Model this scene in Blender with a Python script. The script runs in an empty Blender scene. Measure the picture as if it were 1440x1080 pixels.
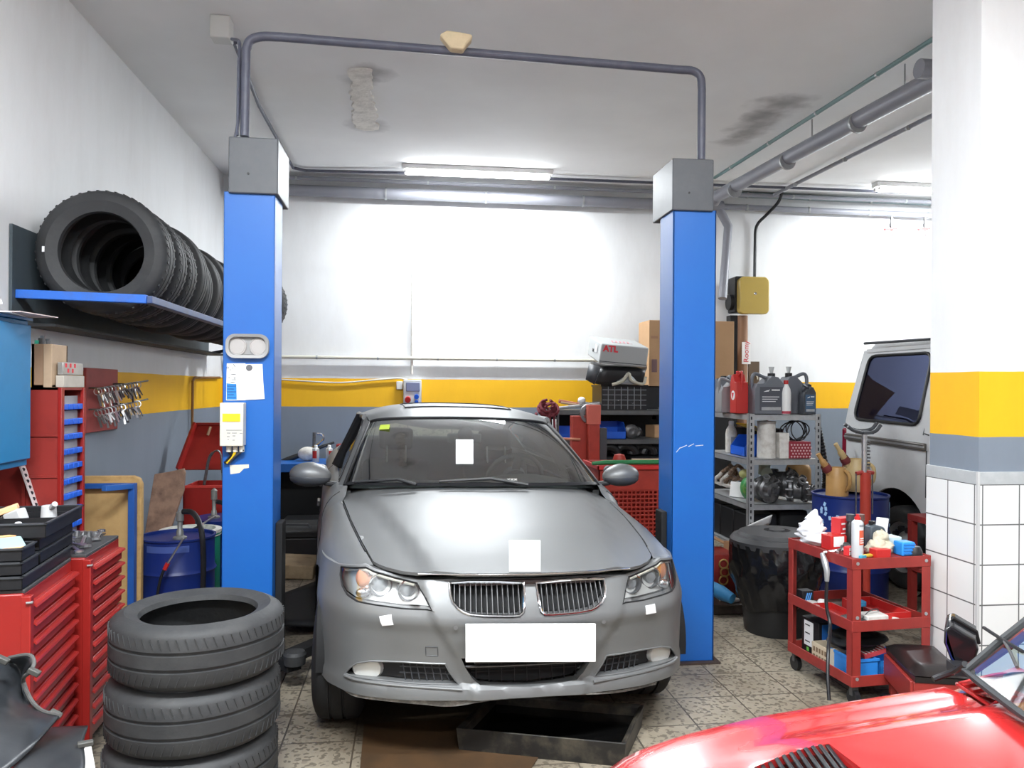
import bpy, bmesh, math, random
from mathutils import Vector, Matrix, Euler
from mathutils.geometry import delaunay_2d_cdt
rnd = random.Random(7)
SC = bpy.context.scene
COL = SC.collection
PI = math.pi

# ------------------------------------------------------------------ camera model
FPX, EYE, YAW, ROLL, HOR = 1120.0, 1.57, math.atan(140/1120.0), 0.0065, 546.0
FW = Vector((math.sin(YAW), math.cos(YAW), 0)); RT = Vector((math.cos(YAW), -math.sin(YAW), 0))

def ray(px, py):
    a = (px-720)/FPX; b = (HOR-py)/FPX
    u = a*math.cos(ROLL)-b*math.sin(ROLL); v = a*math.sin(ROLL)+b*math.cos(ROLL)
    return FW + RT*u + Vector((0, 0, v))

def at(px, py, X=None, Y=None, Z=None):
    """point of the place seen along a sight line, at a known room depth, side or height"""
    d = ray(px, py)
    k = X/d.x if X is not None else Y/d.y if Y is not None else (Z-EYE)/d.z
    return Vector((0, 0, EYE)) + d*k

def project(p):
    p = Vector(p) - Vector((0, 0, EYE)); w = p.dot(FW); u = p.dot(RT)/w; v = p.z/w
    return (720+FPX*(u*math.cos(ROLL)+v*math.sin(ROLL)), HOR-FPX*(-u*math.sin(ROLL)+v*math.cos(ROLL)))

# ------------------------------------------------------------------ materials
def mat(name, col, rough=0.5, metal=0.0, dirt=0.0, dcol=None, scale=6.0, bump=0.0, bscale=60.0, coat=0.0, alpha=None, trans=0.0, spec=0.5, ior=1.45):
    m = bpy.data.materials.new(name); m.use_nodes = True
    nt = m.node_tree; b = nt.nodes['Principled BSDF']
    b.inputs['Base Color'].default_value = (*col, 1); b.inputs['Roughness'].default_value = rough
    b.inputs['Metallic'].default_value = metal; b.inputs['Coat Weight'].default_value = coat
    b.inputs['Specular IOR Level'].default_value = spec; b.inputs['IOR'].default_value = ior
    if trans: b.inputs['Transmission Weight'].default_value = trans
    if coat: b.inputs['Coat Roughness'].default_value = 0.06
    if dirt > 0 or bump > 0:
        tc = nt.nodes.new('ShaderNodeTexCoord')
    if dirt > 0:
        n = nt.nodes.new('ShaderNodeTexNoise'); n.inputs['Scale'].default_value = scale
        n.inputs['Detail'].default_value = 8; n.inputs['Roughness'].default_value = 0.65
        r = nt.nodes.new('ShaderNodeValToRGB')
        r.color_ramp.elements[0].position = 0.45; r.color_ramp.elements[1].position = 0.75
        r.color_ramp.elements[0].color = (0, 0, 0, 1); r.color_ramp.elements[1].color = (dirt, dirt, dirt, 1)
        mx = nt.nodes.new('ShaderNodeMixRGB'); mx.inputs[1].default_value = (*col, 1)
        dc = dcol or tuple(c*0.35 for c in col); mx.inputs[2].default_value = (*dc, 1)
        nt.links.new(tc.outputs['Object'], n.inputs['Vector']); nt.links.new(n.outputs['Fac'], r.inputs[0])
        nt.links.new(r.outputs[0], mx.inputs[0]); nt.links.new(mx.outputs[0], b.inputs['Base Color'])
    if bump > 0:
        n2 = nt.nodes.new('ShaderNodeTexNoise'); n2.inputs['Scale'].default_value = bscale; n2.inputs['Detail'].default_value = 4
        bp = nt.nodes.new('ShaderNodeBump'); bp.inputs['Strength'].default_value = bump; bp.inputs['Distance'].default_value = 0.01
        nt.links.new(tc.outputs['Object'], n2.inputs['Vector']); nt.links.new(n2.outputs['Fac'], bp.inputs['Height'])
        nt.links.new(bp.outputs[0], b.inputs['Normal'])
    return m

def glow(name, col, s):
    m = bpy.data.materials.new(name); m.use_nodes = True; nt = m.node_tree
    nt.nodes.remove(nt.nodes['Principled BSDF'])
    e = nt.nodes.new('ShaderNodeEmission'); e.inputs[0].default_value = (*col, 1); e.inputs[1].default_value = s
    nt.links.new(e.outputs[0], nt.nodes['Material Output'].inputs[0]); return m

def glassy(name, col, refl=0.12, rough=0.02, gcol=(0.9, 0.9, 0.9)):
    """thin clear sheet: mostly see-through with a mirror-like film"""
    m = bpy.data.materials.new(name); m.use_nodes = True; nt = m.node_tree
    nt.nodes.remove(nt.nodes['Principled BSDF'])
    t = nt.nodes.new('ShaderNodeBsdfTransparent'); t.inputs[0].default_value = (*col, 1)
    g = nt.nodes.new('ShaderNodeBsdfGlossy'); g.inputs['Roughness'].default_value = rough; g.inputs[0].default_value = (*gcol, 1)
    f = nt.nodes.new('ShaderNodeLayerWeight'); f.inputs[0].default_value = 0.35
    a = nt.nodes.new('ShaderNodeMath'); a.operation = 'MULTIPLY_ADD'; a.inputs[1].default_value = 0.8; a.inputs[2].default_value = refl
    a.use_clamp = True
    x = nt.nodes.new('ShaderNodeMixShader')
    nt.links.new(f.outputs['Fresnel'], a.inputs[0]); nt.links.new(a.outputs[0], x.inputs[0])
    nt.links.new(t.outputs[0], x.inputs[1]); nt.links.new(g.outputs[0], x.inputs[2])
    nt.links.new(x.outputs[0], nt.nodes['Material Output'].inputs[0]); return m

# ------------------------------------------------------------------ mesh builder
class MB:
    def __init__(s): s.v = []; s.f = []
    def add(s, vs, fs):
        o = len(s.v); s.v += [Vector(p) for p in vs]; s.f += [tuple(i+o for i in f) for f in fs]; return s
    def obox(s, M, sx, sy, sz):
        vs = [M @ Vector((x*sx/2, y*sy/2, z*sz/2)) for z in (-1, 1) for y in (-1, 1) for x in (-1, 1)]
        return s.add(vs, [(0, 2, 3, 1), (4, 5, 7, 6), (0, 1, 5, 4), (2, 6, 7, 3), (0, 4, 6, 2), (1, 3, 7, 5)])
    def box(s, x0, x1, y0, y1, z0, z1):
        return s.obox(Matrix.Translation(((x0+x1)/2, (y0+y1)/2, (z0+z1)/2)), x1-x0, y1-y0, z1-z0)
    def bar(s, a, b, w, h):
        """rectangular bar from a to b, w sideways, h up"""
        a = Vector(a); b = Vector(b); d = (b-a)
        up = Vector((0, 0, 1)) if abs(d.normalized().z) < 0.95 else Vector((0, 1, 0))
        x = d.normalized(); y = up.cross(x).normalized(); z = x.cross(y)
        M = Matrix((x, y, z)).transposed().to_4x4(); M.translation = (a+b)/2
        return s.obox(M, d.length, w, h)
    def tube(s, pts, r, n=8, caps=True):
        pts = [Vector(p) for p in pts]; rs = r if isinstance(r, (list, tuple)) else [r]*len(pts)
        rings = []; t0 = (pts[1]-pts[0]).normalized()
        nr = t0.orthogonal().normalized()
        for i, p in enumerate(pts):
            if i == 0: t = t0
            elif i == len(pts)-1: t = (pts[i]-pts[i-1]).normalized()
            else:
                t = ((pts[i]-pts[i-1]).normalized()+(pts[i+1]-pts[i]).normalized())
                t = t.normalized() if t.length > 1e-6 else t0
            nr = (nr - t*nr.dot(t)); nr = nr.normalized() if nr.length > 1e-6 else t.orthogonal().normalized()
            bi = t.cross(nr)
            rings.append([p+(nr*math.cos(2*PI*k/n)+bi*math.sin(2*PI*k/n))*rs[i] for k in range(n)])
        vs = [q for g in rings for q in g]
        fs = [(i*n+k, i*n+(k+1) % n, (i+1)*n+(k+1) % n, (i+1)*n+k) for i in range(len(pts)-1) for k in range(n)]
        if caps: fs += [tuple(reversed(range(n))), tuple((len(pts)-1)*n+k for k in range(n))]
        return s.add(vs, fs)
    def cyl(s, a, b, r, r2=None, n=16): return s.tube([a, b], [r, r if r2 is None else r2], n)
    def lathe(s, prof, n=32, M=None, closed=False, a0=0.0, a1=2*PI):
        """prof: (r, z) pairs turned about local z"""
        M = M or Matrix(); full = abs(a1-a0-2*PI) < 1e-6; m = n if full else n+1
        vs = [M @ Vector((r*math.cos(a0+(a1-a0)*k/n), r*math.sin(a0+(a1-a0)*k/n), z)) for r, z in prof for k in range(m)]
        L = len(prof); fs = []
        for i in range(L if closed else L-1):
            j = (i+1) % L
            for k in range(n):
                k2 = (k+1) % m
                fs.append((i*m+k, i*m+k2, j*m+k2, j*m+k))
        return s.add(vs, fs)
    def prism(s, poly, h, M=None):
        """2D outline (counter-clockwise) in local xy, extruded h along local z"""
        M = M or Matrix(); n = len(poly)
        vs = [M @ Vector((x, y, 0)) for x, y in poly]+[M @ Vector((x, y, h)) for x, y in poly]
        fs = [tuple(reversed(range(n))), tuple(range(n, 2*n))]+[(i, (i+1) % n, (i+1) % n+n, i+n) for i in range(n)]
        return s.add(vs, fs)
    def ell(s, c, rx, ry, rz, n=16, m=10, M=None):
        M = M or Matrix(); c = Vector(c)
        vs = [c + M @ Vector((rx*math.sin(PI*i/m)*math.cos(2*PI*k/n), ry*math.sin(PI*i/m)*math.sin(2*PI*k/n), rz*math.cos(PI*i/m))) for i in range(m+1) for k in range(n)]
        fs = [(i*n+k, (i+1)*n+k, (i+1)*n+(k+1) % n, i*n+(k+1) % n) for i in range(m) for k in range(n)]
        return s.add(vs, fs)
    def grid(s, rows, closeu=False):
        """rows of points -> quad sheet"""
        n = len(rows[0]); vs = [p for r in rows for p in r]; m = n if closeu else n-1
        fs = [(i*n+k, i*n+(k+1) % n, (i+1)*n+(k+1) % n, (i+1)*n+k) for i in range(len(rows)-1) for k in range(m)]
        return s.add(vs, fs)
    def build(s, name, m, parent=None, world=False, bevel=0.0, seg=2, smooth=35, solid=0.0, subd=0, weld=False):
        me = bpy.data.meshes.new(name)
        vs = s.v
        if world and parent is not None:
            inv = mat_of(parent).inverted(); vs = [inv @ p for p in vs]
        me.from_pydata([tuple(p) for p in vs], [], s.f); me.update()
        bm = bmesh.new(); bm.from_mesh(me)
        if weld: bmesh.ops.remove_doubles(bm, verts=bm.verts, dist=1e-5)
        bmesh.ops.dissolve_degenerate(bm, edges=bm.edges, dist=1e-7)
        bmesh.ops.recalc_face_normals(bm, faces=bm.faces); bm.to_mesh(me); bm.free()
        me.materials.append(m)
        if smooth:
            me.shade_smooth(); me.set_sharp_from_angle(angle=math.radians(smooth))
        o = bpy.data.objects.new(name, me); COL.objects.link(o)
        if parent is not None: o.parent = parent
        if solid:
            md = o.modifiers.new('thickness', 'SOLIDIFY'); md.thickness = abs(solid); md.offset = -1 if solid > 0 else 1
        if subd:
            md = o.modifiers.new('rounding', 'SUBSURF'); md.levels = subd; md.render_levels = subd
        if bevel:
            md = o.modifiers.new('edge', 'BEVEL'); md.width = bevel; md.segments = seg; md.limit_method = 'ANGLE'; md.angle_limit = math.radians(40)
        return o

def mat_of(o):
    M = o.matrix_basis.copy()
    while o.parent: o = o.parent; M = o.matrix_basis @ M
    return M

def tag(o, label, cat, group=None, kind=None):
    o['label'] = label; o['category'] = cat
    if group: o['group'] = group
    if kind: o['kind'] = kind
    return o

def thing(name, label, cat, loc=(0, 0, 0), rz=0.0, group=None, rot=None):
    o = bpy.data.objects.new(name, None); COL.objects.link(o); o.empty_display_size = 0.1
    o.location = loc; o.rotation_euler = rot or (0, 0, rz)
    return tag(o, label, cat, group)

def struct(o): o['kind'] = 'structure'; return o

def dup(root, loc=None, rot=None, label=None):
    def rec(o, par):
        c = o.copy(); COL.objects.link(c); c.parent = par
        for ch in list(o.children): rec(ch, c)
        return c
    c = rec(root, None)
    if loc is not None: c.location = loc
    if rot is not None: c.rotation_euler = rot
    if label: c['label'] = label
    return c

def text(name, body, size, m, parent, M, world=False, extrude=0.0006, align='LEFT', bold=0.0):
    cu = bpy.data.curves.new(name, 'FONT'); cu.body = body; cu.size = size; cu.extrude = extrude; cu.align_x = align; cu.align_y = 'CENTER'; cu.offset = bold
    cu.materials.append(m); tmp = bpy.data.objects.new(name+'_curve', cu); COL.objects.link(tmp)
    bpy.context.view_layer.update(); me = bpy.data.meshes.new_from_object(tmp.evaluated_get(bpy.context.evaluated_depsgraph_get()))
    bpy.data.objects.remove(tmp); bpy.data.curves.remove(cu); o = bpy.data.objects.new(name, me); COL.objects.link(o)
    if parent is not None:
        o.parent = parent
        if world: M = mat_of(parent).inverted() @ M
    o.matrix_basis = M; return o

def frame(o, x, y):
    """matrix with local x, y directions and origin"""
    x = Vector(x).normalized(); z = x.cross(Vector(y)).normalized(); y = z.cross(x)
    M = Matrix((x, y, z)).transposed().to_4x4(); M.translation = Vector(o); return M
def T(x, y, z): return Matrix.Translation((x, y, z))
def RZ(a): return Matrix.Rotation(a, 4, 'Z')
def RX(a): return Matrix.Rotation(a, 4, 'X')
def RY(a): return Matrix.Rotation(a, 4, 'Y')
AXY = RX(-PI/2)          # local z -> world +y
AXX = RY(PI/2)           # local z -> world +x

def cr(pts, n):
    """smooth curve through points, n steps per span"""
    P = [Vector(p) for p in pts]; P = [P[0]*2-P[1]]+P+[P[-1]*2-P[-2]]; out = []
    for i in range(1, len(P)-2):
        a, b, c, d = P[i-1:i+3]
        for k in range(n):
            t = k/n
            out.append(0.5*((2*b)+(c-a)*t+(2*a-5*b+4*c-d)*t*t+(3*b-a-3*c+d)*t**3))
    out.append(P[-2]); return out

def patch(ctrl, nu=6, nv=6):
    """smooth sheet through a grid of control points"""
    rows = [cr(r, nu) for r in ctrl]; cols = [cr([r[k] for r in rows], nv) for k in range(len(rows[0]))]
    return [[c[i] for c in cols] for i in range(len(cols[0]))]

def rrect(w, h, r, n=4, cx=0, cy=0):
    out = []
    for (sx, sy, a) in ((1, 1, 0), (-1, 1, PI/2), (-1, -1, PI), (1, -1, 1.5*PI)):
        for k in range(n+1):
            t = a+PI/2*k/n
            out.append((cx+sx*(w/2-r)+r*math.cos(t), cy+sy*(h/2-r)+r*math.sin(t)))
    return out

def inpoly(p, poly):
    x, y = p; c = False; j = len(poly)-1
    for i in range(len(poly)):
        xi, yi = poly[i]; xj, yj = poly[j]
        if (yi > y) != (yj > y) and x < (xj-xi)*(y-yi)/(yj-yi)+xi: c = not c
        j = i
    return c

def densify(poly, step):
    out = []
    for i in range(len(poly)):
        a = Vector(poly[i]); b = Vector(poly[(i+1) % len(poly)]); n = max(1, int((b-a).length/step))
        out += [tuple(a+(b-a)*k/n) for k in range(n)]
    return out

def sheet(poly, holes, surf, step=0.02, rim=None):
    """curved panel: 2D outline with holes laid on surf(u, v); rim = vector the edges are drawn back along"""
    poly = densify(poly, step); holes = [densify(h, step) for h in holes]
    vs = []; es = []
    for loop in [poly]+holes:
        o = len(vs); vs += [Vector(p) for p in loop]; es += [(o+i, o+(i+1) % len(loop)) for i in range(len(loop))]
    x0 = min(p[0] for p in poly); x1 = max(p[0] for p in poly); y0 = min(p[1] for p in poly); y1 = max(p[1] for p in poly)
    nb = len(vs); y = y0+step/2
    while y < y1:
        x = x0+step/2
        while x < x1:
            if inpoly((x, y), poly) and not any(inpoly((x, y), h) for h in holes):
                if min((Vector((x, y))-q).length_squared for q in vs[:nb]) > (0.45*step)**2: vs.append(Vector((x, y)))
            x += step
        y += step
    V, E, F, *_ = delaunay_2d_cdt(vs, es, [], 0, 1e-6)
    keep = []
    for f in F:
        c = sum((V[i] for i in f), Vector((0, 0)))/len(f)
        if inpoly(c, poly) and not any(inpoly(c, h) for h in holes): keep.append(tuple(f))
    mb = MB(); mb.add([surf(p[0], p[1]) for p in V], keep)
    if rim is not None:
        for loop in [poly]+holes:
            a = [surf(*p) for p in loop]; n = len(a)
            mb.add(a+[p+Vector(rim) for p in a], [(i, (i+1) % n, (i+1) % n+n, i+n) for i in range(n)])
    return mb
# ------------------------------------------------------------------ palette
M_BLUE = mat('lift_blue', (0.012, 0.115, 0.42), 0.38, dirt=0.25, dcol=(0.012, 0.07, 0.38), scale=3, coat=0.1)
M_GREYBOX = mat('motor_cover_grey', (0.075, 0.08, 0.09), 0.45, dirt=0.4, dcol=(0.12, 0.12, 0.13), scale=8)
M_PIPE = mat('grey_plastic_pipe', (0.25, 0.255, 0.29), 0.4, dirt=0.3, dcol=(0.3, 0.3, 0.32), scale=9)
M_DPIPE = mat('dark_conduit', (0.085, 0.09, 0.125), 0.42, dirt=0.3, dcol=(0.2, 0.2, 0.23), scale=12)
M_GALV = mat('galvanised_steel', (0.42, 0.43, 0.44), 0.4, 0.5, dirt=0.5, dcol=(0.2, 0.2, 0.2), scale=14)
M_STEEL = mat('bright_steel', (0.62, 0.62, 0.63), 0.28, 0.95, dirt=0.4, dcol=(0.3, 0.28, 0.26), scale=25)
M_DSTEEL = mat('oily_steel', (0.16, 0.16, 0.165), 0.4, 0.75, dirt=0.7, dcol=(0.035, 0.03, 0.025), scale=22)
M_CHROME = mat('chrome', (0.8, 0.8, 0.82), 0.08, 1.0)
M_BLACK = mat('black_plastic', (0.012, 0.012, 0.014), 0.42)
M_BLACKM = mat('matt_black', (0.008, 0.008, 0.009), 0.75)
M_DGREY = mat('dark_grey_plastic', (0.045, 0.048, 0.055), 0.45, dirt=0.3, dcol=(0.1, 0.1, 0.1))
M_RUB = mat('tyre_rubber', (0.03, 0.031, 0.033), 0.62, dirt=0.6, dcol=(0.06, 0.06, 0.06), scale=7, bump=0.1)
M_RED = mat('tool_red', (0.29, 0.014, 0.011), 0.38, dirt=0.35, dcol=(0.22, 0.012, 0.01), scale=7, coat=0.15)
M_RED2 = mat('worn_red_metal', (0.29, 0.03, 0.024), 0.48, dirt=0.55, dcol=(0.16, 0.02, 0.018), scale=12)
M_REDP = mat('bright_red_plastic', (0.5, 0.022, 0.02), 0.4)
M_ORED = mat('orange_red_steel', (0.34, 0.03, 0.017), 0.5, dirt=0.4, scale=10)
M_TEAL = mat('cabinet_teal_blue', (0.015, 0.19, 0.42), 0.45, dirt=0.2)
M_BINB = mat('blue_plastic', (0.012, 0.11, 0.62), 0.4)
M_DRUM = mat('drum_blue', (0.006, 0.021, 0.15), 0.4, dirt=0.4, dcol=(0.02, 0.03, 0.12), scale=9)
M_GREEN = mat('drum_green', (0.012, 0.2, 0.13), 0.45, dirt=0.3)
M_WHITE = mat('white_plastic', (0.78, 0.78, 0.77), 0.45)
M_DWHITE = mat('grimy_white', (0.66, 0.64, 0.6), 0.6, dirt=0.6, dcol=(0.3, 0.25, 0.2), scale=18)
M_PAPER = mat('paper_white', (0.86, 0.86, 0.86), 0.8)
M_CREAM = mat('cream_plastic', (0.62, 0.6, 0.52), 0.5)
M_YEL = mat('yellow_print', (0.85, 0.55, 0.02), 0.5)
M_CARD = mat('cardboard', (0.46, 0.28, 0.15), 0.8, dirt=0.35, dcol=(0.36, 0.21, 0.1), scale=5)
M_OSB = mat('chipboard', (0.52, 0.33, 0.13), 0.75, dirt=0.7, dcol=(0.3, 0.17, 0.06), scale=16)
M_PLANK = mat('old_brown_board', (0.27, 0.16, 0.11), 0.75, dirt=0.9, dcol=(0.07, 0.035, 0.025), scale=8, bump=0.4, bscale=20)
M_WOOD = mat('raw_wood', (0.38, 0.24, 0.15), 0.7, dirt=0.5, dcol=(0.3, 0.18, 0.1), scale=9)
M_JUG = mat('oil_stained_jug', (0.42, 0.24, 0.085), 0.42, dirt=0.6, dcol=(0.24, 0.12, 0.04), scale=7)
M_JUG2 = mat('pale_oil_jug', (0.5, 0.37, 0.18), 0.42, dirt=0.5, dcol=(0.3, 0.2, 0.08), scale=7)
M_GOLD = mat('golden_smoked_lid', (0.46, 0.33, 0.08), 0.25, coat=0.5)
M_TRIMG = mat('trim_grey_inked', (0.25, 0.26, 0.28), 0.5)
M_INK = mat('black_ink', (0.02, 0.02, 0.025), 0.7)
M_INKR = mat('red_ink', (0.65, 0.03, 0.05), 0.6)
M_INKB = mat('blue_ink', (0.02, 0.2, 0.6), 0.6)
M_BAG = mat('bin_liner', (0.008, 0.008, 0.009), 0.16)
M_VAN = mat('van_silver', (0.62, 0.63, 0.64), 0.4, 0.0, dirt=0.2, scale=3)
M_TUBE = glow('lit_tube', (0.95, 0.98, 1.0), 30.0)

# ------------------------------------------------------------------ room
LX, BY, CZ, RX1, FY = -2.06, 9.0, 3.88, 6.6, -3.2

def wall_mat():
    m = mat('painted_wall', (0.8, 0.8, 0.8), 0.6); nt = m.node_tree; b = nt.nodes['Principled BSDF']; N = nt.nodes; L = nt.links
    g = N.new('ShaderNodeNewGeometry'); sp = N.new('ShaderNodeSeparateXYZ'); L.new(g.outputs['Position'], sp.inputs[0])
    wob = N.new('ShaderNodeTexNoise'); wob.inputs['Scale'].default_value = 2.5; L.new(g.outputs['Position'], wob.inputs['Vector'])
    ad = N.new('ShaderNodeMath'); ad.operation = 'MULTIPLY_ADD'; ad.inputs[1].default_value = 0.012; L.new(wob.outputs['Fac'], ad.inputs[0]); L.new(sp.outputs['Z'], ad.inputs[2])
    dv = N.new('ShaderNodeMath'); dv.operation = 'DIVIDE'; dv.inputs[1].default_value = 4.0; L.new(ad.outputs[0], dv.inputs[0])
    r = N.new('ShaderNodeValToRGB'); r.color_ramp.interpolation = 'CONSTANT'; e = r.color_ramp.elements
    e[0].position = 0; e[0].color = (0.2, 0.235, 0.285, 1)
    e[1].position = 1.354/4; e[1].color = (0.84, 0.46, 0.008, 1)
    k = e.new(1.663/4); k.color = (0.8, 0.81, 0.82, 1)
    L.new(dv.outputs[0], r.inputs[0])
    n = N.new('ShaderNodeTexNoise'); n.inputs['Scale'].default_value = 1.7; n.inputs['Detail'].default_value = 9; n.inputs['Roughness'].default_value = 0.7
    mp = N.new('ShaderNodeMapping'); mp.inputs['Scale'].default_value = (1.6, 1.6, 0.5); L.new(g.outputs['Position'], mp.inputs[0]); L.new(mp.outputs[0], n.inputs['Vector'])
    r2 = N.new('ShaderNodeValToRGB'); r2.color_ramp.elements[0].position = 0.42; r2.color_ramp.elements[0].color = (1, 1, 1, 1)
    r2.color_ramp.elements[1].position = 0.8; r2.color_ramp.elements[1].color = (0.9, 0.89, 0.88, 1); L.new(n.outputs['Fac'], r2.inputs[0])
    mx = N.new('ShaderNodeMixRGB'); mx.blend_type = 'MULTIPLY'; mx.inputs[0].default_value = 1; L.new(r.outputs[0], mx.inputs[1]); L.new(r2.outputs[0], mx.inputs[2])
    L.new(mx.outputs[0], b.inputs['Base Color'])
    bn = N.new('ShaderNodeBump'); bn.inputs['Strength'].default_value = 0.12; n3 = N.new('ShaderNodeTexNoise'); n3.inputs['Scale'].default_value = 14
    L.new(g.outputs['Position'], n3.inputs['Vector']); L.new(n3.outputs['Fac'], bn.inputs['Height']); L.new(bn.outputs[0], b.inputs['Normal'])
    return m
M_WALL = wall_mat()

def floor_mat():
    m = mat('terrazzo_tiles', (0.4, 0.36, 0.28), 0.5); nt = m.node_tree; b = nt.nodes['Principled BSDF']; N = nt.nodes; L = nt.links
    g = N.new('ShaderNodeNewGeometry')
    mp = N.new('ShaderNodeMapping'); mp.inputs['Location'].default_value = (-0.07, -0.13, 0); L.new(g.outputs['Position'], mp.inputs[0])
    br = N.new('ShaderNodeTexBrick'); br.offset = 0; br.inputs['Scale'].default_value = 1; br.inputs['Brick Width'].default_value = 0.315
    br.inputs['Row Height'].default_value = 0.315; br.inputs['Mortar Size'].default_value = 0.0045; br.inputs['Mortar Smooth'].default_value = 0.3
    br.inputs['Color1'].default_value = (0.31, 0.27, 0.205, 1); br.inputs['Color2'].default_value = (0.255, 0.22, 0.165, 1); br.inputs['Mortar'].default_value = (0.06, 0.05, 0.04, 1)
    L.new(mp.outputs[0], br.inputs['Vector'])
    vo = N.new('ShaderNodeTexVoronoi'); vo.inputs['Scale'].default_value = 62; L.new(g.outputs['Position'], vo.inputs['Vector'])
    sx = N.new('ShaderNodeSeparateColor'); L.new(vo.outputs['Color'], sx.inputs[0])
    rc = N.new('ShaderNodeValToRGB'); rc.color_ramp.elements[0].position = 0.70; rc.color_ramp.elements[0].color = (0, 0, 0, 1); rc.color_ramp.elements[1].position = 0.78; rc.color_ramp.elements[1].color = (0.75, 0.75, 0.75, 1)
    L.new(sx.outputs[0], rc.inputs[0])
    m1 = N.new('ShaderNodeMixRGB'); m1.inputs[2].default_value = (0.1, 0.085, 0.065, 1); L.new(rc.outputs[0], m1.inputs[0]); L.new(br.outputs[0], m1.inputs[1])
    n = N.new('ShaderNodeTexNoise'); n.inputs['Scale'].default_value = 1.3; n.inputs['Detail'].default_value = 10; n.inputs['Roughness'].default_value = 0.72; L.new(g.outputs['Position'], n.inputs['Vector'])
    r2 = N.new('ShaderNodeValToRGB'); r2.color_ramp.elements[0].position = 0.5; r2.color_ramp.elements[0].color = (0, 0, 0, 1); r2.color_ramp.elements[1].position = 0.8; r2.color_ramp.elements[1].color = (0.75, 0.75, 0.75, 1)
    L.new(n.outputs['Fac'], r2.inputs[0])
    m2 = N.new('ShaderNodeMixRGB'); m2.inputs[2].default_value = (0.13, 0.095, 0.06, 1); L.new(r2.outputs[0], m2.inputs[0]); L.new(m1.outputs[0], m2.inputs[1])
    # one dark oil stain under the nose of the silver car
    vd = N.new('ShaderNodeVectorMath'); vd.operation = 'DISTANCE'; vd.inputs[1].default_value = (0.25, 3.9, 0); L.new(g.outputs['Position'], vd.inputs[0])
    r3 = N.new('ShaderNodeValToRGB'); r3.color_ramp.elements[0].position = 0.45; r3.color_ramp.elements[0].color = (0.9, 0.9, 0.9, 1); r3.color_ramp.elements[1].position = 0.85; r3.color_ramp.elements[1].color = (0, 0, 0, 1)
    ad = N.new('ShaderNodeMath'); ad.operation = 'MULTIPLY_ADD'; ad.inputs[1].default_value = 0.5; L.new(n.outputs['Fac'], ad.inputs[0]); L.new(vd.outputs['Value'], ad.inputs[2])
    sb = N.new('ShaderNodeMath'); sb.operation = 'SUBTRACT'; sb.inputs[1].default_value = 0.25; L.new(ad.outputs[0], sb.inputs[0]); L.new(sb.outputs[0], r3.inputs[0])
    m3 = N.new('ShaderNodeMixRGB'); m3.inputs[2].default_value = (0.045, 0.028, 0.015, 1); L.new(r3.outputs[0], m3.inputs[0]); L.new(m2.outputs[0], m3.inputs[1])
    L.new(m3.outputs[0], b.inputs['Base Color'])
    return m

def ceil_mat():
    m = mat('ceiling_plaster', (0.66, 0.66, 0.66), 0.75); nt = m.node_tree; b = nt.nodes['Principled BSDF']; N = nt.nodes; L = nt.links
    g = N.new('ShaderNodeNewGeometry'); n = N.new('ShaderNodeTexNoise'); n.inputs['Scale'].default_value = 0.9; n.inputs['Detail'].default_value = 8; L.new(g.outputs['Position'], n.inputs['Vector'])
    r = N.new('ShaderNodeValToRGB'); r.color_ramp.elements[0].position = 0.35; r.color_ramp.elements[0].color = (0.8, 0.8, 0.8, 1); r.color_ramp.elements[1].position = 0.75; r.color_ramp.elements[1].color = (0.7, 0.69, 0.69, 1)
    L.new(n.outputs['Fac'], r.inputs[0]); cur = r.outputs[0]
    n2 = N.new('ShaderNodeTexNoise'); n2.inputs['Scale'].default_value = 5; n2.inputs['Detail'].default_value = 8; L.new(g.outputs['Position'], n2.inputs['Vector'])
    def stain(c, rad, col, sx=1.0, sy=1.0, amt=0.8):
        nonlocal cur
        mp = N.new('ShaderNodeMapping'); mp.vector_type = 'POINT'; mp.inputs['Location'].default_value = (-c[0]*sx, -c[1]*sy, 0); mp.inputs['Scale'].default_value = (sx, sy, 0); L.new(g.outputs['Position'], mp.inputs[0])
        le = N.new('ShaderNodeVectorMath'); le.operation = 'LENGTH'; L.new(mp.outputs[0], le.inputs[0])
        ad = N.new('ShaderNodeMath'); ad.operation = 'MULTIPLY_ADD'; ad.inputs[1].default_value = rad*1.6; L.new(n2.outputs['Fac'], ad.inputs[0]); L.new(le.outputs['Value'], ad.inputs[2])
        rr = N.new('ShaderNodeMapRange'); rr.inputs['From Min'].default_value = rad*1.1; rr.inputs['From Max'].default_value = rad*1.9; rr.inputs['To Min'].default_value = amt; rr.inputs['To Max'].default_value = 0; L.new(ad.outputs[0], rr.inputs['Value'])
        mx = N.new('ShaderNodeMixRGB'); mx.inputs[2].default_value = (*col, 1); L.new(rr.outputs[0], mx.inputs[0]); L.new(cur, mx.inputs[1]); cur = mx.outputs[0]
    for (px, py, rad, sx, sy, amt) in ((1108, 142, 0.2, 1, 1, 0.5), (1092, 151, 0.24, 1, 1, 0.45), (1075, 164, 0.22, 1, 1, 0.6), (1060, 176, 0.24, 1, 1, 0.4), (1048, 187, 0.22, 1, 1, 0.6), (1032, 198, 0.2, 1, 1, 0.5), (528, 103, 0.2, 1.6, 1, 0.6), (508, 112, 0.15, 1, 1, 0.7), (520, 178, 0.2, 1, 1, 0.5)):
        p = at(px, py, Z=CZ); stain(p, rad, (0.16, 0.15, 0.15), sx, sy, amt)
    p = at(440, 125, Z=CZ); stain(p, 0.45, (0.74, 0.73, 0.71), 0.8, 1, 0.7)
    p = at(430, 152, Z=CZ); stain(p, 0.4, (0.73, 0.73, 0.72), 0.7, 1.4, 0.6)
    L.new(cur, b.inputs['Base Color']); return m

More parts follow.
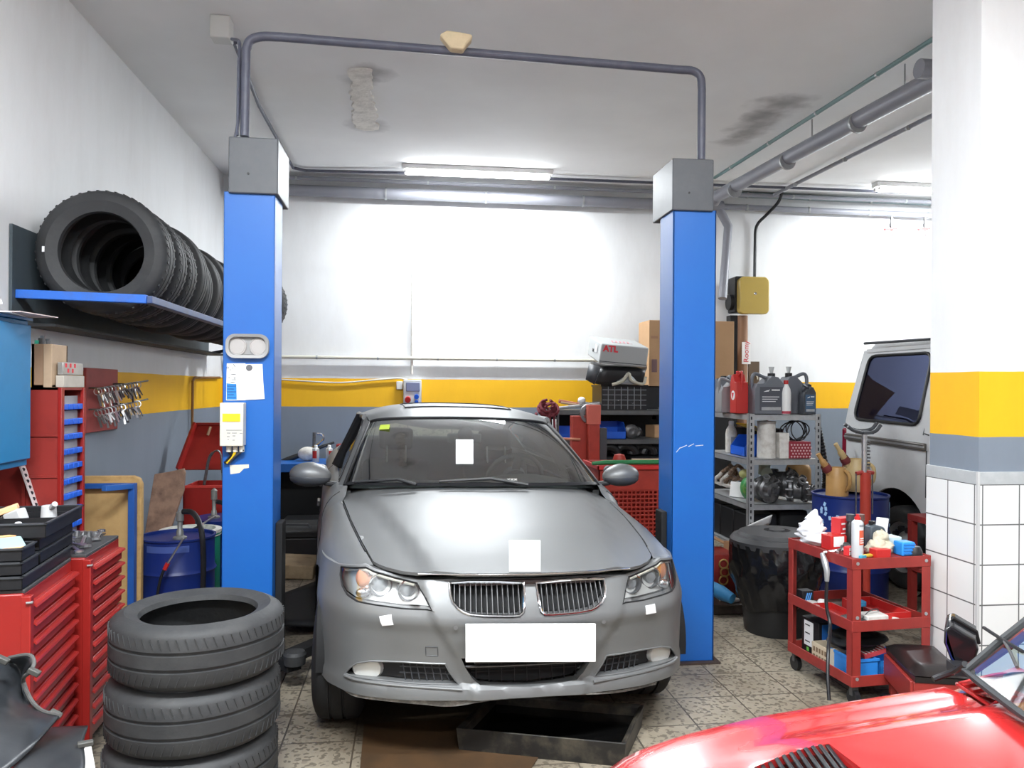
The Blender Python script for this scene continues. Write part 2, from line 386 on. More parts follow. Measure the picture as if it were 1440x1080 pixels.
struct(MB().box(LX-0.3, RX1+0.3, FY-0.2, BY+0.3, -0.2, 0).build('floor', floor_mat(), smooth=0))
struct(MB().box(LX-0.3, RX1+0.3, FY-0.2, BY+0.3, CZ, CZ+0.25).build('ceiling', ceil_mat(), smooth=0))
struct(MB().box(LX-0.2, LX, FY-0.2, BY+0.2, 0, CZ).build('wall_left', M_WALL, smooth=0))
struct(MB().box(LX, RX1, BY, BY+0.2, 0, CZ).build('wall_back', M_WALL, smooth=0))
struct(MB().box(RX1, RX1+0.2, FY-0.2, BY+0.2, 0, CZ).build('wall_right', M_WALL, smooth=0))
# the street side: wall with a wide open gateway behind the photographer
struct(MB().box(LX, -0.9, FY-0.2, FY, 0, CZ).box(4.2, RX1, FY-0.2, FY, 0, CZ).box(-0.9, 4.2, FY-0.2, FY, 3.1, CZ).build('wall_front', M_WALL, smooth=0))

# tiled pillar at the right
PX0, PX1, PY0, PY1 = 2.665, 3.35, 3.47, 3.83
def tile_mat():
    m = mat('white_glazed_tiles', (0.78, 0.78, 0.77), 0.15); nt = m.node_tree; b = nt.nodes['Principled BSDF']; N = nt.nodes; L = nt.links
    g = N.new('ShaderNodeNewGeometry'); sp = N.new('ShaderNodeSeparateXYZ'); L.new(g.outputs['Position'], sp.inputs[0])
    ad = N.new('ShaderNodeMath'); ad.operation = 'ADD'; L.new(sp.outputs['X'], ad.inputs[0]); L.new(sp.outputs['Y'], ad.inputs[1])
    cb = N.new('ShaderNodeCombineXYZ'); L.new(ad.outputs[0], cb.inputs[0]); L.new(sp.outputs['Z'], cb.inputs[1])
    mp = N.new('ShaderNodeMapping'); mp.inputs['Location'].default_value = (-(PX0+PY0), -(1.128-0.19*6), 0); L.new(cb.outputs[0], mp.inputs[0])
    br = N.new('ShaderNodeTexBrick'); br.offset = 0; br.inputs['Scale'].default_value = 1; br.inputs['Brick Width'].default_value = 0.19; br.inputs['Row Height'].default_value = 0.19
    br.inputs['Mortar Size'].default_value = 0.0034; br.inputs['Color1'].default_value = (0.8, 0.8, 0.79, 1); br.inputs['Color2'].default_value = (0.76, 0.76, 0.755, 1); br.inputs['Mortar'].default_value = (0.14, 0.14, 0.14, 1)
    L.new(mp.outputs[0], br.inputs['Vector']); L.new(br.outputs[0], b.inputs['Base Color']); return m
M_BAND = mat('grey_border_tiles', (0.42, 0.44, 0.45), 0.3, dirt=0.6, dcol=(0.55, 0.56, 0.57), scale=16)
struct(MB().box(PX0, PX1, PY0, PY1, 0, CZ).build('pillar', M_WALL, smooth=0))
struct(MB().box(PX0-0.012, PX1, PY0-0.012, PY1+0.012, 0, 1.128).build('trim_1', tile_mat(), smooth=0, bevel=0.003))
struct(MB().box(PX0-0.013, PX1, PY0-0.013, PY1+0.012, 1.128, 1.188).build('trim_2', M_BAND, smooth=0, bevel=0.002))
struct(MB().box(PX0-0.018, PX0-0.006, PY0-0.018, PY0-0.006, 0, 1.19).build('trim_3', mat('corner_bead', (0.55, 0.55, 0.55), 0.4), smooth=0))

# ------------------------------------------------------------------ pipes under the ceiling
def pipe_run(name, label, pts, r, m, cat='pipe', n=10, clips=0):
    t = thing(name, label, cat, pts[0])
    mb = MB().tube(pts, r, n); mb.build('pipe', m, t, world=True)
    for k in range(clips):
        f = (k+0.5)/clips; p = Vector(pts[0]).lerp(Vector(pts[-1]), f); d = (Vector(pts[-1])-Vector(pts[0])).normalized()
        MB().tube([p-d*0.01, p+d*0.01], r*1.12+0.001, n).build('clip', M_GALV, t, world=True)
    return t
y0 = BY-0.16
def bk(px, py, off=0.0): return at(px, py, Y=y0-off)
# big drain pipe and thinner runs along the back wall
zq = 3.62
pipe_run('drain_pipe', 'thick grey drain pipe running along the top of the back wall', [(LX+0.1, BY-0.12, at(600, 274, Y=BY-0.12).z), (at(1016, 292, Y=BY-0.12).x, BY-0.12, at(600, 274, Y=BY-0.12).z-0.01)], 0.062, M_PIPE, n=16, clips=5)
pipe_run('water_pipe', 'thin grey pipe just above the thick drain pipe on the back wall', [(LX+0.1, BY-0.2, at(600, 257, Y=BY-0.2).z), (RX1-0.1, BY-0.2, at(600, 257, Y=BY-0.2).z)], 0.022, M_PIPE, clips=6)
pc = [at(330, 60, Z=CZ-0.03), at(365, 150, Z=CZ-0.03), at(412, 236, Z=CZ-0.03), at(430, 240, Z=CZ-0.03), at(560, 243, Z=CZ-0.04)]
pipe_run('cable_conduit', 'slim dark conduit bending across the ceiling from the white junction box', pc+[(5.6, pc[-1].y-0.02, CZ-0.04)], 0.016, M_DPIPE, 'conduit')
# right hand runs
g0 = at(1320, 50, Z=CZ-0.06); g1 = at(1005, 250, Z=CZ-0.06)
g1 = Vector((g0.x+(g1.x-g0.x), g1.y, CZ-0.06))
pipe_run('green_pipe', 'thin green pipe running under the ceiling towards the back wall', [g0.lerp(g1, -0.4), g1], 0.017, mat('green_pipe_plastic', (0.13, 0.22, 0.22), 0.45), clips=6)
zs = CZ-0.22
s0 = at(1320, 108, Z=zs); s1 = at(1008, 276, Z=zs)
t = pipe_run('sloping_waste_pipe', 'thick grey waste pipe hung below the ceiling beside the green pipe', [s0.lerp(s1, -0.5), s0, s1, s1+Vector((-0.02, 0.06, -0.05))], 0.068, M_PIPE, n=16, clips=5)
for f in (0.1, 0.45):
    q = s0.lerp(s1, f); MB().cyl(q, (q.x, q.y, CZ), 0.006, n=6).build('hanger_rod', M_GALV, t, world=True)
cp = at(1302, 97, Y=s0.y-0.05)
MB().cyl(cp, cp+Vector((0.9, -0.02, 0)), 0.056, n=16).build('side_branch', M_PIPE, t, world=True)
MB().cyl(cp+Vector((-0.05, 0, 0)), cp+Vector((0.03, 0, 0)), 0.063, n=16).build('branch_cap', M_PIPE, t, world=True)
v0 = at(1320, 158, Z=CZ-0.05); v1 = at(1100, 268, Z=CZ-0.05)
pipe_run('angled_conduit', 'slim grey conduit crossing the ceiling above the van', [v0.lerp(v1, -0.4), v1, v1+Vector((-0.05, 0.1, -0.03))], 0.02, M_PIPE, 'conduit', clips=4)
hc = [at(1100, 270, Y=BY-0.3), at(1094, 285, Y=BY-0.25), at(1078, 302, Y=BY-0.12), at(1064, 318, Y=BY-0.05), at(1062, 345, Y=BY-0.04), at(1061, 395, Y=BY-0.04)]
pipe_run('black_cable', 'black cable dropping from the ceiling conduit to the hose reel box', cr(hc, 4), 0.018, M_BLACK, 'cable')
for k, (ya, yb, nm, r, lab) in enumerate(((290, 298, 'air_line', 0.034, 'grey air line along the back wall carrying the two red taps'), (272, 283, 'green_grey_pipe', 0.034, 'greenish grey pipe above the air line with red taps'))):
    yy = BY-0.08-0.04*k
    pipe_run(nm, lab, [at(1006, ya, Y=yy), (RX1-0.05, yy, at(1006, ya, Y=yy).z-0.02)], r, M_PIPE if k == 0 else mat('greenish_pipe', (0.16, 0.21, 0.22), 0.4), n=12, clips=4)
for k, px in enumerate((1254, 1301)):
    p = at(px, 312, Y=BY-0.1)
    t = thing('air_tap', ('red handled air tap hanging from the wall pipe, nearer the hose reel box', 'red handled air tap hanging from the wall pipe, beside the tiled pillar')[k], 'tap', p, group='air taps on the wall pipe')
    MB().cyl(p+Vector((0, 0, 0.06)), p+Vector((0, 0, -0.1)), 0.017, n=10).cyl(p+Vector((0, 0, -0.02)), p+Vector((0, 0, -0.06)), 0.027, n=10).build('body', M_DSTEEL, t, world=True)
    MB().bar(p+Vector((-0.11, -0.03, -0.1)), p+Vector((0.04, -0.03, -0.085)), 0.03, 0.024).build('handle', M_REDP, t, world=True)
    MB().tube(cr([p+Vector((0, 0, -0.1)), p+Vector((0, -0.01, -0.15)), p+Vector((-0.02, -0.03, -0.185))], 4), 0.012, 8).build('spout', M_STEEL, t, world=True)
q0 = at(1022, 305, Y=BY-0.1); q1 = at(1024, 318, Y=BY-0.12); q2 = at(1016, 420, Y=BY-0.35)
pipe_run('extraction_pipe', 'grey pipe slanting down beside the right lift post to the hose reel', [q0+Vector((-0.12, -0.02, 0.12)), q1, q2], 0.05, M_PIPE, n=14)
# slim conduits on the back wall
zc = at(600, 504, Y=BY-0.05).z
pipe_run('wall_conduit', 'beige conduit running along the back wall above the yellow stripe', [(LX+0.02, BY-0.05, zc), (2.6, BY-0.05, zc)], 0.02, M_CREAM, 'conduit', clips=7)
xv = at(580, 400, Y=BY-0.05).x
pipe_run('riser_conduit', 'thin white conduit rising from the wall socket box to the ceiling pipes', [(xv, BY-0.035, 1.72), (xv, BY-0.035, CZ-0.35)], 0.014, M_DWHITE, 'conduit')
yw = [at(386, 533, Y=BY-0.02), at(430, 536, Y=BY-0.02), at(480, 538, Y=BY-0.02), at(530, 534, Y=BY-0.02), at(560, 532, Y=BY-0.02), at(573, 534, Y=BY-0.02)]
pipe_run('loose_cable', 'loose cable drooping along the top of the yellow stripe', cr(yw, 5), 0.008, M_CREAM, 'cable')
pipe_run('copper_pipe', 'thin rust coloured pipe running down the left wall near the corner', [at(309, 531, X=LX+0.03), at(274, 531, X=LX+0.03), at(271, 536, X=LX+0.03), at(270, 615, X=LX+0.03)], 0.012, mat('rusty_copper', (0.28, 0.14, 0.05), 0.55, 0.3))
# wall socket box
p = at(580, 551, Y=BY); t = thing('socket_box', 'grey wall socket box with a red and a blue outlet on the yellow stripe', 'socket', p)
c = p+Vector((0, -0.06, 0))
MB().obox(Matrix.Translation(c), 0.2, 0.12, 0.27).build('body', mat('box_grey', (0.5, 0.51, 0.52), 0.45), t, world=True, bevel=0.012)
MB().obox(Matrix.Translation(c+Vector((0.005, -0.062, 0.055))), 0.15, 0.02, 0.1).build('window', mat('smoked_window', (0.16, 0.18, 0.3), 0.15), t, world=True, bevel=0.006)
MB().cyl(c+Vector((-0.05, -0.055, -0.08)), c+Vector((-0.05, -0.1, -0.09)), 0.033, n=14).build('outlet', M_REDP, t, world=True)
MB().cyl(c+Vector((0.045, -0.055, -0.05)), c+Vector((0.045, -0.09, -0.055)), 0.026, n=14).build('outlet', M_BINB, t, world=True)
MB().cyl(c+Vector((0.045, -0.055, -0.11)), c+Vector((0.045, -0.09, -0.115)), 0.022, n=14).build('outlet', M_BINB, t, world=True)
p = at(562, 542, Y=BY); tag(MB().obox(Matrix.Translation(p+Vector((0, -0.025, 0))), 0.07, 0.05, 0.09).build('junction_box', M_DWHITE, bevel=0.006), 'small white junction box at the left of the wall socket box', 'junction box')
# white junction box at the ceiling
p = at(312, 42, Z=CZ-0.07); t = thing('junction_box', 'white square junction box on the ceiling above the left post', 'junction box', p)
MB().obox(Matrix.Translation(p), 0.12, 0.12, 0.14).build('body', mat('box_white', (0.62, 0.62, 0.6), 0.5), t, world=True, bevel=0.008)

# ------------------------------------------------------------------ fluorescent lamps
def lamp(c, ln, label, ang=0.0, power=90, tubes=2):
    t = thing('ceiling_light', label, 'lamp', c, ang, 'fluorescent ceiling lights')
    MB().box(-ln/2-0.04, ln/2+0.04, -0.06, 0.06, 0.0, 0.05).build('housing', M_WHITE, t, bevel=0.005)
    for s in ((-1, 1) if tubes == 2 else (0,)):
        MB().cyl((-ln/2, s*0.038, -0.022), (ln/2, s*0.038, -0.022), 0.019, n=10).build('tube', M_TUBE, t)
        for e in (-1, 1): MB().cyl((e*ln/2-0.015, s*0.038, -0.022), (e*ln/2+0.015, s*0.038, -0.022), 0.019, n=10).build('end_cap', M_WHITE, t)
    ld = bpy.data.lights.new('tube_light', 'AREA'); ld.shape = 'RECTANGLE'; ld.size = ln; ld.size_y = 0.12; ld.energy = power; ld.color = (0.92, 0.97, 1.0)
    lo = bpy.data.objects.new('tube_light', ld); COL.objects.link(lo); lo.parent = t; lo.location = (0, 0, -0.05)
    return t
LP = 1.0
a = at(570, 241, Z=CZ-0.07); b = at(775, 245, Z=CZ-0.07)
lamp(((a.x+b.x)/2, a.y, CZ-0.052), 1.5, 'lit fluorescent ceiling light in front of the back wall, above the silver car', 0, 135*LP)
a = at(1252, 266, Z=CZ-0.07)
lamp((a.x+0.6, a.y, CZ-0.052), 1.5, 'lit fluorescent ceiling light above the van, cut off by the tiled pillar', 0, 135*LP)
lamp((-0.6, 1.1, CZ-0.052), 1.5, 'fluorescent ceiling light overhead, out of the picture on the tyre side', 0.2, 270*LP)
lamp((1.7, 1.4, CZ-0.052), 1.5, 'fluorescent ceiling light overhead, out of the picture above the red car', 0.0, 150*LP)
lamp((0.6, -1.6, CZ-0.052), 1.5, 'fluorescent ceiling light behind the photographer by the gateway', 0.0, 110*LP)
w = bpy.data.worlds.new('daylight'); SC.world = w; w.use_nodes = True
wn = w.node_tree.nodes; wl = w.node_tree.links
tcw = wn.new('ShaderNodeTexCoord'); spw = wn.new('ShaderNodeSeparateXYZ'); rw = wn.new('ShaderNodeValToRGB'); wl.new(tcw.outputs['Generated'], spw.inputs[0])
mrw = wn.new('ShaderNodeMapRange'); mrw.inputs['From Min'].default_value = -1; wl.new(spw.outputs['Z'], mrw.inputs['Value']); wl.new(mrw.outputs[0], rw.inputs[0])
rw.color_ramp.elements[0].position = 0.47; rw.color_ramp.elements[0].color = (0.2, 0.19, 0.18, 1); rw.color_ramp.elements[1].position = 0.53; rw.color_ramp.elements[1].color = (0.9, 0.95, 1.0, 1)
wl.new(rw.outputs[0], wn['Background'].inputs[0]); wn['Background'].inputs[1].default_value = 1.3

# ceiling patch of broken plaster and a lump of foam on the pipe
a = at(497, 97, Z=CZ); b = at(530, 178, Z=CZ)
pl = []
for px, py in ((492, 97), (512, 95), (527, 97), (522, 120), (528, 150), (532, 180), (512, 181), (498, 176), (496, 150), (492, 120)):
    q = at(px, py, Z=CZ); pl.append((q.x, q.y))
pl = [(x+rnd.uniform(-0.018, 0.018), y+rnd.uniform(-0.018, 0.018)) for x, y in densify(pl, 0.045)]
o = MB().prism(pl, 0.02, T(0, 0, CZ-0.018)).build('plaster_patch', mat('rough_filler', (0.78, 0.75, 0.7), 0.85, dirt=0.7, dcol=(0.36, 0.33, 0.3), scale=9, bump=0.8, bscale=25), bevel=0.006)
tag(o, 'rough patch of broken plaster on the ceiling behind the lift pipe', 'plaster patch')
# ------------------------------------------------------------------ two-post lift
def lift_post(label, side, yf, pxl, pxr, pytop, box):
    """side: +1 when the open channel faces +x"""
    x0 = at(pxl, 560, Y=yf).x; x1 = at(pxr, 560, Y=yf).x; zt = at((pxl+pxr)/2, pytop, Y=yf).z
    xc = (x0+x1)/2; dp = 0.24
    t = thing('lift_post', label, 'car lift', (xc, yf+dp/2, 0), 0, 'posts of the two-post car lift')
    xi = x1 if side > 0 else x0; xo = x0 if side > 0 else x1; s = side
    col = MB()
    for (a, b, c, d) in ((min(xi, xo), max(xi, xo), yf, yf+0.012), (min(xi, xo), max(xi, xo), yf+dp-0.012, yf+dp),
                         (min(xo, xo+s*0.012), max(xo, xo+s*0.012), yf, yf+dp),
                         (min(xi, xi-s*0.012), max(xi, xi-s*0.012), yf, yf+dp)):
        col.box(a, b, c, d, 0.012, zt)
    col.build('column', M_BLUE, t, world=True, bevel=0.004)
    MB().box(min(x0, x1)-0.03, max(x0, x1)+0.03, yf-0.03, yf+dp+0.1, 0, 0.012).build('base_plate', mat('rusty_plate', (0.05, 0.035, 0.032), 0.6, dirt=0.5, dcol=(0.12, 0.07, 0.04)), t, world=True)
    bl, br, bt, bb, bd = box
    bx0 = at(bl, 240, Y=yf-0.02).x; bx1 = at(br, 240, Y=yf-0.02).x; bz1 = at((bl+br)/2, bt, Y=yf-0.02).z; bz0 = at((bl+br)/2, bb, Y=yf-0.02).z
    MB().box(bx0, bx1, yf-0.02, yf+bd, bz0, bz1).build('motor_cover', M_GREYBOX, t, world=True, bevel=0.006)
    MB().cyl(((bx0*0.6+bx1*0.4), yf-0.018, bz0+0.1), ((bx0*0.6+bx1*0.4), yf-0.024, bz0+0.1), 0.006, n=8).build('cover_screw', M_BLACK, t, world=True)
    # carriage inside the channel with two folding arms under the car
    MB().box(min(xi+s*0.001, xi+s*0.035), max(xi+s*0.001, xi+s*0.035), yf+0.07, yf+dp-0.05, 0.08, 0.86).build('carriage', M_BLACKM, t, world=True, bevel=0.004)
    for k, (dx, dy) in enumerate(((0.42, 0.62), (0.06, -0.07))):
        a = Vector((xi+s*0.05, yf+dp/2+(0.03 if k == 0 else -0.03), 0.13)); b = a+Vector((s*dx, dy, 0))
        arm = MB().bar(a, b, 0.085, 0.06).build('arm', M_BLACKM, t, world=True, bevel=0.006)
        MB().lathe([(0, -0.02), (0.055, -0.02), (0.06, 0.03), (0.05, 0.045), (0, 0.045)], 16, T(*(b-Vector((0, 0, -0.03))))).build('rubber_pad', M_RUB, arm, world=True)
    return t, x0, x1, zt, bz1, (bx0+bx1)/2
YL, YR = 4.2, 4.4
postL, LX0, LX1, LZT, LBZ, LBX = lift_post('blue lift post with control box and papers stuck to it, beside the tyre rack', 1, YL, 313, 385, 270, (321, 391, 193, 272, 0.34))
postR, RX0, RX1_, RZT, RBZ, RBX = lift_post('bare blue lift post with a scuffed grey motor cover, beside the cardboard box', -1, YR, 945, 1006, 295, (946, 1004, 223, 296, 0.36))
# scratches on the bare post
sc = MB()
for (a, b) in (((951, 636), (957, 629)), ((957, 630), (966, 626)), ((968, 628), (976, 624)), ((978, 627), (989, 626))):
    p = at(*a, Y=YR-0.001); q = at(*b, Y=YR-0.001); sc.bar(p, q, 0.001, 0.004)
sc.build('scratch', mat('scratch_grey', (0.45, 0.5, 0.6), 0.6), postR, world=True)
# overhead pipe joining the posts
yp, yq = YL+0.1, YR+0.1
pa = at(344, 192, Y=yp); pb = at(346, 70, Y=yp); pb2 = at(352, 57, Y=yp); pc1 = at(368, 51.5, Y=yp); pc2 = at(395, 52, Y=yp)
pd = at(955, 98, Y=yq); pd1 = at(975, 100, Y=yq); pd2 = at(985, 109, Y=yq); pe = at(987, 126, Y=yq); pf = at(986, 225, Y=yq)
t = thing('overhead_pipe', 'dark hoop of pipe joining the tops of both lift posts', 'pipe', pa)
pts = [pa]+cr([pb, pb2, pc1, pc2], 5)+[pc2.lerp(pd, k/4) for k in (1, 2, 3)]+cr([pd, pd1, pd2, pe], 5)+[pf]
MB().tube(pts, 0.0235, 12).build('pipe', M_DPIPE, t, world=True)
MB().tube([p+Vector((-0.035, -0.01, 0)) for p in [pa, pa.lerp(pb, 0.5), pb+Vector((0, 0, -0.05))]], 0.008, 6).build('hose', M_DPIPE, t, world=True)
cj = [at(326, 55, Y=4.6), at(336, 58, Y=4.45), at(337, 75, Y=YL+0.12), at(336, 150, Y=YL+0.12), at(334, 178, Y=YL+0.1), at(331, 194, Y=YL+0.1)]
tag(MB().tube(cr(cj, 5), 0.009, 8).build('power_cable', M_DPIPE), 'thin dark cable from the ceiling junction box to the left motor cover', 'cable')
# torn flakes of paint / foam on the pipe
p = at(640, 66, Y=(yp+yq)/2)
fo = MB(); M = T(*(p+Vector((0, -0.035, 0))))
fo.prism([(-0.09, 0.02), (-0.05, 0.045), (0.02, 0.04), (0.09, 0.03), (0.085, 0.005), (0.055, -0.03), (0.04, -0.055), (-0.03, -0.05), (-0.055, -0.02)], 0.07, M @ RX(PI/2))
o = fo.build('foam_lump', mat('old_foam', (0.62, 0.5, 0.33), 0.85, dirt=0.4, bump=0.5, bscale=30), bevel=0.012, seg=3)
tag(o, 'yellowish lump of old foam sitting on the overhead pipe', 'foam')

# things stuck on the left post
def on_post(px, py, d=0.0): return at(px, py, Y=YL-d)
def pw(px0, px1): return (at(px1, 500, Y=YL)-at(px0, 500, Y=YL)).x
c = on_post(349, 487, 0.001); w = pw(319, 379); h = pw(470, 504)
t = thing('magnetic_tray', 'shiny rounded steel magnetic tray stuck high on the blue post', 'tray', c)
F = T(*c) @ RX(PI/2)          # local z -> -y (towards the viewer)
ro = rrect(w, h, 0.045, 5); ri = rrect(w-0.03, h-0.03, 0.034, 5); rb = rrect(w-0.045, h-0.045, 0.03, 5)
mb = MB(); lv = [(rb, 0.004), (ri, 0.012), (ri, 0.028), (ro, 0.03), (ro, 0.024), (rrect(w-0.012, h-0.012, 0.04, 5), 0.008)]
mb.grid([[F @ Vector((x, y, z)) for x, y in pl] for pl, z in lv], closeu=True)
mb.add([F @ Vector((x, y, 0.004)) for x, y in rb], [tuple(range(len(rb)))])
mb.add([F @ Vector((x, y, 0.002)) for x, y in ro], [tuple(range(len(ro)))])
mb.build('dish', mat('tray_steel', (0.3, 0.3, 0.3), 0.45, 0.5), t, world=True)
for s in (-1, 1):
    MB().lathe([(0.0, 0.008), (0.036, 0.008), (0.038, 0.0065), (0.041, 0.0065), (0.043, 0.0085), (0.046, 0.007), (0.047, 0.003)], 28, F @ T(s*0.053, -0.002, 0.002)).build('magnet', mat('tray_magnet', (0.4, 0.38, 0.37), 0.5, 0.2), t, world=True)
def plate(name, label, cat, pts, d, th, m, parent=None):
    ps = [on_post(px, py, d) for px, py in pts]; n = len(ps); b = [p+Vector((0, th, 0)) for p in ps]
    mb = MB().add(ps+b, [tuple(range(n)), tuple(reversed(range(n, 2*n)))]+[(i, (i+1) % n, (i+1) % n+n, i+n) for i in range(n)])
    o = mb.build(name, m, parent, world=parent is not None, smooth=0)
    if label: tag(o, label, cat)
    return o
lf = plate('leaflet', 'small leaflet with diagrams and a blue block behind the white sheet', 'leaflet', [(319, 511), (345, 511), (345, 563), (318, 563)], 0.003, 0.001, M_PAPER)
plate('blue_print', None, None, [(318.8, 539), (333, 540), (333, 562), (318.6, 562)], 0.0036, 0.0004, M_INKB, lf)
pm = MB()
for (x, y, r) in ((320.5, 517, 1.6), (324, 520, 1.2), (327, 518, 1.2), (322, 531, 1.3), (330, 531.5, 1.4)):
    q = on_post(x, y, 0.0038); k = r*4.2/1120; pm.lathe([(k, 0), (k*0.6, 0.0004)], 10, T(*q) @ RX(PI/2))
for (a, b) in (((324, 527), (332, 526)), ((325, 534), (332, 534)), ((324, 537), (331, 538)), ((328, 512), (331, 516))):
    pm.bar(on_post(*a, 0.0038), on_post(*b, 0.0038), 0.0004, 0.003)
for k in range(5): pm.bar(on_post(319.5, 543+k*4, 0.0042), on_post(332-(k % 2)*3, 543+k*4, 0.0042), 0.0004, 0.0025)
pm.build('print', M_INK, lf, world=True, smooth=0)
ps = plate('paper_sheet', 'white paper sheet held to the post by a round magnet', 'paper', [(332, 512), (369, 512), (370, 535), (372, 561), (333, 563)], 0.0055, 0.001, M_PAPER)
pm = MB(); pm.bar(on_post(358, 518, 0.006), on_post(366, 518, 0.006), 0.0003, 0.003); pm.bar(on_post(336, 531, 0.006), on_post(344, 531, 0.006), 0.0003, 0.002); pm.bar(on_post(336, 556, 0.006), on_post(345, 556, 0.006), 0.0003, 0.002)
pm.build('print', M_TRIMG, ps, world=True, smooth=0)
q = on_post(350.5, 517, 0.006)
tag(MB().lathe([(0, 0.008), (0.013, 0.007), (0.016, 0.003), (0.016, 0)], 16, T(*q) @ RX(PI/2)).build('round_magnet', mat('magnet_grey', (0.12, 0.12, 0.13), 0.5)), 'round grey magnet holding the white sheet on the blue post', 'magnet')
# control box
a = on_post(314, 566); b = on_post(346, 626)
t = thing('control_box', 'cream electrical control box with a yellow label on the blue post', 'control box', ((a.x+b.x)/2, YL, b.z))
MB().box(a.x, b.x, YL-0.075, YL-0.001, b.z, a.z).build('body', M_CREAM, t, world=True, bevel=0.004)
MB().box(a.x+0.014, b.x-0.014, YL-0.0775, YL-0.0745, on_post(330, 592).z, on_post(330, 581).z).build('yellow_label', M_YEL, t, world=True)
pm = MB()
for (x0, x1, y) in ((319, 324, 609), (326, 333, 609), (337, 341, 609.5), (318, 340, 605), (319, 323, 614), (327, 331, 613), (320, 322, 618), (327, 330, 619)):
    pm.bar(Vector((at(x0, y, Y=YL-0.076).x, YL-0.0755, at(x0, y, Y=YL-0.076).z)), Vector((at(x1, y, Y=YL-0.076).x, YL-0.0755, at(x1, y, Y=YL-0.076).z)), 0.0012, 0.0035)
pm.build('print', M_TRIMG, t, world=True, smooth=0)
for k, px in enumerate((322, 331, 340)):
    g = on_post(px, 627, 0.035)
    MB().cyl(g, g+Vector((0, 0, -0.03)), 0.013, n=10).build('cable_gland', M_CREAM, t, world=True)
    MB().tube(cr([g+Vector((0, 0, -0.02)), on_post(px-1+k*1, 634, 0.04), on_post(325+k*3, 641, 0.03), on_post(316+k*3, 651, 0.02)], 5), 0.007, 8).build('cable', (M_BLACK, M_YEL, M_DGREY)[k], t, world=True)
plate('sticker_remnant', 'torn scrap of a beige sticker low on the blue post', 'sticker', [(323, 654), (350, 653), (350, 658), (343, 659), (337, 665), (324, 667)], 0.0012, 0.0008, M_CREAM)

# ------------------------------------------------------------------ tyres
def tyre_profile(R, w, rim, groove=True):
    h = w/2; p = [(rim, -h*0.72), (rim+0.006, -h*0.9), (rim+0.018, -h*0.93), (rim+(R-rim)*0.5, -h*1.06), (R-0.03, -h*0.97), (R-0.012, -h*0.86), (R-0.003, -h*0.72)]
    q = []
    if groove:
        for g in (-0.42, -0.14, 0.14, 0.42):
            q += [(R, (g-0.035)*w*0.95), (R-0.008, (g-0.025)*w*0.95), (R-0.008, (g+0.025)*w*0.95), (R, (g+0.035)*w*0.95)]
    q = [x for x in q if abs(x[1]) < h*0.7]
    inn = [(R-0.014, h*0.7), (R-0.013, 0), (R-0.014, -h*0.7), (rim+(R-rim)*0.5, -h*0.96), (rim+0.02, -h*0.84)]
    return p+q+[(r, -z) for r, z in reversed(p)]+[(rim+0.02, h*0.84), (rim+(R-rim)*0.5, h*0.96)]+inn
def tyre_mb(R, w, rim, M, n=56, lugs=0, lw=0.012):
    mb = MB().lathe(tyre_profile(R, w, rim), n, M, closed=True)
    for k in range(lugs):            # shoulder sipes as thin raised bars
        a = 2*PI*k/lugs
        for s in (-1, 1):
            M2 = M @ RZ(a) @ T(R-0.0045, 0, s*w*0.29) @ RX(s*0.35)
            mb.obox(M2, 0.0105, lw, w*0.17)
    return mb
# stack of three by the tool cabinets
for k, (px, dx, lab) in enumerate(((272, 0, 'bottom tyre of the floor stack, cut off by the picture edge'), (275, 0, 'middle tyre of the stack of three on the floor'), (280, 0, 'topmost tyre of the stack on the floor, hole facing up'))):
    c = at(px, 900, Y=3.22)
    t = tag(tyre_mb(0.318, 0.225, 0.212, Matrix(), 72, 64, 0.003).build('tyre', M_RUB), lab, 'tyre', 'tyres stacked on the floor')
    t.location = (c.x, 3.22, 0.121+k*0.2405); t.rotation_euler = (0.002*k, -0.003*k, k*0.7)

# wall rack
yr0, yr1 = 4.42, 8.35
zb = at(207, 421, Y=yr0).z; xb = at(207, 421, Y=yr0).x
t = thing('tyre_rack', 'blue and grey wall rack holding a row of loose tyres', 'rack', (LX+0.01, yr0, zb-0.1))
MB().bar((LX+0.02, yr0, zb+0.015), (xb, yr0, zb), 0.04, 0.046).build('front_bar', mat('rack_blue', (0.03, 0.15, 0.6), 0.42, dirt=0.5, dcol=(0.08, 0.1, 0.2), scale=12), t, world=True, bevel=0.004)
MB().bar((xb, yr0, zb), (xb+0.0, yr1, zb+0.0), 0.05, 0.04).build('long_bar', mat('rack_blue_worn', (0.06, 0.1, 0.24), 0.45, dirt=0.7, dcol=(0.09, 0.085, 0.09), scale=10), t, world=True, bevel=0.004)
MB().box(LX+0.005, LX+0.02, yr0-0.05, yr1, zb-0.13, zb+0.37).build('back_panel', mat('rack_grey', (0.06, 0.078, 0.09), 0.5, dirt=0.4), t, world=True)
MB().box(LX+0.02, LX+0.2, yr0+0.02, yr1, zb-0.15, zb-0.135).build('bottom_panel', mat('rack_dark', (0.014, 0.015, 0.017), 0.6), t, world=True)
for yy in (yr1-0.1,):
    MB().bar((xb, yy, zb), (LX+0.02, yy, zb-0.14), 0.03, 0.03).build('bracket', M_DGREY, t, world=True)
spec = [(0.337, 0.225, 0.212), (0.335, 0.21, 0.22), (0.33, 0.21, 0.215), (0.335, 0.2, 0.22), (0.32, 0.2, 0.205), (0.325, 0.2, 0.21), (0.33, 0.2, 0.21), (0.32, 0.2, 0.2), (0.33, 0.2, 0.21), (0.325, 0.2, 0.21), (0.33, 0.2, 0.21), (0.33, 0.2, 0.21), (0.33, 0.2, 0.21), (0.335, 0.21, 0.21)]
y = 4.52; tl = []
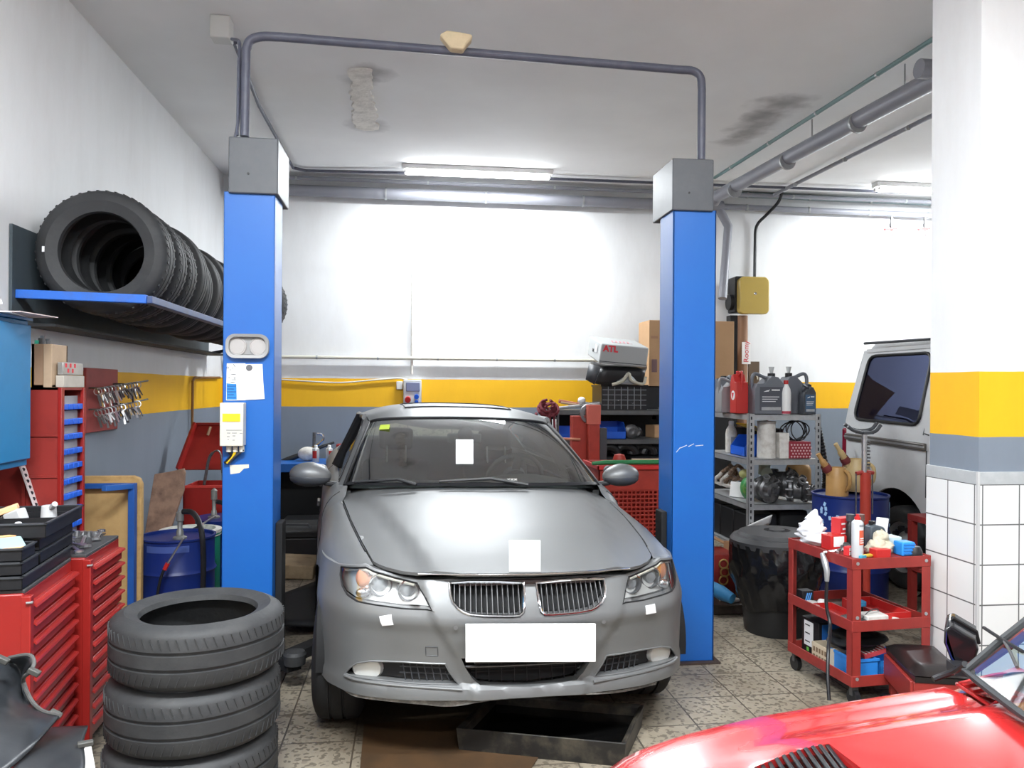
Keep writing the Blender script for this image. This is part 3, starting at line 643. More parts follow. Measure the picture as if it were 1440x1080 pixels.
order = ['first tyre in the wall rack, facing the camera with a white mark on its sidewall', 'second tyre in the wall rack, just behind the one with a white mark', 'third tyre in the wall rack counted from the open end', 'fourth tyre in the wall rack counted from the open end', 'fifth tyre in the wall rack counted from the open end',
         'sixth tyre in the wall rack, next to the blue post']
for k, (R, w_, rim) in enumerate(spec):
    yy = y+w_/2; y += w_+0.045
    if k == len(spec)-1: lab = 'far end tyre of the wall rack, peeping out beyond the blue post'; yy = 7.95
    elif k < 6: lab = order[k]
    else: lab = ('tyre of the wall rack just vanishing behind the blue post', 'tyre of the wall rack in the dark row hidden by the blue post')[min(k-6, 1)]
    # rest between wall panel and long bar
    xc = LX+0.05+R; zc_ = zb+math.sqrt(max(0.01, (R+0.045)**2-(xb-xc)**2))
    zc_ = min(zc_, zb+0.30)
    if k == len(spec)-1: xc = xb-0.16; zc_ = zb+0.345
    o = tag(tyre_mb(R, w_, rim, Matrix(), 64, 46 if k < 3 or k == len(spec)-1 else 0).build('tyre', M_RUB), lab, 'tyre', 'tyres in the wall rack')
    if k == 0:
        a1 = PI*0.02
        MB().obox(Matrix.Rotation(PI, 4, 'Z') @ T(0.278, 0.0, 0.1265) , 0.012, 0.03, 0.003).build('chalk_mark', M_WHITE, o)
        tm = MB()
        o.children[0].location.z = -0.253
    o.location = (xc, yy, zc_); o.rotation_euler = (-PI/2+0.02*rnd.uniform(-1, 1), 0.0, (0.05 if k == 0 else 0.03+rnd.uniform(-0.03, 0.03)))
# ------------------------------------------------------------------ left side furniture
def tool_cabinet(label, near, far, z, depth, n, name='tool_cabinet'):
    near = Vector(near); far = Vector(far); d = far-near; L = d.length; rz = math.atan2(d.y, d.x)
    t = thing(name, label, 'tool cabinet', (near.x, near.y, 0), rz, 'red tool cabinets')
    MB().box(0, L, 0.012, depth, 0.06, z).build('body', M_RED, t, bevel=0.006)
    MB().box(0.01, L-0.01, 0.01, depth-0.01, z-0.002, z+0.012).build('top_mat', mat('ribbed_mat', (0.05, 0.05, 0.052), 0.6), t, bevel=0.003)
    hz = (z-0.13)/n
    for k in range(n):
        z0 = 0.09+k*hz
        dr = MB().box(0.038, L-0.006, -0.004, 0.014, z0+0.006, z0+hz-0.004).build('drawer', M_RED, t, bevel=0.003)
        M = T(0.05, -0.004, z0+hz-0.012)
        MB().prism([(0, 0), (-0.014, -0.003), (-0.017, -0.011), (-0.012, -0.013), (-0.01, -0.008), (0, -0.007)], L-0.046, T(0.039, -0.004, z0+hz-0.006) @ frame((0, 0, 0), (0, 1, 0), (0, 0, 1))).build('handle', mat_redlip, dr)
    for (x, y) in ((0.06, 0.06), (L-0.06, 0.06), (0.06, depth-0.06), (L-0.06, depth-0.06)):
        MB().cyl((x-0.015, y, 0.032), (x+0.015, y, 0.032), 0.032, n=14).build('caster', M_BLACK, t)
    MB().box(-0.002, 0.035, -0.012, 0.02, 0.07, z-0.01).build('corner_post', M_RED, t, bevel=0.003)
    MB().tube([(0.005, -0.015, z-0.03), (-0.006, -0.018, z-0.03), (-0.01, 0.0, z-0.03)], 0.004, 8).build('hook', M_STEEL, t)
    return t
mat_redlip = mat('red_handle_lip', (0.35, 0.024, 0.02), 0.35, coat=0.2)
c1n, c1f = at(38, 830, Z=0.862), at(105, 783, Z=0.862)
cab1 = tool_cabinet('red drawer cabinet under the black organiser trays, nearest the camera', (c1n.x, c1n.y), (c1f.x, c1f.y), 0.85, 0.44, 11)
c2n, c2f = at(116, 785, Z=0.862), at(171, 752, Z=0.862); c2n = c2n+(c2f-c2n)*0.12
cab2 = tool_cabinet('red drawer cabinet with loose wrenches on top, beside the chipboard panel', (c2n.x, c2n.y), (c2f.x, c2f.y), 0.85, 0.44, 11)
# side panel recess of the near cabinet is a real pressed panel
MB().box(-0.006, 0.0, 0.09, 0.4, 0.12, 0.76).build('side_panel', M_RED, cab1, bevel=0.004)

# black organiser trays
def tray(label, M, L, W, H, nx, ny, m=None):
    o = thing('organiser_tray', label, 'tray', M.to_translation(), 0, 'black organiser trays', rot=M.to_euler())
    mb = MB(); th = 0.005
    mb.box(0, L, 0, W, 0, th)
    for (a, b, c, d) in ((0, L, 0, th), (0, L, W-th, W), (0, th, 0, W), (L-th, L, 0, W)): mb.box(a, b, c, d, 0, H)
    mb.build('tub', m or M_BLACK, o, bevel=0.002)
    dv = MB()
    for i in range(1, nx): dv.box(L*i/nx-th/2, L*i/nx+th/2, th, W-th, th, H-0.004)
    for j in range(1, ny): dv.box(th, L-th, W*j/ny-th/2, W*j/ny+th/2, th, H-0.004)
    if nx > 1 or ny > 1: dv.build('divider', m or M_BLACK, o)
    rm = MB(); e = 0.006
    for (a, b, c, d) in ((-e, L+e, -e, th), (-e, L+e, W-th, W+e), (-e, th, -e, W+e), (L-th, L+e, -e, W+e)): rm.box(a, b, c, d, H-0.006, H)
    rm.build('rim', M_DGREY, o)
    return o
B1 = mat_of(cab1)
zt = 0.864
lab = ['lowest black organiser tray, full width on the red cabinet', 'second black organiser tray from the cabinet top, set back', 'third black organiser tray from the cabinet top, set back', 'uppermost black organiser tray, holding white connectors']
tray(lab[0], B1 @ T(0.0, 0.015, zt), 0.56, 0.4, 0.046, 4, 2)
tray(lab[1], B1 @ T(0.2, 0.02, zt+0.048), 0.4, 0.4, 0.048, 3, 2)
tray(lab[2], B1 @ T(0.19, 0.02, zt+0.098), 0.41, 0.42, 0.048, 3, 2)
tt = tray(lab[3], B1 @ T(0.16, -0.01, zt+0.148), 0.46, 0.43, 0.056, 3, 2)
tray('small black organiser tray on the lower front step of the stack', B1 @ T(0.01, 0.02, zt+0.048), 0.17, 0.36, 0.046, 1, 2)
t5 = tray('upper black organiser tray of the front step, holding a foam pad', B1 @ T(0.012, 0.02, zt+0.096), 0.13, 0.36, 0.046, 1, 2)
Bt = mat_of(tt)
M_GREYW = mat('greyish_white', (0.5, 0.5, 0.51), 0.5)
def connector(label, x, y, a, kind):
    t = thing('plug_connector', label, 'connector', (Bt @ Vector((x, y, 0.008))), 0, 'white connectors in the top tray', rot=(Bt @ RZ(a)).to_euler())
    if kind == 0:
        MB().cyl((0, 0, 0.02), (0.0, 0, 0.075), 0.03, 0.026, 14).build('body', M_GREYW, t, bevel=0.003); MB().cyl((0, 0, 0.055), (-0.05, -0.02, 0.085), 0.011, n=8).build('stem', M_GREYW, t)
    elif kind == 1:
        MB().obox(T(0, 0, 0.04) @ RY(0.4), 0.075, 0.045, 0.05).build('body', M_GREYW, t, bevel=0.008); MB().cyl((0.01, -0.02, 0.05), (0.01, -0.026, 0.05), 0.009, n=10).cyl((-0.015, -0.02, 0.055), (-0.015, -0.026, 0.055), 0.009, n=10).build('socket', M_BLACK, t)
    else:
        MB().cyl((0, 0, 0), (0, 0, 0.045), 0.03, 0.01, 10).build('body', M_GREYW, t, bevel=0.003)
connector('white round connector with a stem in the far compartment of the top tray', 0.27, 0.07, 0.3, 0)
connector('white two hole connector in the middle of the top tray', 0.09, 0.26, 1.0, 1)
connector('white cone shaped cap in the near compartment of the top tray', 0.06, 0.11, 0, 2)
connector('flat pale connector between the dividers of the top tray', 0.22, 0.17, 1.2, 1)
p5 = mat_of(t5)
o = thing('foam_pad', 'orange and blue grey foam pad lying in the front step tray', 'pad', p5 @ Vector((0.07, 0.12, 0.03)), 0, rot=(p5 @ RZ(0.5) @ RY(-0.25)).to_euler())
MB().box(-0.05, 0.05, -0.1, 0.06, 0, 0.022).build('pad', mat('blue_grey_foam', (0.3, 0.42, 0.44), 0.8), o, bevel=0.004)
MB().box(0.05, 0.062, -0.1, 0.06, -0.004, 0.024).box(-0.062, -0.05, -0.1, 0.06, -0.004, 0.024).build('edge_strip', mat('orange_foam', (0.8, 0.4, 0.18), 0.8), o)
o = thing('foam_block', 'pale orange foam block at the picture edge behind the trays', 'block', at(-2, 735, Y=3.2))
MB().obox(RZ(0.3) @ RY(-0.35) @ T(-0.03, 0.05, 0.0), 0.09, 0.05, 0.022).build('block', mat('orange_foam_pale', (0.8, 0.47, 0.25), 0.8), o, bevel=0.004)
o.location = (o.location.x, o.location.y+0.1, zt+0.225)

# loose wrenches on the far cabinet
def wrench(label, M, L, m=M_STEEL, ring=True):
    t = thing('wrench', label, 'wrench', M.to_translation(), 0, 'wrenches on the red cabinet', rot=M.to_euler())
    MB().obox(T(L/2, 0, 0.006), L*0.82, 0.014, 0.007).build('shank', m, t, bevel=0.002)
    if ring: MB().lathe([(0.009, 0), (0.018, 0), (0.018, 0.011), (0.009, 0.011)], 14, T(L*0.95, 0, 0), closed=True).build('ring_end', m, t)
    MB().prism([(-0.02, -0.006), (-0.004, -0.008), (0.01, -0.018), (0.022, -0.01), (0.022, 0.01), (0.01, 0.018), (-0.004, 0.008), (-0.02, 0.006), (-0.002, 0)][:0] or [(0.022, -0.01), (0.022, 0.01), (0.004, 0.02), (-0.014, 0.017), (-0.004, 0.008), (-0.004, -0.008), (-0.014, -0.017), (0.004, -0.02)], 0.01).build('open_end', m, t)
    return t
B2 = mat_of(cab2)
wl = [(0.05, 0.05, 0.5, 0.22), (0.09, 0.14, 0.15, 0.26), (0.13, 0.05, 0.9, 0.2), (0.2, 0.09, 0.25, 0.24), (0.27, 0.16, 0.5, 0.2), (0.3, 0.06, 0.2, 0.22), (0.05, 0.2, 0.1, 0.2), (0.22, 0.23, 0.4, 0.22)]
for k, (x, y, a, L) in enumerate(wl):
    wrench('loose steel wrench in the jumble on the red cabinet beside the chipboard', B2 @ T(x, y, 0.863+0.004*(k % 3)) @ RZ(a), L)
o = thing('ratchet', 'ratchet with a red ring lying among the wrenches on the red cabinet', 'ratchet', B2 @ Vector((0.2, 0.19, 0.864)), 0, rot=(B2 @ RZ(0.9)).to_euler())
MB().cyl((0, 0, 0.012), (0.16, 0, 0.014), 0.01, n=10).build('handle', M_STEEL, o); MB().cyl((0, 0, 0), (0, 0, 0.03), 0.02, n=14).build('head', M_DSTEEL, o)
MB().lathe([(0.011, -0.008), (0.018, -0.008), (0.018, 0.008), (0.011, 0.008)], 14, T(0.05, 0, 0.014) @ RY(PI/2), closed=True).build('red_ring', M_REDP, o)
o = thing('socket_set', 'row of shiny sockets at the far corner of the red cabinet', 'socket set', B2 @ Vector((0.42, 0.1, 0.863)), 0, rot=(B2).to_euler())
for k in range(5): MB().lathe([(0, 0), (0.013, 0), (0.014, 0.026), (0.009, 0.026), (0.008, 0.012), (0, 0.012)], 12, T(-0.01+0.012*k, 0.03*k, 0)).build('socket', M_STEEL, o)
MB().box(-0.03, 0.08, -0.02, 0.15, -0.001, 0.002).build('rail', M_DSTEEL, o)

# blue wall cabinet
z0, z1 = 1.2, 1.866
t = thing('wall_cabinet', 'teal blue metal wall cabinet above the black trays', 'cabinet', (LX, 3.5, z0))
MB().box(LX+0.002, -1.765, 3.1, 3.93, z0, z1).build('body', M_TEAL, t, world=True, bevel=0.004)
MB().box(-1.765, -1.75, 3.1, 3.93, z0+0.03, z1-0.02).build('door', M_TEAL, t, world=True, bevel=0.005)
MB().box(-1.752, -1.738, 3.52, 3.6, 1.49, 1.52).cyl((-1.75, 3.57, 1.46), (-1.735, 3.57, 1.46), 0.011, n=10).build('handle', M_DGREY, t, world=True)
MB().box(LX+0.002, -1.745, 3.1, 3.935, z1, z1+0.012).build('top_panel', mat('teal_edge', (0.02, 0.15, 0.38), 0.4), t, world=True)
for k, (x, y, a) in enumerate(((-1.85, 3.75, 0.2), (-1.78, 3.82, -0.1))):
    o = tag(MB().box(-0.12, 0.12, -0.15, 0.15, 0, 0.004).build('paper_sheet', (M_PAPER, mat('pink_paper', (0.72, 0.6, 0.58), 0.8))[k]), ('white paper sheet overhanging the teal wall cabinet', 'pinkish paper sheet lying on the teal wall cabinet')[k], 'paper')
    o.location = (x, y, z1+0.014+0.005*k); o.rotation_euler = (0, 0, a)
o = thing('wire_roll', 'small roll with a red top lying on the teal wall cabinet', 'roll', (-1.82, 3.62, z1+0.025))
MB().cyl((0, 0, 0), (0, 0, 0.06), 0.05, n=18).build('roll', M_DWHITE, o); MB().cyl((0, -0.03, 0.06), (0, -0.03, 0.11), 0.028, n=14).build('cap', mat('dull_red', (0.42, 0.06, 0.06), 0.5), o)
for k in range(3): MB().tube([(0.05*math.cos(a), 0.05+0.03*k*0.4+0.01, 0.03+0.05*math.sin(a)) for a in [PI*j/8 for j in range(9)]], 0.003, 6).build('wire', M_STEEL, o)

# red panel under the cabinet with a leaning strip
t = thing('tool_board', 'red sheet metal panel below the teal cabinet behind the black trays', 'panel', (LX+0.03, 3.6, 0))
MB().box(LX+0.01, LX+0.03, 3.0, 4.05, 0.0, 1.19).build('sheet', M_RED, t, world=True)
for yy in (3.35, 3.55, 3.75): MB().box(LX+0.03, LX+0.07, yy, yy+0.05, 0.1, 1.15).build('rib', M_RED2, t, world=True, bevel=0.004)
p = at(31, 655, X=-1.86); q = at(52, 714, X=-1.80)
pr = MB().bar(p, q, 0.008, 0.045)
t = thing('perforated_strip', 'white perforated metal strip leaning against the red organiser', 'strip', q)
pr.build('strip', mat('pale_strip', (0.75, 0.68, 0.68), 0.5), t, world=True)
hl = MB()
for k in range(7):
    c = p.lerp(q, (k+0.6)/7.2); hl.cyl(c+Vector((0.001, -0.008, 0)), c+Vector((0.006, -0.012, 0)), 0.009, n=8)
hl.build('hole', M_INK, t, world=True)

# drawer organiser
xf = -1.70; ya = at(85, 600, X=xf).y; yb = at(118, 600, X=xf).y; zt_ = at(100, 545, X=xf).z
t = thing('parts_organiser', 'tall red organiser with rows of blue fronted small drawers', 'organiser', (xf-0.17, (ya+yb)/2, 0))
bd = MB(); bd.box(LX+0.04, xf-0.012, ya, ya+0.01, 0, zt_).box(LX+0.04, xf-0.012, yb-0.01, yb, 0, zt_).box(LX+0.04, xf, ya, yb, zt_-0.012, zt_).box(LX+0.04, LX+0.05, ya, yb, 0, zt_)
bd.build('body', M_RED2, t, world=True)
MB().box(xf-0.012, xf+0.006, ya-0.004, ya+0.03, 0, zt_).build('upright', M_RED, t, world=True, bevel=0.002)
MB().box(xf-0.012, xf+0.006, yb-0.02, yb+0.002, 0, zt_).build('upright', M_RED, t, world=True, bevel=0.002)
for zz in (1.12, 0.74, 1.32): MB().box(LX+0.2, xf-0.01, ya-0.007, ya, zz, zz+0.012).build('side_rib', M_RED2, t, world=True)
MB().box(-1.87, -1.855, ya-0.012, ya, 0.2, zt_-0.02).build('side_rib', M_RED2, t, world=True)
nr = 15; hz = 0.0745
M_TRAYG = mat('grey_drawer', (0.34, 0.335, 0.33), 0.6)
for k in range(nr):
    z = zt_-0.03-(k+1)*hz
    if z < 0.3: break
    dr = MB().box(xf-0.25, xf-0.01, ya+0.03, yb-0.02, z, z+0.006).box(xf-0.03, xf-0.024, ya+0.03, yb-0.02, z, z+hz-0.012).build('drawer_row', M_TRAYG, t, world=True)
    n = 4; w = (yb-ya-0.05)/n
    for j in range(n):
        MB().box(xf-0.02, xf+0.004, ya+0.032+j*w, ya+0.032+(j+1)*w-0.006, z-0.006, z+0.022).build('blue_front', M_BINB, dr, world=True, bevel=0.003)
# on the organiser: wooden box with tools and a tin
xa = at(47, 520, Y=ya+0.02).x; xm = at(64, 520, Y=ya+0.02).x; xb_ = at(76, 520, Y=ya+0.02).x; zt2 = at(60, 484, Y=ya+0.02).z
t = thing('wooden_box', 'narrow open wooden box of hand tools on top of the red organiser', 'box', ((xa+xb_)/2, ya+0.08, zt_))
wb = MB(); y_ = ya+0.0
for (a, b, c, d) in ((xa, xm, y_, y_+0.012), (xa, xb_, y_+0.16, y_+0.172), (xa, xa+0.012, y_, y_+0.17)): wb.box(a, b, c, d, zt_, zt2)
wb.box(xa, xb_, y_, y_+0.17, zt_, zt_+0.012); wb.build('box', M_WOOD, t, world=True)
MB().box(xm, xb_, y_-0.004, y_+0.172, zt_, zt2).build('front_board', mat('pale_board', (0.55, 0.4, 0.27), 0.7, dirt=0.3), t, world=True, bevel=0.002)
for k, (px, c) in enumerate(((50, M_GREEN), (58, M_BLACK), (64, M_DGREY), (69, M_DSTEEL), (72, M_DGREY))):
    a = Vector((at(px, 484, Y=y_+0.06+0.02*k).x, y_+0.04+0.02*k, zt_+0.1)); b = a+Vector((0.01*rnd.uniform(-1, 1.6), 0, zt2-zt_-0.1+0.02+0.012*(k % 3)))
    if a.x > xm: a.x = b.x = xm-0.006-0.008*k*0.5
    o = thing('screwdriver', ('green', 'black', 'dark grey', 'bare steel', 'slim grey')[k]+' tool handle sticking out of the wooden box', 'screwdriver', a, 0, 'tools in the wooden box')
    MB().cyl(a, a.lerp(b, 0.5), 0.004, n=8).build('blade', M_DSTEEL, o, world=True); MB().cyl(a.lerp(b, 0.5), b, 0.008, 0.01, 10).build('grip', c, o, world=True)
zc1 = at(97, 531, Y=ya+0.1).z
y1, y2 = ya+0.03, yb-0.01
x0 = at(78, 530, Y=y1).x; 
t = thing('tin_box', 'grey tin box with red and white print on the red organiser', 'box', (-1.75, (y1+y2)/2, zt_+0.06))
MB().box(xb_+0.01, xf+0.0, y1, y2, zt_+0.062, zt_+0.125).build('tin', mat('tin_grey', (0.45, 0.43, 0.4), 0.4, 0.4, dirt=0.5), t, world=True, bevel=0.004)
lb = MB(); 
for k in range(5): lb.box(xf+0.0, xf+0.002, y1+0.02+k*0.026, y1+0.036+k*0.026, zt_+0.1-(k % 2)*0.026, zt_+0.12-(k % 2)*0.026)
lb.build('red_print', M_INKR, t, world=True)
t = tag(MB().box(xb_+0.005, xf+0.004, y1-0.005, y2+0.004, zt_+0.001, zt_+0.06).build('flat_box', mat('beige_box', (0.5, 0.46, 0.4), 0.7, dirt=0.4), bevel=0.003), 'flat beige box under the grey tin on the red organiser', 'box')

# red pegboard with clamps on the wall
a = at(121, 517, X=LX+0.02); b = at(165, 603, X=LX+0.02)
t = thing('clamp_board', 'dull red board on the wall hung with steel clamps', 'board', (LX+0.01, (a.y+b.y)/2, b.z))
MB().box(LX+0.003, LX+0.022, a.y, b.y, b.z, at(121, 517, X=LX+0.02).z).build('board', mat('dull_red_board', (0.36, 0.06, 0.055), 0.6, dirt=0.4), t, world=True, bevel=0.003)
rails = []
for k, py in enumerate((547, 577)):
    z = at(145, py, X=LX+0.1).z; r0 = Vector((LX+0.1, a.y-0.05, z)); r1 = Vector((LX+0.12, b.y+0.32, z+0.06))
    rl = MB().tube([r0, r0.lerp(r1, 0.6), r1], 0.006, 8)
    for f in (0.1, 0.55): q = r0.lerp(r1, f); rl.tube([(LX+0.02, q.y, q.z), q], 0.006, 6)
    rl.build('rail', M_DSTEEL, t, world=True); rails.append((r0, r1))
    for j in range(13):
        q = r0.lerp(r1, 0.03+0.062*j); L = rnd.uniform(0.05, 0.1); tw = rnd.uniform(-0.5, 0.5)
        o = thing('hose_clamp', ('steel clamp hanging on the upper rail of the red board', 'steel clamp hanging on the lower rail of the red board')[k], 'clamp', q, 0, ('clamps on the upper rail', 'clamps on the lower rail')[k], rot=(0.2*rnd.uniform(-1, 1), 0, tw))
        MB().lathe([(0.02, -0.006), (0.025, -0.006), (0.025, 0.006), (0.02, 0.006)], 14, T(0, 0, -0.018) @ RX(PI/2), closed=True).build('ring', M_STEEL, o)
        MB().bar((0, 0, -0.035), (0.02, 0, -0.035-L), 0.012, 0.012).bar((0.004, 0.01, -0.035), (0.035, 0.014, -0.03-L*0.8), 0.008, 0.008).build('jaw', (M_DSTEEL, M_STEEL)[j % 2], o)

# chipboard panel with blue frame
yb0 = 4.95
t = thing('chipboard_sheet', 'chipboard panel with a thick rounded edge standing behind the red cabinets', 'panel', (at(160, 800, Y=yb0+0.1).x, yb0+0.1, 0))
xl = at(104, 700, Y=yb0).x; xr = at(195, 700, Y=yb0).x; zt3 = at(150, 671, Y=yb0).z
w_ = xr-xl; pl = [(xl, 0), (xr, 0), (xr, zt3-0.05), (xr-0.015, zt3-0.015), (xr-0.05, zt3), (xl, zt3)]
MB().prism(pl, 0.045, T(0, yb0+0.05, 0) @ RX(PI/2) @ T(0, 0, -0.045)).build('board', M_OSB, t, world=True, bevel=0.006)
MB().prism([(p[0] if p[0] < xl+0.01 else p[0]-0.05, p[1] if p[1] < 0.1 else p[1]-0.03) for p in pl], 0.01, T(0, yb0+0.051, 0) @ RX(PI/2) @ T(0, 0, 0.0)).build('face', mat('yellow_ply', (0.55, 0.36, 0.15), 0.7, dirt=0.6, dcol=(0.36, 0.2, 0.07), scale=5), t, world=True)
xb0 = at(186, 700, Y=yb0).x
t = thing('angle_iron', 'blue steel angle frame leaning on the chipboard panel', 'frame', (xb0, yb0, 0))
zf = at(150, 680, Y=yb0).z
fr = MB().box(xb0-0.018, xb0+0.018, yb0-0.02, yb0+0.03, 0, zf).box(xl-0.1, xb0, yb0-0.005, yb0+0.03, zf-0.03, zf)
fr.build('frame', mat('frame_blue', (0.02, 0.1, 0.38), 0.45, dirt=0.4), t, world=True, bevel=0.002)
MB().bar(Vector((xb0, yb0-0.01, zf-0.015)), at(146, 687, Y=yb0-0.22), 0.03, 0.03).build('arm', mat('frame_blue2', (0.025, 0.12, 0.42), 0.45), t, world=True, bevel=0.002)

# drums and pumps
def drum(label, c, r, h, m, rings=2, rim=None):
    t = thing('steel_drum', label, 'drum', (c[0], c[1], 0))
    pr = [(0, 0), (r-0.004, 0), (r, 0.01)]
    for k in range(1, rings+1): z = h*k/(rings+1); pr += [(r, z-0.02), (r+0.012, z), (r, z+0.02)]
    pr += [(r, h-0.02), (r+0.008, h-0.01), (r+0.008, h), (r-0.006, h), (r-0.008, h-0.018), (0, h-0.018)]
    MB().lathe(pr, 40).build('body', m, t)
    return t
yd = 5.25; c = at(250, 765, Y=yd); hd = at(250, 760, Y=yd-0.2).z; rd = at(301, 765, Y=yd).x-c.x
dr1 = drum('dark blue oil drum with a hand pump, beside the chipboard panel', (c.x, yd), rd, hd, M_DRUM)
MB().lathe([(rd*1.003, hd-0.075), (rd*1.003, hd-0.035)], 24, None, False, -2.2, -1.0).build('pale_label', mat('faded_label', (0.06, 0.1, 0.32), 0.5), dr1)
def pump(label, p, h, hose, r=0.015, rod=None):
    t = thing('hand_pump', label, 'pump', p)
    MB().lathe([(0, 0), (0.042, 0), (0.042, 0.012), (r+0.008, 0.02), (r+0.006, 0.05), (r, 0.06), (r, h*0.6), (r+0.008, h*0.62), (r+0.008, h*0.92), (r*0.6, h*0.97), (0.008, h), (0, h)], 18, T(*p)).build('body', mat('pump_grey', (0.25, 0.25, 0.24), 0.45, 0.4, dirt=0.4), t, world=True)
    MB().tube(cr(hose, 6), 0.017, 10).build('hose', M_BLACK, t, world=True)
    if rod:
        MB().tube(rod[:2], 0.006, 8).build('rod', M_STEEL, t, world=True)
        MB().tube([rod[1], rod[1].lerp(rod[2], 0.5)], 0.013, 10).build('red_grip', M_REDP, t, world=True)
        MB().tube(cr(rod[1:], 5), 0.009, 8).build('nozzle_hose', M_BLACK, t, world=True)
    return t
pz = Vector((at(253, 757, Y=yd-0.05).x, yd-0.05, hd-0.017))
hz_ = at(253, 717, Y=yd-0.05).z-pz.z
pump('grey hand pump with black hose on the dark blue drum', pz, hz_, [Vector((pz.x+0.02, pz.y-0.01, pz.z+hz_*0.95)), at(272, 722, Y=yd-0.1), at(283, 745, Y=yd-0.28), at(286, 790, Y=yd-0.3), at(285, 840, Y=yd-0.3), at(284, 880, Y=yd-0.3)],
     rod=[at(258, 757, Y=yd-0.3), at(236, 792, Y=yd-0.3), at(227, 810, Y=yd-0.3), at(221, 840, Y=yd-0.3), at(219, 880, Y=yd-0.3)])
yg = 5.75; c = at(268, 745, Y=yg); hg = at(268, 744, Y=yg).z; rg = at(309, 745, Y=yg).x-c.x
dr2 = drum('green drum with an open whitish top behind the blue drum', (c.x, yg), rg, hg-0.02, M_GREEN, 0)
MB().lathe([(rg+0.006, hg-0.04), (rg+0.01, hg), (rg-0.03, hg+0.004), (rg-0.035, hg-0.05), (0, hg-0.05)], 36).build('white_rim', M_DWHITE, dr2)
pg = Vector((at(301, 712, Y=yg+0.35).x, yg+0.35, 0.60))
ob = thing('steel_drum', 'second dark blue drum behind the green drum and the post', 'drum', (pg.x+0.08, pg.y+0.05, 0))
MB().lathe([(0, 0), (0.22, 0), (0.22, 0.59), (0.226, 0.6), (0, 0.6)], 32).build('body', M_DRUM, ob)
pump('grey hand pump rising behind the green drum, against the red chest', pg, at(301, 690, Y=yg+0.35).z-pg.z+0.02, [pg+Vector((0.02, 0, 0.12)), pg+Vector((0.08, -0.02, 0.1)), pg+Vector((0.16, -0.04, -0.02)), pg+Vector((0.2, -0.06, -0.1))], 0.014,
     rod=[pg+Vector((0.02, -0.02, 0.02)), at(284, 737, Y=yg+0.02), at(276, 742, Y=yg-0.02), at(268, 746, Y=yg-0.03)])
# brown board leaning on the wall
yk = 5.95
pk = [(203, 757), (205, 740), (213, 690), (217, 667), (236, 664), (258, 659), (260, 665), (258, 690), (247, 722), (236, 757)]
ps = [at(x, y, Y=yk+0.12*(757-y)/95) for x, y in pk]; n = len(ps)
o = MB().add(ps+[p+Vector((0.0, 0.035, 0.0)) for p in ps], [tuple(range(n)), tuple(reversed(range(n, 2*n)))]+[(i, (i+1) % n, (i+1) % n+n, i+n) for i in range(n)]).build('brown_board', M_PLANK, smooth=0, bevel=0.004)
tag(o, 'weathered brown board propped upright behind the blue drum', 'board')
# red chest on legs with open lid
yc = 6.45; xl = at(257, 700, Y=yc).x; xr = -1.25; zb_ = at(260, 720, Y=yc).z-0.25; zt4 = at(280, 684, Y=yc).z
t = thing('tool_chest', 'red tool chest with its lid propped open against the wall corner', 'tool chest', ((xl+xr)/2, yc+0.2, 0))
ch = MB(); dpt = 0.42
for (a, b, c_, d) in ((xl, xr, yc, yc+0.012), (xl, xr, yc+dpt-0.012, yc+dpt), (xl, xl+0.012, yc, yc+dpt), (xr-0.012, xr, yc, yc+dpt)): ch.box(a, b, c_, d, 0.02, zt4)
ch.box(xl, xr, yc, yc+dpt, 0.02, 0.035).box(xl+0.012, xr-0.012, yc+0.012, yc+dpt-0.012, zt4-0.1, zt4-0.09); ch.build('box', M_RED, t, world=True, bevel=0.003)
MB().box(xl-0.004, xr, yc-0.008, yc+0.02, zt4-0.012, zt4+0.006).build('rim', mat('red_edge', (0.5, 0.04, 0.03), 0.4), t, world=True)
l0 = at(252, 660, Y=yc+dpt+0.01); l1 = at(276, 596, Y=yc+dpt+0.28); dl = l1-l0
n_ = Vector((1, 0, 0)).cross(Vector((0, dl.y, dl.z))).normalized()
lm = MB(); W = xr-xl
for (a, b) in ((Vector((0, 0, 0)), None),):
    P = [l0, l0+Vector((W, 0, 0)), l1+Vector((W, 0, 0)), l1]
    lm.add(P+[p-n_*0.014 for p in P], [(0, 1, 2, 3), (7, 6, 5, 4), (0, 1, 5, 4), (1, 2, 6, 5), (2, 3, 7, 6), (3, 0, 4, 7)])
lo = lm.build('lid', mat('red_lid', (0.3, 0.018, 0.014), 0.45, dirt=0.4), t, world=True)
MB().bar(l0+Vector((0, -0.03, 0.0)), l1+Vector((0, -0.03, 0)), 0.02, 0.06).bar(l1, l1+Vector((W, 0, 0)), 0.05, 0.02).build('lid_edge', M_RED, lo, world=True)
MB().bar(at(292, 612, Y=yc+dpt+0.18), at(296, 600, Y=yc+dpt+0.2), 0.012, 0.02).build('label', M_WOOD, lo, world=True)
hk = [at(287, 682, Y=yc+0.2), at(290, 665, Y=yc+0.2), at(294, 645, Y=yc+0.2), at(300, 636, Y=yc+0.2), at(307, 634, Y=yc+0.2), at(311, 642, Y=yc+0.2), at(312, 665, Y=yc+0.2)]
tag(MB().tube(cr(hk, 5), [0.012]*15+[0.007]*16, 8).build('bent_lance', M_DSTEEL), 'bent steel lance with a curved hose standing in the red chest', 'lance')

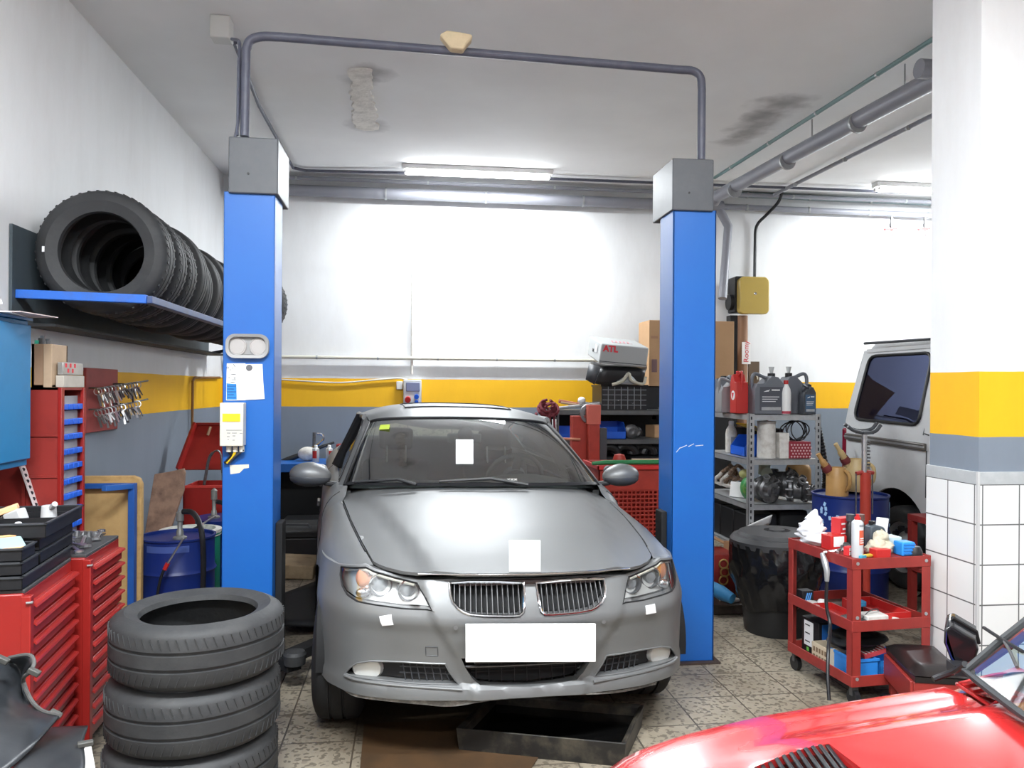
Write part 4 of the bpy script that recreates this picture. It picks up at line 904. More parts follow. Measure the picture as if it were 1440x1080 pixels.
# black moulded liners on the floor at the picture corner
def liner(label, ctrl, m):
    o = MB().grid(patch(ctrl, 6, 6)).build('wheel_arch_liner', m, solid=0.006); return tag(o, label, 'liner', 'black plastic liners by the cabinets')
M_LIN = mat('liner_black', (0.018, 0.02, 0.023), 0.32, dirt=0.6, dcol=(0.07, 0.075, 0.08), scale=4)
def q(px, py, y): return at(px, py, Y=y-0.1)
la = [[q(-40, 945, 2.75), q(-5, 928, 2.75), q(22, 922, 2.72), q(42, 922, 2.68), q(48, 932, 2.64)],
      [q(-40, 960, 2.7), q(-10, 945, 2.72), q(15, 935, 2.74), q(32, 945, 2.74), q(33, 958, 2.70)],
      [q(-45, 1000, 2.45), q(-15, 985, 2.5), q(10, 975, 2.6), q(30, 985, 2.66), q(43, 990, 2.62)],
      [q(-50, 1060, 2.15), q(-20, 1040, 2.25), q(10, 1025, 2.35), q(40, 1012, 2.45), q(62, 1003, 2.5)],
      [q(-60, 1140, 1.95), q(-25, 1110, 2.05), q(10, 1085, 2.15), q(48, 1050, 2.3), q(84, 1008, 2.42)]]
o = liner('big curved black plastic liner with a grey clipped edge, in the near corner', la, M_LIN)
ed = cr([q(13, 925, 2.72), q(40, 921, 2.68), q(48, 931, 2.64), q(43, 944, 2.62), q(34, 952, 2.64), q(34, 962, 2.66), q(44, 985, 2.6), q(60, 1000, 2.5), q(84, 1006, 2.42)], 5)
MB().tube(ed, 0.006, 8).build('edge_bead', mat('liner_edge', (0.09, 0.09, 0.088), 0.5, dirt=0.5), o)
for (a, b) in (((48, 945), (36, 952)), ((78, 1004), (84, 1012)), ((4, 928), (12, 926))):
    pa_ = q(*a, 2.6); MB().obox(T(*pa_) @ RY(0.5), 0.035, 0.02, 0.016).build('clip', mat('liner_clip', (0.06, 0.06, 0.055), 0.5), o, bevel=0.003)
lb2 = [[q(70, 1022, 2.6), q(100, 1021, 2.6), q(124, 1020, 2.6)], [q(40, 1040, 2.4), q(85, 1042, 2.42), q(118, 1044, 2.46)], [q(20, 1075, 2.2), q(70, 1080, 2.25), q(120, 1075, 2.3)], [q(0, 1130, 2.0), q(60, 1135, 2.05), q(112, 1120, 2.15)]]
o = liner('flat black plastic liner lying below the curved one, near corner', lb2, M_LIN)
MB().obox(T(*q(120, 1046, 2.42)) @ RZ(0.4), 0.04, 0.02, 0.014).build('clip', mat('liner_clip2', (0.06, 0.06, 0.055), 0.5), o, bevel=0.003)
pp = [q(108, 1078, 2.5), q(124, 1040, 2.55), q(131, 1078, 2.5), q(126, 1190, 2.42), q(104, 1190, 2.42)]
o = MB().add(pp+[p+Vector((0, 0.02, -0.02)) for p in pp], [(0, 1, 2, 3, 4), (9, 8, 7, 6, 5)]+[(i, (i+1) % 5, (i+1) % 5+5, i+5) for i in range(5)]).build('white_card', M_PAPER, smooth=0)
tag(o, 'white card leaning behind the flat black liner at the bottom of the picture', 'card')
# ------------------------------------------------------------------ silver saloon car
M_PAINT = mat('silver_paint', (0.17, 0.174, 0.176), 0.44, 0.35, coat=0.15)
M_PAINT.node_tree.nodes['Principled BSDF'].inputs['Coat Roughness'].default_value = 0.28
M_RUBD = mat('dark_tyre_rubber', (0.011, 0.011, 0.012), 0.7)  # darker rubber for the silver car's tyres
M_GLASS = glassy('clear_glass', (0.74, 0.86, 0.82), 0.29)
M_SGLASS = glassy('side_glass', (0.55, 0.6, 0.6), 0.08)
M_LENS = glassy('lamp_lens', (0.95, 0.96, 0.97), 0.14)
M_REFL = mat('lamp_reflector', (0.72, 0.72, 0.69), 0.3, 0.3)
M_SEAT = mat('seat_dark', (0.06, 0.063, 0.063), 0.7)
M_DASH = mat('dash_dark', (0.05, 0.053, 0.054), 0.6)
CAR = thing('car', 'silver grey saloon car with its bonnet ajar parked between the blue lift posts', 'car', (0.4897, 3.2645, 0), 0.0975, rot=(0, 0.0194, 0.0975))
MC = mat_of(CAR); MCI = MC.inverted()
def cpx(p): return project(MC @ Vector(p))
def invert(f, px, py, u, v):
    """(u, v) on surface f seen at the given picture point"""
    for _ in range(40):
        a = cpx(f(u, v)); e = (px-a[0], py-a[1]); h = 1e-4
        b = cpx(f(u+h, v)); c = cpx(f(u, v+h))
        j = ((b[0]-a[0])/h, (c[0]-a[0])/h, (b[1]-a[1])/h, (c[1]-a[1])/h); d = j[0]*j[3]-j[1]*j[2]
        if abs(d) < 1e-9: break
        du = (j[3]*e[0]-j[1]*e[1])/d; dv = (-j[2]*e[0]+j[0]*e[1])/d
        m = max(abs(du), abs(dv)); k = min(1, 0.15/m) if m > 0 else 1
        u += du*k; v += dv*k
    return (u, v)
def lerpt(tab, x):
    if x <= tab[0][0]: return tab[0][1]
    for (a, b), (c, d) in zip(tab, tab[1:]):
        if x <= c: return b+(d-b)*(x-a)/(c-a)
    return tab[-1][1]
def smooth(t): t = max(0, min(1, t)); return t*t*(3-2*t)

# nose: plan curve by arc length, profile by height
PLAN = cr([(0, 0, 0), (0.2, 0.006, 0), (0.4, 0.03, 0), (0.55, 0.075, 0), (0.68, 0.155, 0), (0.78, 0.265, 0), (0.845, 0.39, 0), (0.873, 0.50, 0), (0.882, 0.60, 0)], 10)
PS = [0.0]
for a, b in zip(PLAN, PLAN[1:]): PS.append(PS[-1]+(b-a).length)
PROF = [(0.16, 0.10), (0.2, 0.05), (0.24, 0.018), (0.28, 0.004), (0.325, 0.004), (0.335, 0.03), (0.36, 0.036), (0.45, 0.032), (0.56, 0.016), (0.585, 0.004), (0.6, 0.0), (0.66, 0.02), (0.74, 0.06), (0.8, 0.10), (0.9, 0.16)]
PROF = [(z, y) for z, y in PROF]
def profy(z):
    return (lerpt(PROF, z-0.008)+lerpt(PROF, z)+lerpt(PROF, z+0.008))/3
SC = [(0.3, 0.23), (0.45, 0.30), (0.56, 0.37), (0.62, 0.40), (0.76, 0.47)]
def nose(s, z, off=0.0):
    a = abs(s); sg = 1 if s >= 0 else -1
    if a >= PS[-1]: p = PLAN[-1]+(PLAN[-1]-PLAN[-2]).normalized()*(a-PS[-1]); d = PLAN[-1]-PLAN[-2]
    else:
        i = max(k for k in range(len(PS)-1) if PS[k] <= a); t = (a-PS[i])/(PS[i+1]-PS[i]); p = PLAN[i].lerp(PLAN[i+1], t); d = PLAN[i+1]-PLAN[i]
    d = d.normalized(); n = Vector((d.y, -d.x, 0))          # outward
    top = max(0, (z-0.62)/0.2); rake = 0.35*top*max(0, p.y)
    w = smooth((a-lerpt(SC, z))/0.03)                        # central nose stands proud of the cheeks
    yy = p.y+rake
    q = Vector((p.x, yy, 0)) - n*(profy(z)*(1-0.8*smooth((a-0.55)/0.3))+0.014*w*(1-smooth((a-0.6)/0.2))) + n*off
    return Vector((sg*q.x, q.y, z))
def nz(px, py, u=-0.4, v=0.6): return invert(lambda s, z: nose(s, z), px, py, u, v)
def npoly(pts, u=-0.4, v=0.6): return [nz(x, y, u, v) for x, y in pts]
def mir(poly): return [(-a, b) for a, b in reversed(poly)]

HL = npoly([(479, 797), (514, 798), (526, 804), (555, 812.5), (586, 820), (598, 840), (608, 859), (564.5, 855.8), (528.4, 851), (502, 845.7), (488, 836), (481, 824), (478, 808)], -0.7, 0.72)
KD = npoly([(632, 820), (633.5, 836), (637, 847), (644, 855), (652, 860.5), (661, 864), (680, 866), (720, 866.5), (730.6, 865.5), (735.5, 861), (737, 852), (737, 836), (736.5, 820), (700, 818), (660, 818)], -0.2, 0.66)
FG = npoly([(486, 946), (492, 939), (502, 932.5), (521, 929.5), (570, 931), (626, 933.5), (632, 945), (640, 956), (645, 962.5), (600, 962), (560, 959), (525, 955.5), (500, 951.5), (490, 949)], -0.6, 0.4)
# the intake below the plate, traced on the left half and mirrored
IN_L = npoly([(648.7, 926), (655, 940), (664, 954), (675, 963.5), (700, 965.5), (743, 966)], -0.2, 0.38)
IN = [(-0.0001, IN_L[-1][1])]
zi = IN_L[0][1]
IN = IN_L[:-1]+[(0, IN_L[-1][1])]+[(-a, b) for a, b in reversed(IN_L[:-1])]+[(0, zi)]
EDGE_L = npoly([(453.5, 950), (460, 958), (472, 964.7), (499, 976), (540, 982), (590, 985), (650, 985), (720, 982), (745, 981)], -0.5, 0.3)
TOP_L = npoly([(477, 793.5), (515, 794), (527, 799.5), (556, 808), (589, 815), (632, 814), (690, 813.5), (743, 813.5)], -0.5, 0.75)
smax = PS[-1]-0.02
zlo = EDGE_L[0][1]
left = [(-smax, TOP_L[0][1]-0.005)]+TOP_L[:-1]+[(0, TOP_L[-1][1])]
out = [(0, EDGE_L[-1][1])]+[p for p in reversed(EDGE_L[:-1]) if p[0] > -smax+0.02]+[(-smax, EDGE_L[0][1]+0.005)]
fas = left+[(-a, b) for a, b in reversed(left[:-1])]
fas = fas+[(-a, b) for a, b in reversed(out[1:])]+out
bump = sheet(fas, [HL, mir(HL), KD, mir(KD), FG, mir(FG), IN], nose, 0.02, rim=(0, 0.05, 0))
bumper = bump.build('front_bumper', M_PAINT, CAR, smooth=30)

def inset(poly, back, m, name, par, step=0.04): return sheet(poly, [], lambda s, z: nose(s, z)+Vector((0, back, 0)), step).build(name, m, par)
def loop_tube(poly, r, off, n=6, step=0.02):
    pts = [nose(s, z, off) for s, z in densify(poly, step)]
    return MB().tube(pts+[pts[0], pts[1]], r, n, caps=False)
for sgn in (-1, 1):
    def S(poly): return poly if sgn < 0 else mir(poly)
    def pt(px, py, off=0.0, back=0.0):
        s, z = nz(px, py); s = s if sgn < 0 else -s
        return nose(s, z, off)+Vector((0, back, 0))
    # headlamp
    h = sheet(S(HL), [], lambda s, z: nose(s, z, -0.004), 0.03).build('headlight', M_LENS, CAR)
    inset(S(HL), 0.075, M_REFL, 'reflector', h)
    loop_tube(S(HL), 0.004, -0.002).build('seal', M_BLACKM, h)
    for (px, py, r) in ((530, 826, 0.047), (572, 834, 0.043)):
        c = pt(px, py, -0.03, 0.02)
        M = T(*c) @ RX(PI/2)
        MB().lathe([(r*1.15, -0.05), (r*1.15, 0.0), (r*1.05, 0.012), (r*0.92, 0.012), (r*0.85, 0.0), (r*0.85, -0.04)], 24, M).build('lamp_ring', M_CHROME, h)
        MB().lathe([(0, 0.014), (r*0.45, 0.008), (r*0.75, -0.01), (r*0.85, -0.035)], 20, M).build('projector', mat('projector_lens', (0.35, 0.37, 0.38), 0.05, 0.2), h)
    c = pt(502, 815, -0.035, 0.01)
    MB().ell(c, 0.03, 0.02, 0.042).build('indicator', mat('amber_lens', (0.75, 0.3, 0.13), 0.25), h)
    c = pt(505, 836, -0.03, 0.01); MB().ell(c, 0.035, 0.02, 0.022).build('side_reflector', M_CHROME, h)
    wp = [pt(x, y, -0.012) for x, y in ((483, 801), (512, 802), (524, 808), (552, 816), (582, 823.5))]
    MB().tube(cr(wp, 3), 0.007, 6).build('trim_strip', M_CREAM, h)
    # kidney grille
    k = inset(S(KD), 0.06, M_BLACKM, 'grille', CAR)
    loop_tube(S(KD), 0.0065, 0.002, 8).build('chrome_frame', M_CHROME, k)
    xs_ = sorted(p[0] for p in S(KD)); z0_ = min(p[1] for p in KD); z1_ = max(p[1] for p in KD)
    nb = 14; slat = MB()
    for j in range(1, nb):
        s = xs_[0]+(xs_[-1]-xs_[0])*j/nb
        zs_ = [z for z in [z0_+(z1_-z0_)*i/60 for i in range(61)] if inpoly((s, z), S(KD))]
        if len(zs_) > 3:
            a = nose(s, zs_[0]); b = nose(s, zs_[-1]); slat.add(
                [a+Vector((dx, dy, 0)) for dx in (-0.0014, 0.0014) for dy in (0.006, 0.03)]+[b+Vector((dx, dy, 0)) for dx in (-0.0014, 0.0014) for dy in (0.006, 0.03)],
                [(0, 1, 5, 4), (2, 3, 7, 6), (0, 2, 6, 4), (1, 3, 7, 5)])
    slat.build('slat_set', mat('slat_satin', (0.16, 0.16, 0.165), 0.35, 0.5), k)
    # fog light bay
    f = inset(S(FG), 0.06, M_BLACK, 'fog_light_bay', CAR)
    loop_tube([(a, b) for a, b in S(FG)], 0.004, 0.0).build('bay_edge', M_PAINT, f)
    c = pt(507, 943, -0.045); M = T(*c) @ RZ(sgn*0.35) @ RX(PI/2)
    MB().lathe([(0.062, -0.06), (0.062, 0.0), (0.055, 0.012), (0.0, 0.02)], 24, M @ Matrix.Diagonal((1.1, 0.85, 1, 1))).build('fog_light', M_REFL, f)
    gm = MB()
    fx = [p for p in S(FG)]; u0 = min(p[0] for p in fx); u1 = max(p[0] for p in fx); v0_ = min(p[1] for p in fx); v1_ = max(p[1] for p in fx)
    for j in range(1, 16):
        s = u0+(u1-u0)*j/16
        if (s+0.62 < 0.08 and sgn < 0) or (sgn > 0 and s > 0.55): continue
        vv = [v0_+(v1_-v0_)*i/40 for i in range(41)]; vv = [z for z in vv if inpoly((s, z), fx)]
        if len(vv) > 2: gm.bar(nose(s, vv[0])+Vector((0, 0.035, 0)), nose(s+0.02*sgn, vv[-1])+Vector((0, 0.035, 0)), 0.004, 0.004)
    for z in (v0_+0.35*(v1_-v0_), v0_+0.65*(v1_-v0_)):
        uu = [s for s in [u0+(u1-u0)*i/60 for i in range(61)] if inpoly((s, z), fx) and abs(s) < 0.56]
        if len(uu) > 2: gm.bar(nose(uu[0], z)+Vector((0, 0.033, 0)), nose(uu[-1], z)+Vector((0, 0.033, 0)), 0.005, 0.005)
    gm.build('mesh_insert', M_DGREY, f)
    # headlamp washer cover and sensors
    wc = npoly([(534, 867), (551, 864), (554, 878.5), (538, 880)], -0.6, 0.55) if sgn < 0 else npoly([(907, 852), (920, 849), (922, 861.5), (908, 864)], 0.6, 0.6)
    sheet(wc, [], lambda s, z: nose(s, z, 0.004), 0.02, rim=(0, 0.006, 0)).build('washer_cover', M_PAPER, CAR)
    c = pt(641, 883, 0.0); MB().cyl(c+Vector((0, -0.002, 0)), c+Vector((0, 0.01, 0)), 0.009, n=12).build('parking_sensor', M_PAINT, CAR)
    lip = [nose(s, z, 0.006) for s, z in [((-1 if sgn < 0 else 1)*abs(a), b) for a, b in npoly([(486, 949), (500, 954.5), (525, 959), (560, 963), (600, 966), (650, 969)], -0.6, 0.36)]]
    MB().tube(cr(lip, 4), 0.007, 8).build('lip_moulding', M_PAINT, CAR)
# tow eye cover, intake
tw = npoly([(598.5, 909.5), (615.5, 910), (616, 922.5), (599, 922)], -0.4, 0.48)
loop_tube(tw, 0.0018, 0.0005, 6, 0.01).build('tow_eye_cover', M_DGREY, CAR)
ik = inset(IN, 0.075, M_BLACKM, 'air_intake', CAR)
a = IN_L[1]
zb1 = a[1]+0.002
MB().tube([nose(s, zb1-0.002)+Vector((0, 0.02, 0)) for s in [(-0.27+0.54*i/16) for i in range(17)]], 0.005, 6).build('trim_bar', M_DSTEEL, ik)
gm = MB()
for j in range(9): 
    s = -0.22+0.055*j; gm.bar(nose(s, IN_L[-1][1]+0.004)+Vector((0, 0.05, 0)), nose(s, zi)+Vector((0, 0.05, 0)), 0.003, 0.003)
for j in range(3): gm.bar(nose(-0.24, zb1-0.012*(j+1))+Vector((0, 0.05, 0)), nose(0.24, zb1-0.012*(j+1))+Vector((0, 0.05, 0)), 0.003, 0.003)
gm.build('intake_mesh', M_BLACK, ik)
# number plate: blank white
c0, c1 = nose(*nz(655, 905)), nose(*nz(838, 905, 0.3))
zc0 = nz(745, 878, 0, 0.6)[1]; zc1 = nz(745, 931, 0, 0.4)[1]
pf = lambda x, z: Vector((x, -0.03, z))
pc_ = [pf(*invert(pf, px, py, 0, 0.5)) for px, py in ((655, 878), (838, 877.5), (838, 931), (655, 931.5))]
MB().add(pc_+[p+Vector((0, 0.012, 0)) for p in pc_], [(0, 1, 2, 3), (7, 6, 5, 4), (0, 1, 5, 4), (1, 2, 6, 5), (2, 3, 7, 6), (3, 0, 4, 7)]).build('number_plate', M_PAPER, CAR, bevel=0.002)
MB().box(c0.x+0.03, c1.x-0.03, -0.019, 0.05, zc1+0.02, zc0-0.02).build('plate_holder', M_BLACK, CAR)
# scuffed undertray sagging below the bumper
ut = [[nose(s, z)+Vector((0, 0.01, 0)) for s, z in npoly([(478, 962), (500, 974), (540, 981), (590, 984), (650, 984), (720, 981), (800, 977), (870, 972), (925, 960)], -0.3, 0.27)],
      [nose(s, z)+Vector((0, 0.03, 0)) for s, z in npoly([(480, 970), (500, 982), (545, 988), (592, 993), (632, 997), (690, 986), (790, 979), (870, 975), (922, 964)], -0.3, 0.24)]]
ut.append([p+Vector((0, 0.25, 0.03)) for p in ut[1]])
MB().grid(patch(ut, 5, 3)).build('undertray', mat('scuffed_lip', (0.12, 0.115, 0.105), 0.7, dirt=0.9, dcol=(0.35, 0.33, 0.3), scale=25), CAR)

# bonnet as a height surface
HC = [(-0.05, 0.772), (0.0, 0.782), (0.06, 0.795), (0.2, 0.832), (0.5, 0.897), (0.9, 0.962), (1.3, 1.012), (1.6, 1.03)]
def bon(x, y, off=0.0):
    z = (lerpt(HC, y-0.08)+lerpt(HC, y)*2+lerpt(HC, y+0.08))/4
    a = abs(x); z -= 0.06*(a/0.7)**2.6
    z += 0.012*smooth((0.41+0.19*y-a)/0.035+0.5)
    return Vector((x, y, z+off))
def bz(px, py, u=-0.4, v=0.5): return invert(bon, px, py, u, v)
hood_l = [bz(*p) for p in ((743, 806), (700, 806.5), (650, 806.5), (588, 805.5), (565, 803), (545, 798), (533, 793.5), (525, 789), (510, 763), (494, 731), (483, 703), (490, 687), (520, 685.5), (580, 685), (655, 684.5))]
hood_l[0] = (0.0, hood_l[0][1]); hood_l[-1] = (0.0, hood_l[-1][1])
hood = hood_l+[(-a, b) for a, b in reversed(hood_l[1:-1])]
hb = sheet(hood, [], bon, 0.035, rim=(0, 0.004, -0.014)).build('bonnet', M_PAINT, CAR, smooth=32)
le = [bon(x, y, -0.004) for x, y in hood_l[:4]]; le = [Vector((-p.x, p.y-0.002, p.z)) for p in reversed(le[1:])]+[p+Vector((0, -0.002, 0)) for p in le]
MB().tube(le, 0.0035, 8).build('chrome_edge', M_CHROME, hb)
hp = [bz(716, 761, 0, 0.3), bz(760, 761, 0, 0.3), bz(760, 804.5, 0, 0.1), bz(716, 804.5, 0, 0.1)]
sheet(hp, [], lambda x, y: bon(x, y, 0.004), 0.03, rim=(0, 0, -0.002)).build('bonnet_mask', M_PAPER, hb)  # white masking rectangle laid on the bonnet, not a part of it
# dark gap and engine bay below the ajar bonnet
gp = [Vector((-0.66, 0.42, 0.69)), Vector((-0.5, 0.2, 0.70)), Vector((-0.2, 0.13, 0.70)), Vector((0.2, 0.13, 0.70)), Vector((0.5, 0.2, 0.70)), Vector((0.66, 0.42, 0.69))]
eb = MB().grid([[p for p in gp], [Vector((p.x, p.y+0.04, 0.74)) for p in gp], [Vector((p.x*0.98, 1.25, 0.9)) for p in gp]])
eb.build('engine_bay', M_BLACKM, CAR)
MB().tube([Vector((-0.3, 0.1, 0.745)), Vector((0, 0.07, 0.752)), Vector((0.3, 0.1, 0.745))], 0.012, 8).build('slam_panel', mat('dull_brown_metal', (0.06, 0.04, 0.04), 0.5), CAR)

# sides
WT = [(0.2, 0.71), (0.25, 0.748), (0.3, 0.779), (0.36, 0.805), (0.45, 0.833), (0.6, 0.872), (0.8, 0.897), (1.2, 0.893), (2.4, 0.908), (3.5, 0.9), (4.1, 0.86), (4.45, 0.78)]
seam = sorted([(y, abs(x)+0.007) for x, y in hood_l[7:11]])
XST = [(0.2, seam[0][1]-0.03)]+seam+[(1.28, seam[-1][1]-0.015), (1.38, 0.735), (1.44, 0.76), (1.52, 0.78), (2.4, 0.79), (3.4, 0.77), (4.2, 0.7), (4.45, 0.66)]
ZT = [(y, bon(x, y).z-0.004) for y, x in seam]
ZTT = [(0.2, ZT[0][1]-0.03)]+ZT+[(1.35, 1.0), (2.0, 1.02), (3.0, 1.045), (3.6, 1.06), (4.1, 1.05), (4.45, 1.02)]
QT = 1.25
def side(y, q, sg):
    w = lerpt(WT, y); xs = lerpt(XST, y); zt = lerpt(ZTT, y); zs = zt-lerpt(((0.22, 0.045), (0.4, 0.09), (0.6, 0.14), (0.9, 0.17)), y)
    if q <= zs:
        x = w-0.05*max(0, (0.35-q)/0.2)**2-0.02*max(0, (q-0.62)/0.3); z = q
        x -= 0.008*smooth((q-0.66)/0.03)
    else:
        w2 = w-0.02*max(0, (zs-0.62)/0.3)-0.008*smooth((zs-0.66)/0.03)
        th = (q-zs)/(QT-zs)*PI/2; z = zs+(zt-zs)*math.sin(th); x = w2-(w2-xs)*(1-math.cos(th))
    return Vector((sg*x, y, z))
def arc(cy, cz, r, a0, a1, n=18): return [(cy+r*math.cos(math.radians(a0+(a1-a0)*k/n)), cz+r*math.sin(math.radians(a0+(a1-a0)*k/n))) for k in range(n+1)]
fp = [invert(lambda y, q: side(y, q, -1), px, py, 0.35, 1.0) for px, py in ((521, 794.5), (508, 795), (494, 795.3), (480, 795.3), (468, 795.3))]
fp = [fp[0]]+[b for a, b in zip(fp, fp[1:]) if b[0] > a[0]+0.004 and b[0] < 0.45]
poly = [(fp[0][0], QT)]+fp+[(0.455, fp[-1][1]-0.08)]+arc(0.75, 0.335, 0.355, 148, -6)+[(1.2, 0.24), (3.13, 0.24)]+arc(3.55, 0.335, 0.355, 186, -6)+[(4.0, 0.26), (4.42, 0.32), (4.44, 0.7), (4.42, QT)]
for sg in (-1, 1):
    sd = sheet(poly, [], lambda y, q: side(y, q, sg), 0.045, rim=None)
    o = sd.build('body_side', M_PAINT, CAR, smooth=40)
    for yy in (1.32, 2.35):
        MB().tube([side(yy+0.02*(q-0.6), q, sg)+Vector((sg*0.0005, 0, 0)) for q in [0.27+0.09*i for i in range(11)]], 0.003, 6).build('door_gap', M_BLACKM, o)
    MB().tube([side(yy, QT, sg) for yy in [0.42, 0.5, 0.65, 0.8, 0.95, 1.1, 1.2]], 0.0045, 6).build('bonnet_gap', M_BLACKM, o)
    for yy in (1.95, 2.95):
        p = side(yy, 0.83, sg); MB().bar(p+Vector((sg*0.02, -0.08, 0)), p+Vector((sg*0.02, 0.08, 0)), 0.02, 0.03).build('door_handle', M_PAINT, o, bevel=0.005)
    # wheel arch liners (dark) and wheels
    for cy in (0.75, 3.55):
        MB().lathe([(0.36, 0), (0.36, -0.3)], 26, T(sg*0.875, cy, 0.335) @ RY(sg*PI/2), False, (0.5*PI-0.1) if sg > 0 else (-0.5*PI-0.1), (1.5*PI+0.1) if sg > 0 else (0.5*PI+0.1)).build('wheel_arch', M_BLACKM, o)
    wb0 = side(0.8, 0.5, sg)

wcx = 0.755
for (x, y, st) in ((-wcx, 0.71, -0.1), (wcx, 0.71, -0.1), (-wcx, 3.55, 0), (wcx, 3.55, 0)):
    M = T(x, y, 0.318+0.0194*x) @ RZ(st) @ RY(PI/2 if x > 0 else -PI/2)
    w = tyre_mb(0.318, 0.215, 0.208, M, 56, 0).build('wheel', M_RUBD, CAR)
    rm = MB().lathe([(0.208, -0.08), (0.2, 0.06), (0.21, 0.085), (0.2, 0.09), (0.19, 0.06), (0.18, -0.06), (0.1, -0.07), (0, -0.07)], 40, M)
    for k in range(5):
        a = 2*PI*k/5; rm.obox(M @ RZ(a) @ T(0.115, 0, 0.055), 0.17, 0.05, 0.03)
    rm.cyl(M @ Vector((0, 0, 0.03)), M @ Vector((0, 0, 0.075)), 0.045, n=18)
    rm.build('rim', mat('alloy', (0.5, 0.5, 0.51), 0.3, 0.8), w)

# greenhouse
BASE = cr([(-0.755, 1.40, 1.0), (-0.7, 1.33, 1.012), (-0.5, 1.235, 1.018), (-0.25, 1.185, 1.022), (0, 1.165, 1.024), (0.25, 1.185, 1.022), (0.5, 1.235, 1.018), (0.7, 1.33, 1.012), (0.755, 1.40, 1.0)], 4)
HEAD = cr([(-0.59, 2.02, 1.335), (-0.545, 1.975, 1.352), (-0.4, 1.935, 1.366), (-0.2, 1.905, 1.374), (0, 1.9, 1.377), (0.2, 1.905, 1.374), (0.4, 1.935, 1.366), (0.545, 1.975, 1.352), (0.59, 2.02, 1.335)], 4)
def scr(i, t, off=0.0):
    p = BASE[i].lerp(HEAD[i], t); u = abs(i/(len(BASE)-1)*2-1)
    n = Vector((0, -0.45, 0.89)); return p+n*(0.03*4*t*(1-t)*(1-0.5*u*u)+off)
gl = MB().grid([[scr(i, t/10) for i in range(len(BASE))] for t in range(11)]).build('windscreen', M_GLASS, CAR)
bd = [scr(0, t/10, 0.002) for t in range(11)]+[scr(i, 1, 0.002) for i in range(1, len(BASE))]+[scr(len(BASE)-1, 1-t/10, 0.002) for t in range(1, 11)]
MB().tube(bd, 0.009, 8).build('screen_seal', M_BLACK, gl)
cw = MB().grid([[scr(i, 0.0, 0.001) for i in range(len(BASE))], [scr(i, 0.03, 0.003) for i in range(len(BASE))]]).build('cowl_band', M_BLACK, gl)
def sxy(px, py):
    best = None
    for i in range(len(BASE)):
        for t in range(41):
            a = cpx(scr(i, t/40)); d = (a[0]-px)**2+(a[1]-py)**2
            if best is None or d < best[0]: best = (d, i, t/40)
    return scr(best[1], best[2], 0.006), best
# white masking rectangle, no real note, and a sticker on the glass
def onscreen(px, py, off=0.006):
    p, b = sxy(px, py); n = Vector((0, -0.45, 0.89)); d = (MCI @ Vector((0, 0, EYE))); v = MCI.to_3x3() @ ray(px, py)
    k = (p-d).dot(n)/v.dot(n); return d+v*k
for name, m, pts in (('white_mask', M_PAPER, ((641, 618), (665.5, 618), (665.5, 652.5), (641, 652.5))), ('green_sticker', mat('lime_sticker', (0.5, 0.65, 0.05), 0.6), ((533, 604), (535, 597.5), (548.5, 597), (547, 603.5)))):
    P = [onscreen(*p) for p in pts]; MB().add(P, [(0, 1, 2, 3)]).build(name, m, gl, smooth=0, solid=0.001)
for j in range(3):
    P = onscreen(715+j*5, 674.5); MB().bar(P+Vector((-0.008, 0, -0.004)), P+Vector((0.008, 0, 0.006)), 0.003, 0.003).bar(P+Vector((-0.008, 0, 0.006)), P+Vector((0.008, 0, -0.004)), 0.003, 0.003).build('dash_badge', M_WHITE, gl)
# wipers
for (a, b, c) in (((498, 680), (560, 677), (585, 683)), ((617, 679), (690, 676), (742, 683))):
    P = [onscreen(*a, 0.014)+Vector((0, -0.004, 0.008)), onscreen(*b)+Vector((0, -0.004, 0.012)), onscreen(*c)+Vector((0, -0.01, 0.006))]
    MB().tube(P, [0.006, 0.009, 0.011], 8).build('wiper', M_BLACK, CAR)
# roof and pillars
def section(y, zc, xr, zr):
    return [Vector((sx*xr, y, zr)) if abs(sx) > 0.999 else Vector((sx*xr, y, zc-(zc-zr)*abs(sx)**3.2)) for sx in [-1+k/8 for k in range(17)]]
roof_rows = [[p.copy() for p in (HEAD[round(k*(len(HEAD)-1)/16)] for k in range(17))]]
for (y, zc, xr, zr) in ((2.15, 1.446, 0.615, 1.372), (2.4, 1.457, 0.625, 1.375), (2.8, 1.452, 0.62, 1.37), (3.1, 1.425, 0.6, 1.345), (3.25, 1.39, 0.585, 1.31)):
    roof_rows.append(section(y, zc, xr, zr))
rf = MB().grid(patch(roof_rows, 1, 5)).build('roof', M_PAINT, CAR, smooth=40)
sr = [(-0.36, 2.12), (0.36, 2.12), (0.36, 2.5), (-0.36, 2.5)]
def rz_(x, y): 
    zc = lerpt([(1.9, 1.377), (2.0, 1.41), (2.15, 1.446), (2.4, 1.457), (2.8, 1.452)], y); return Vector((x, y, zc-(zc-1.372)*(abs(x)/0.62)**3.2+0.004))
MB().tube([rz_(*p) for p in densify(sr+[], 0.05)]+[rz_(*sr[0])], 0.0045, 6).build('sunroof_gap', M_DGREY, rf)
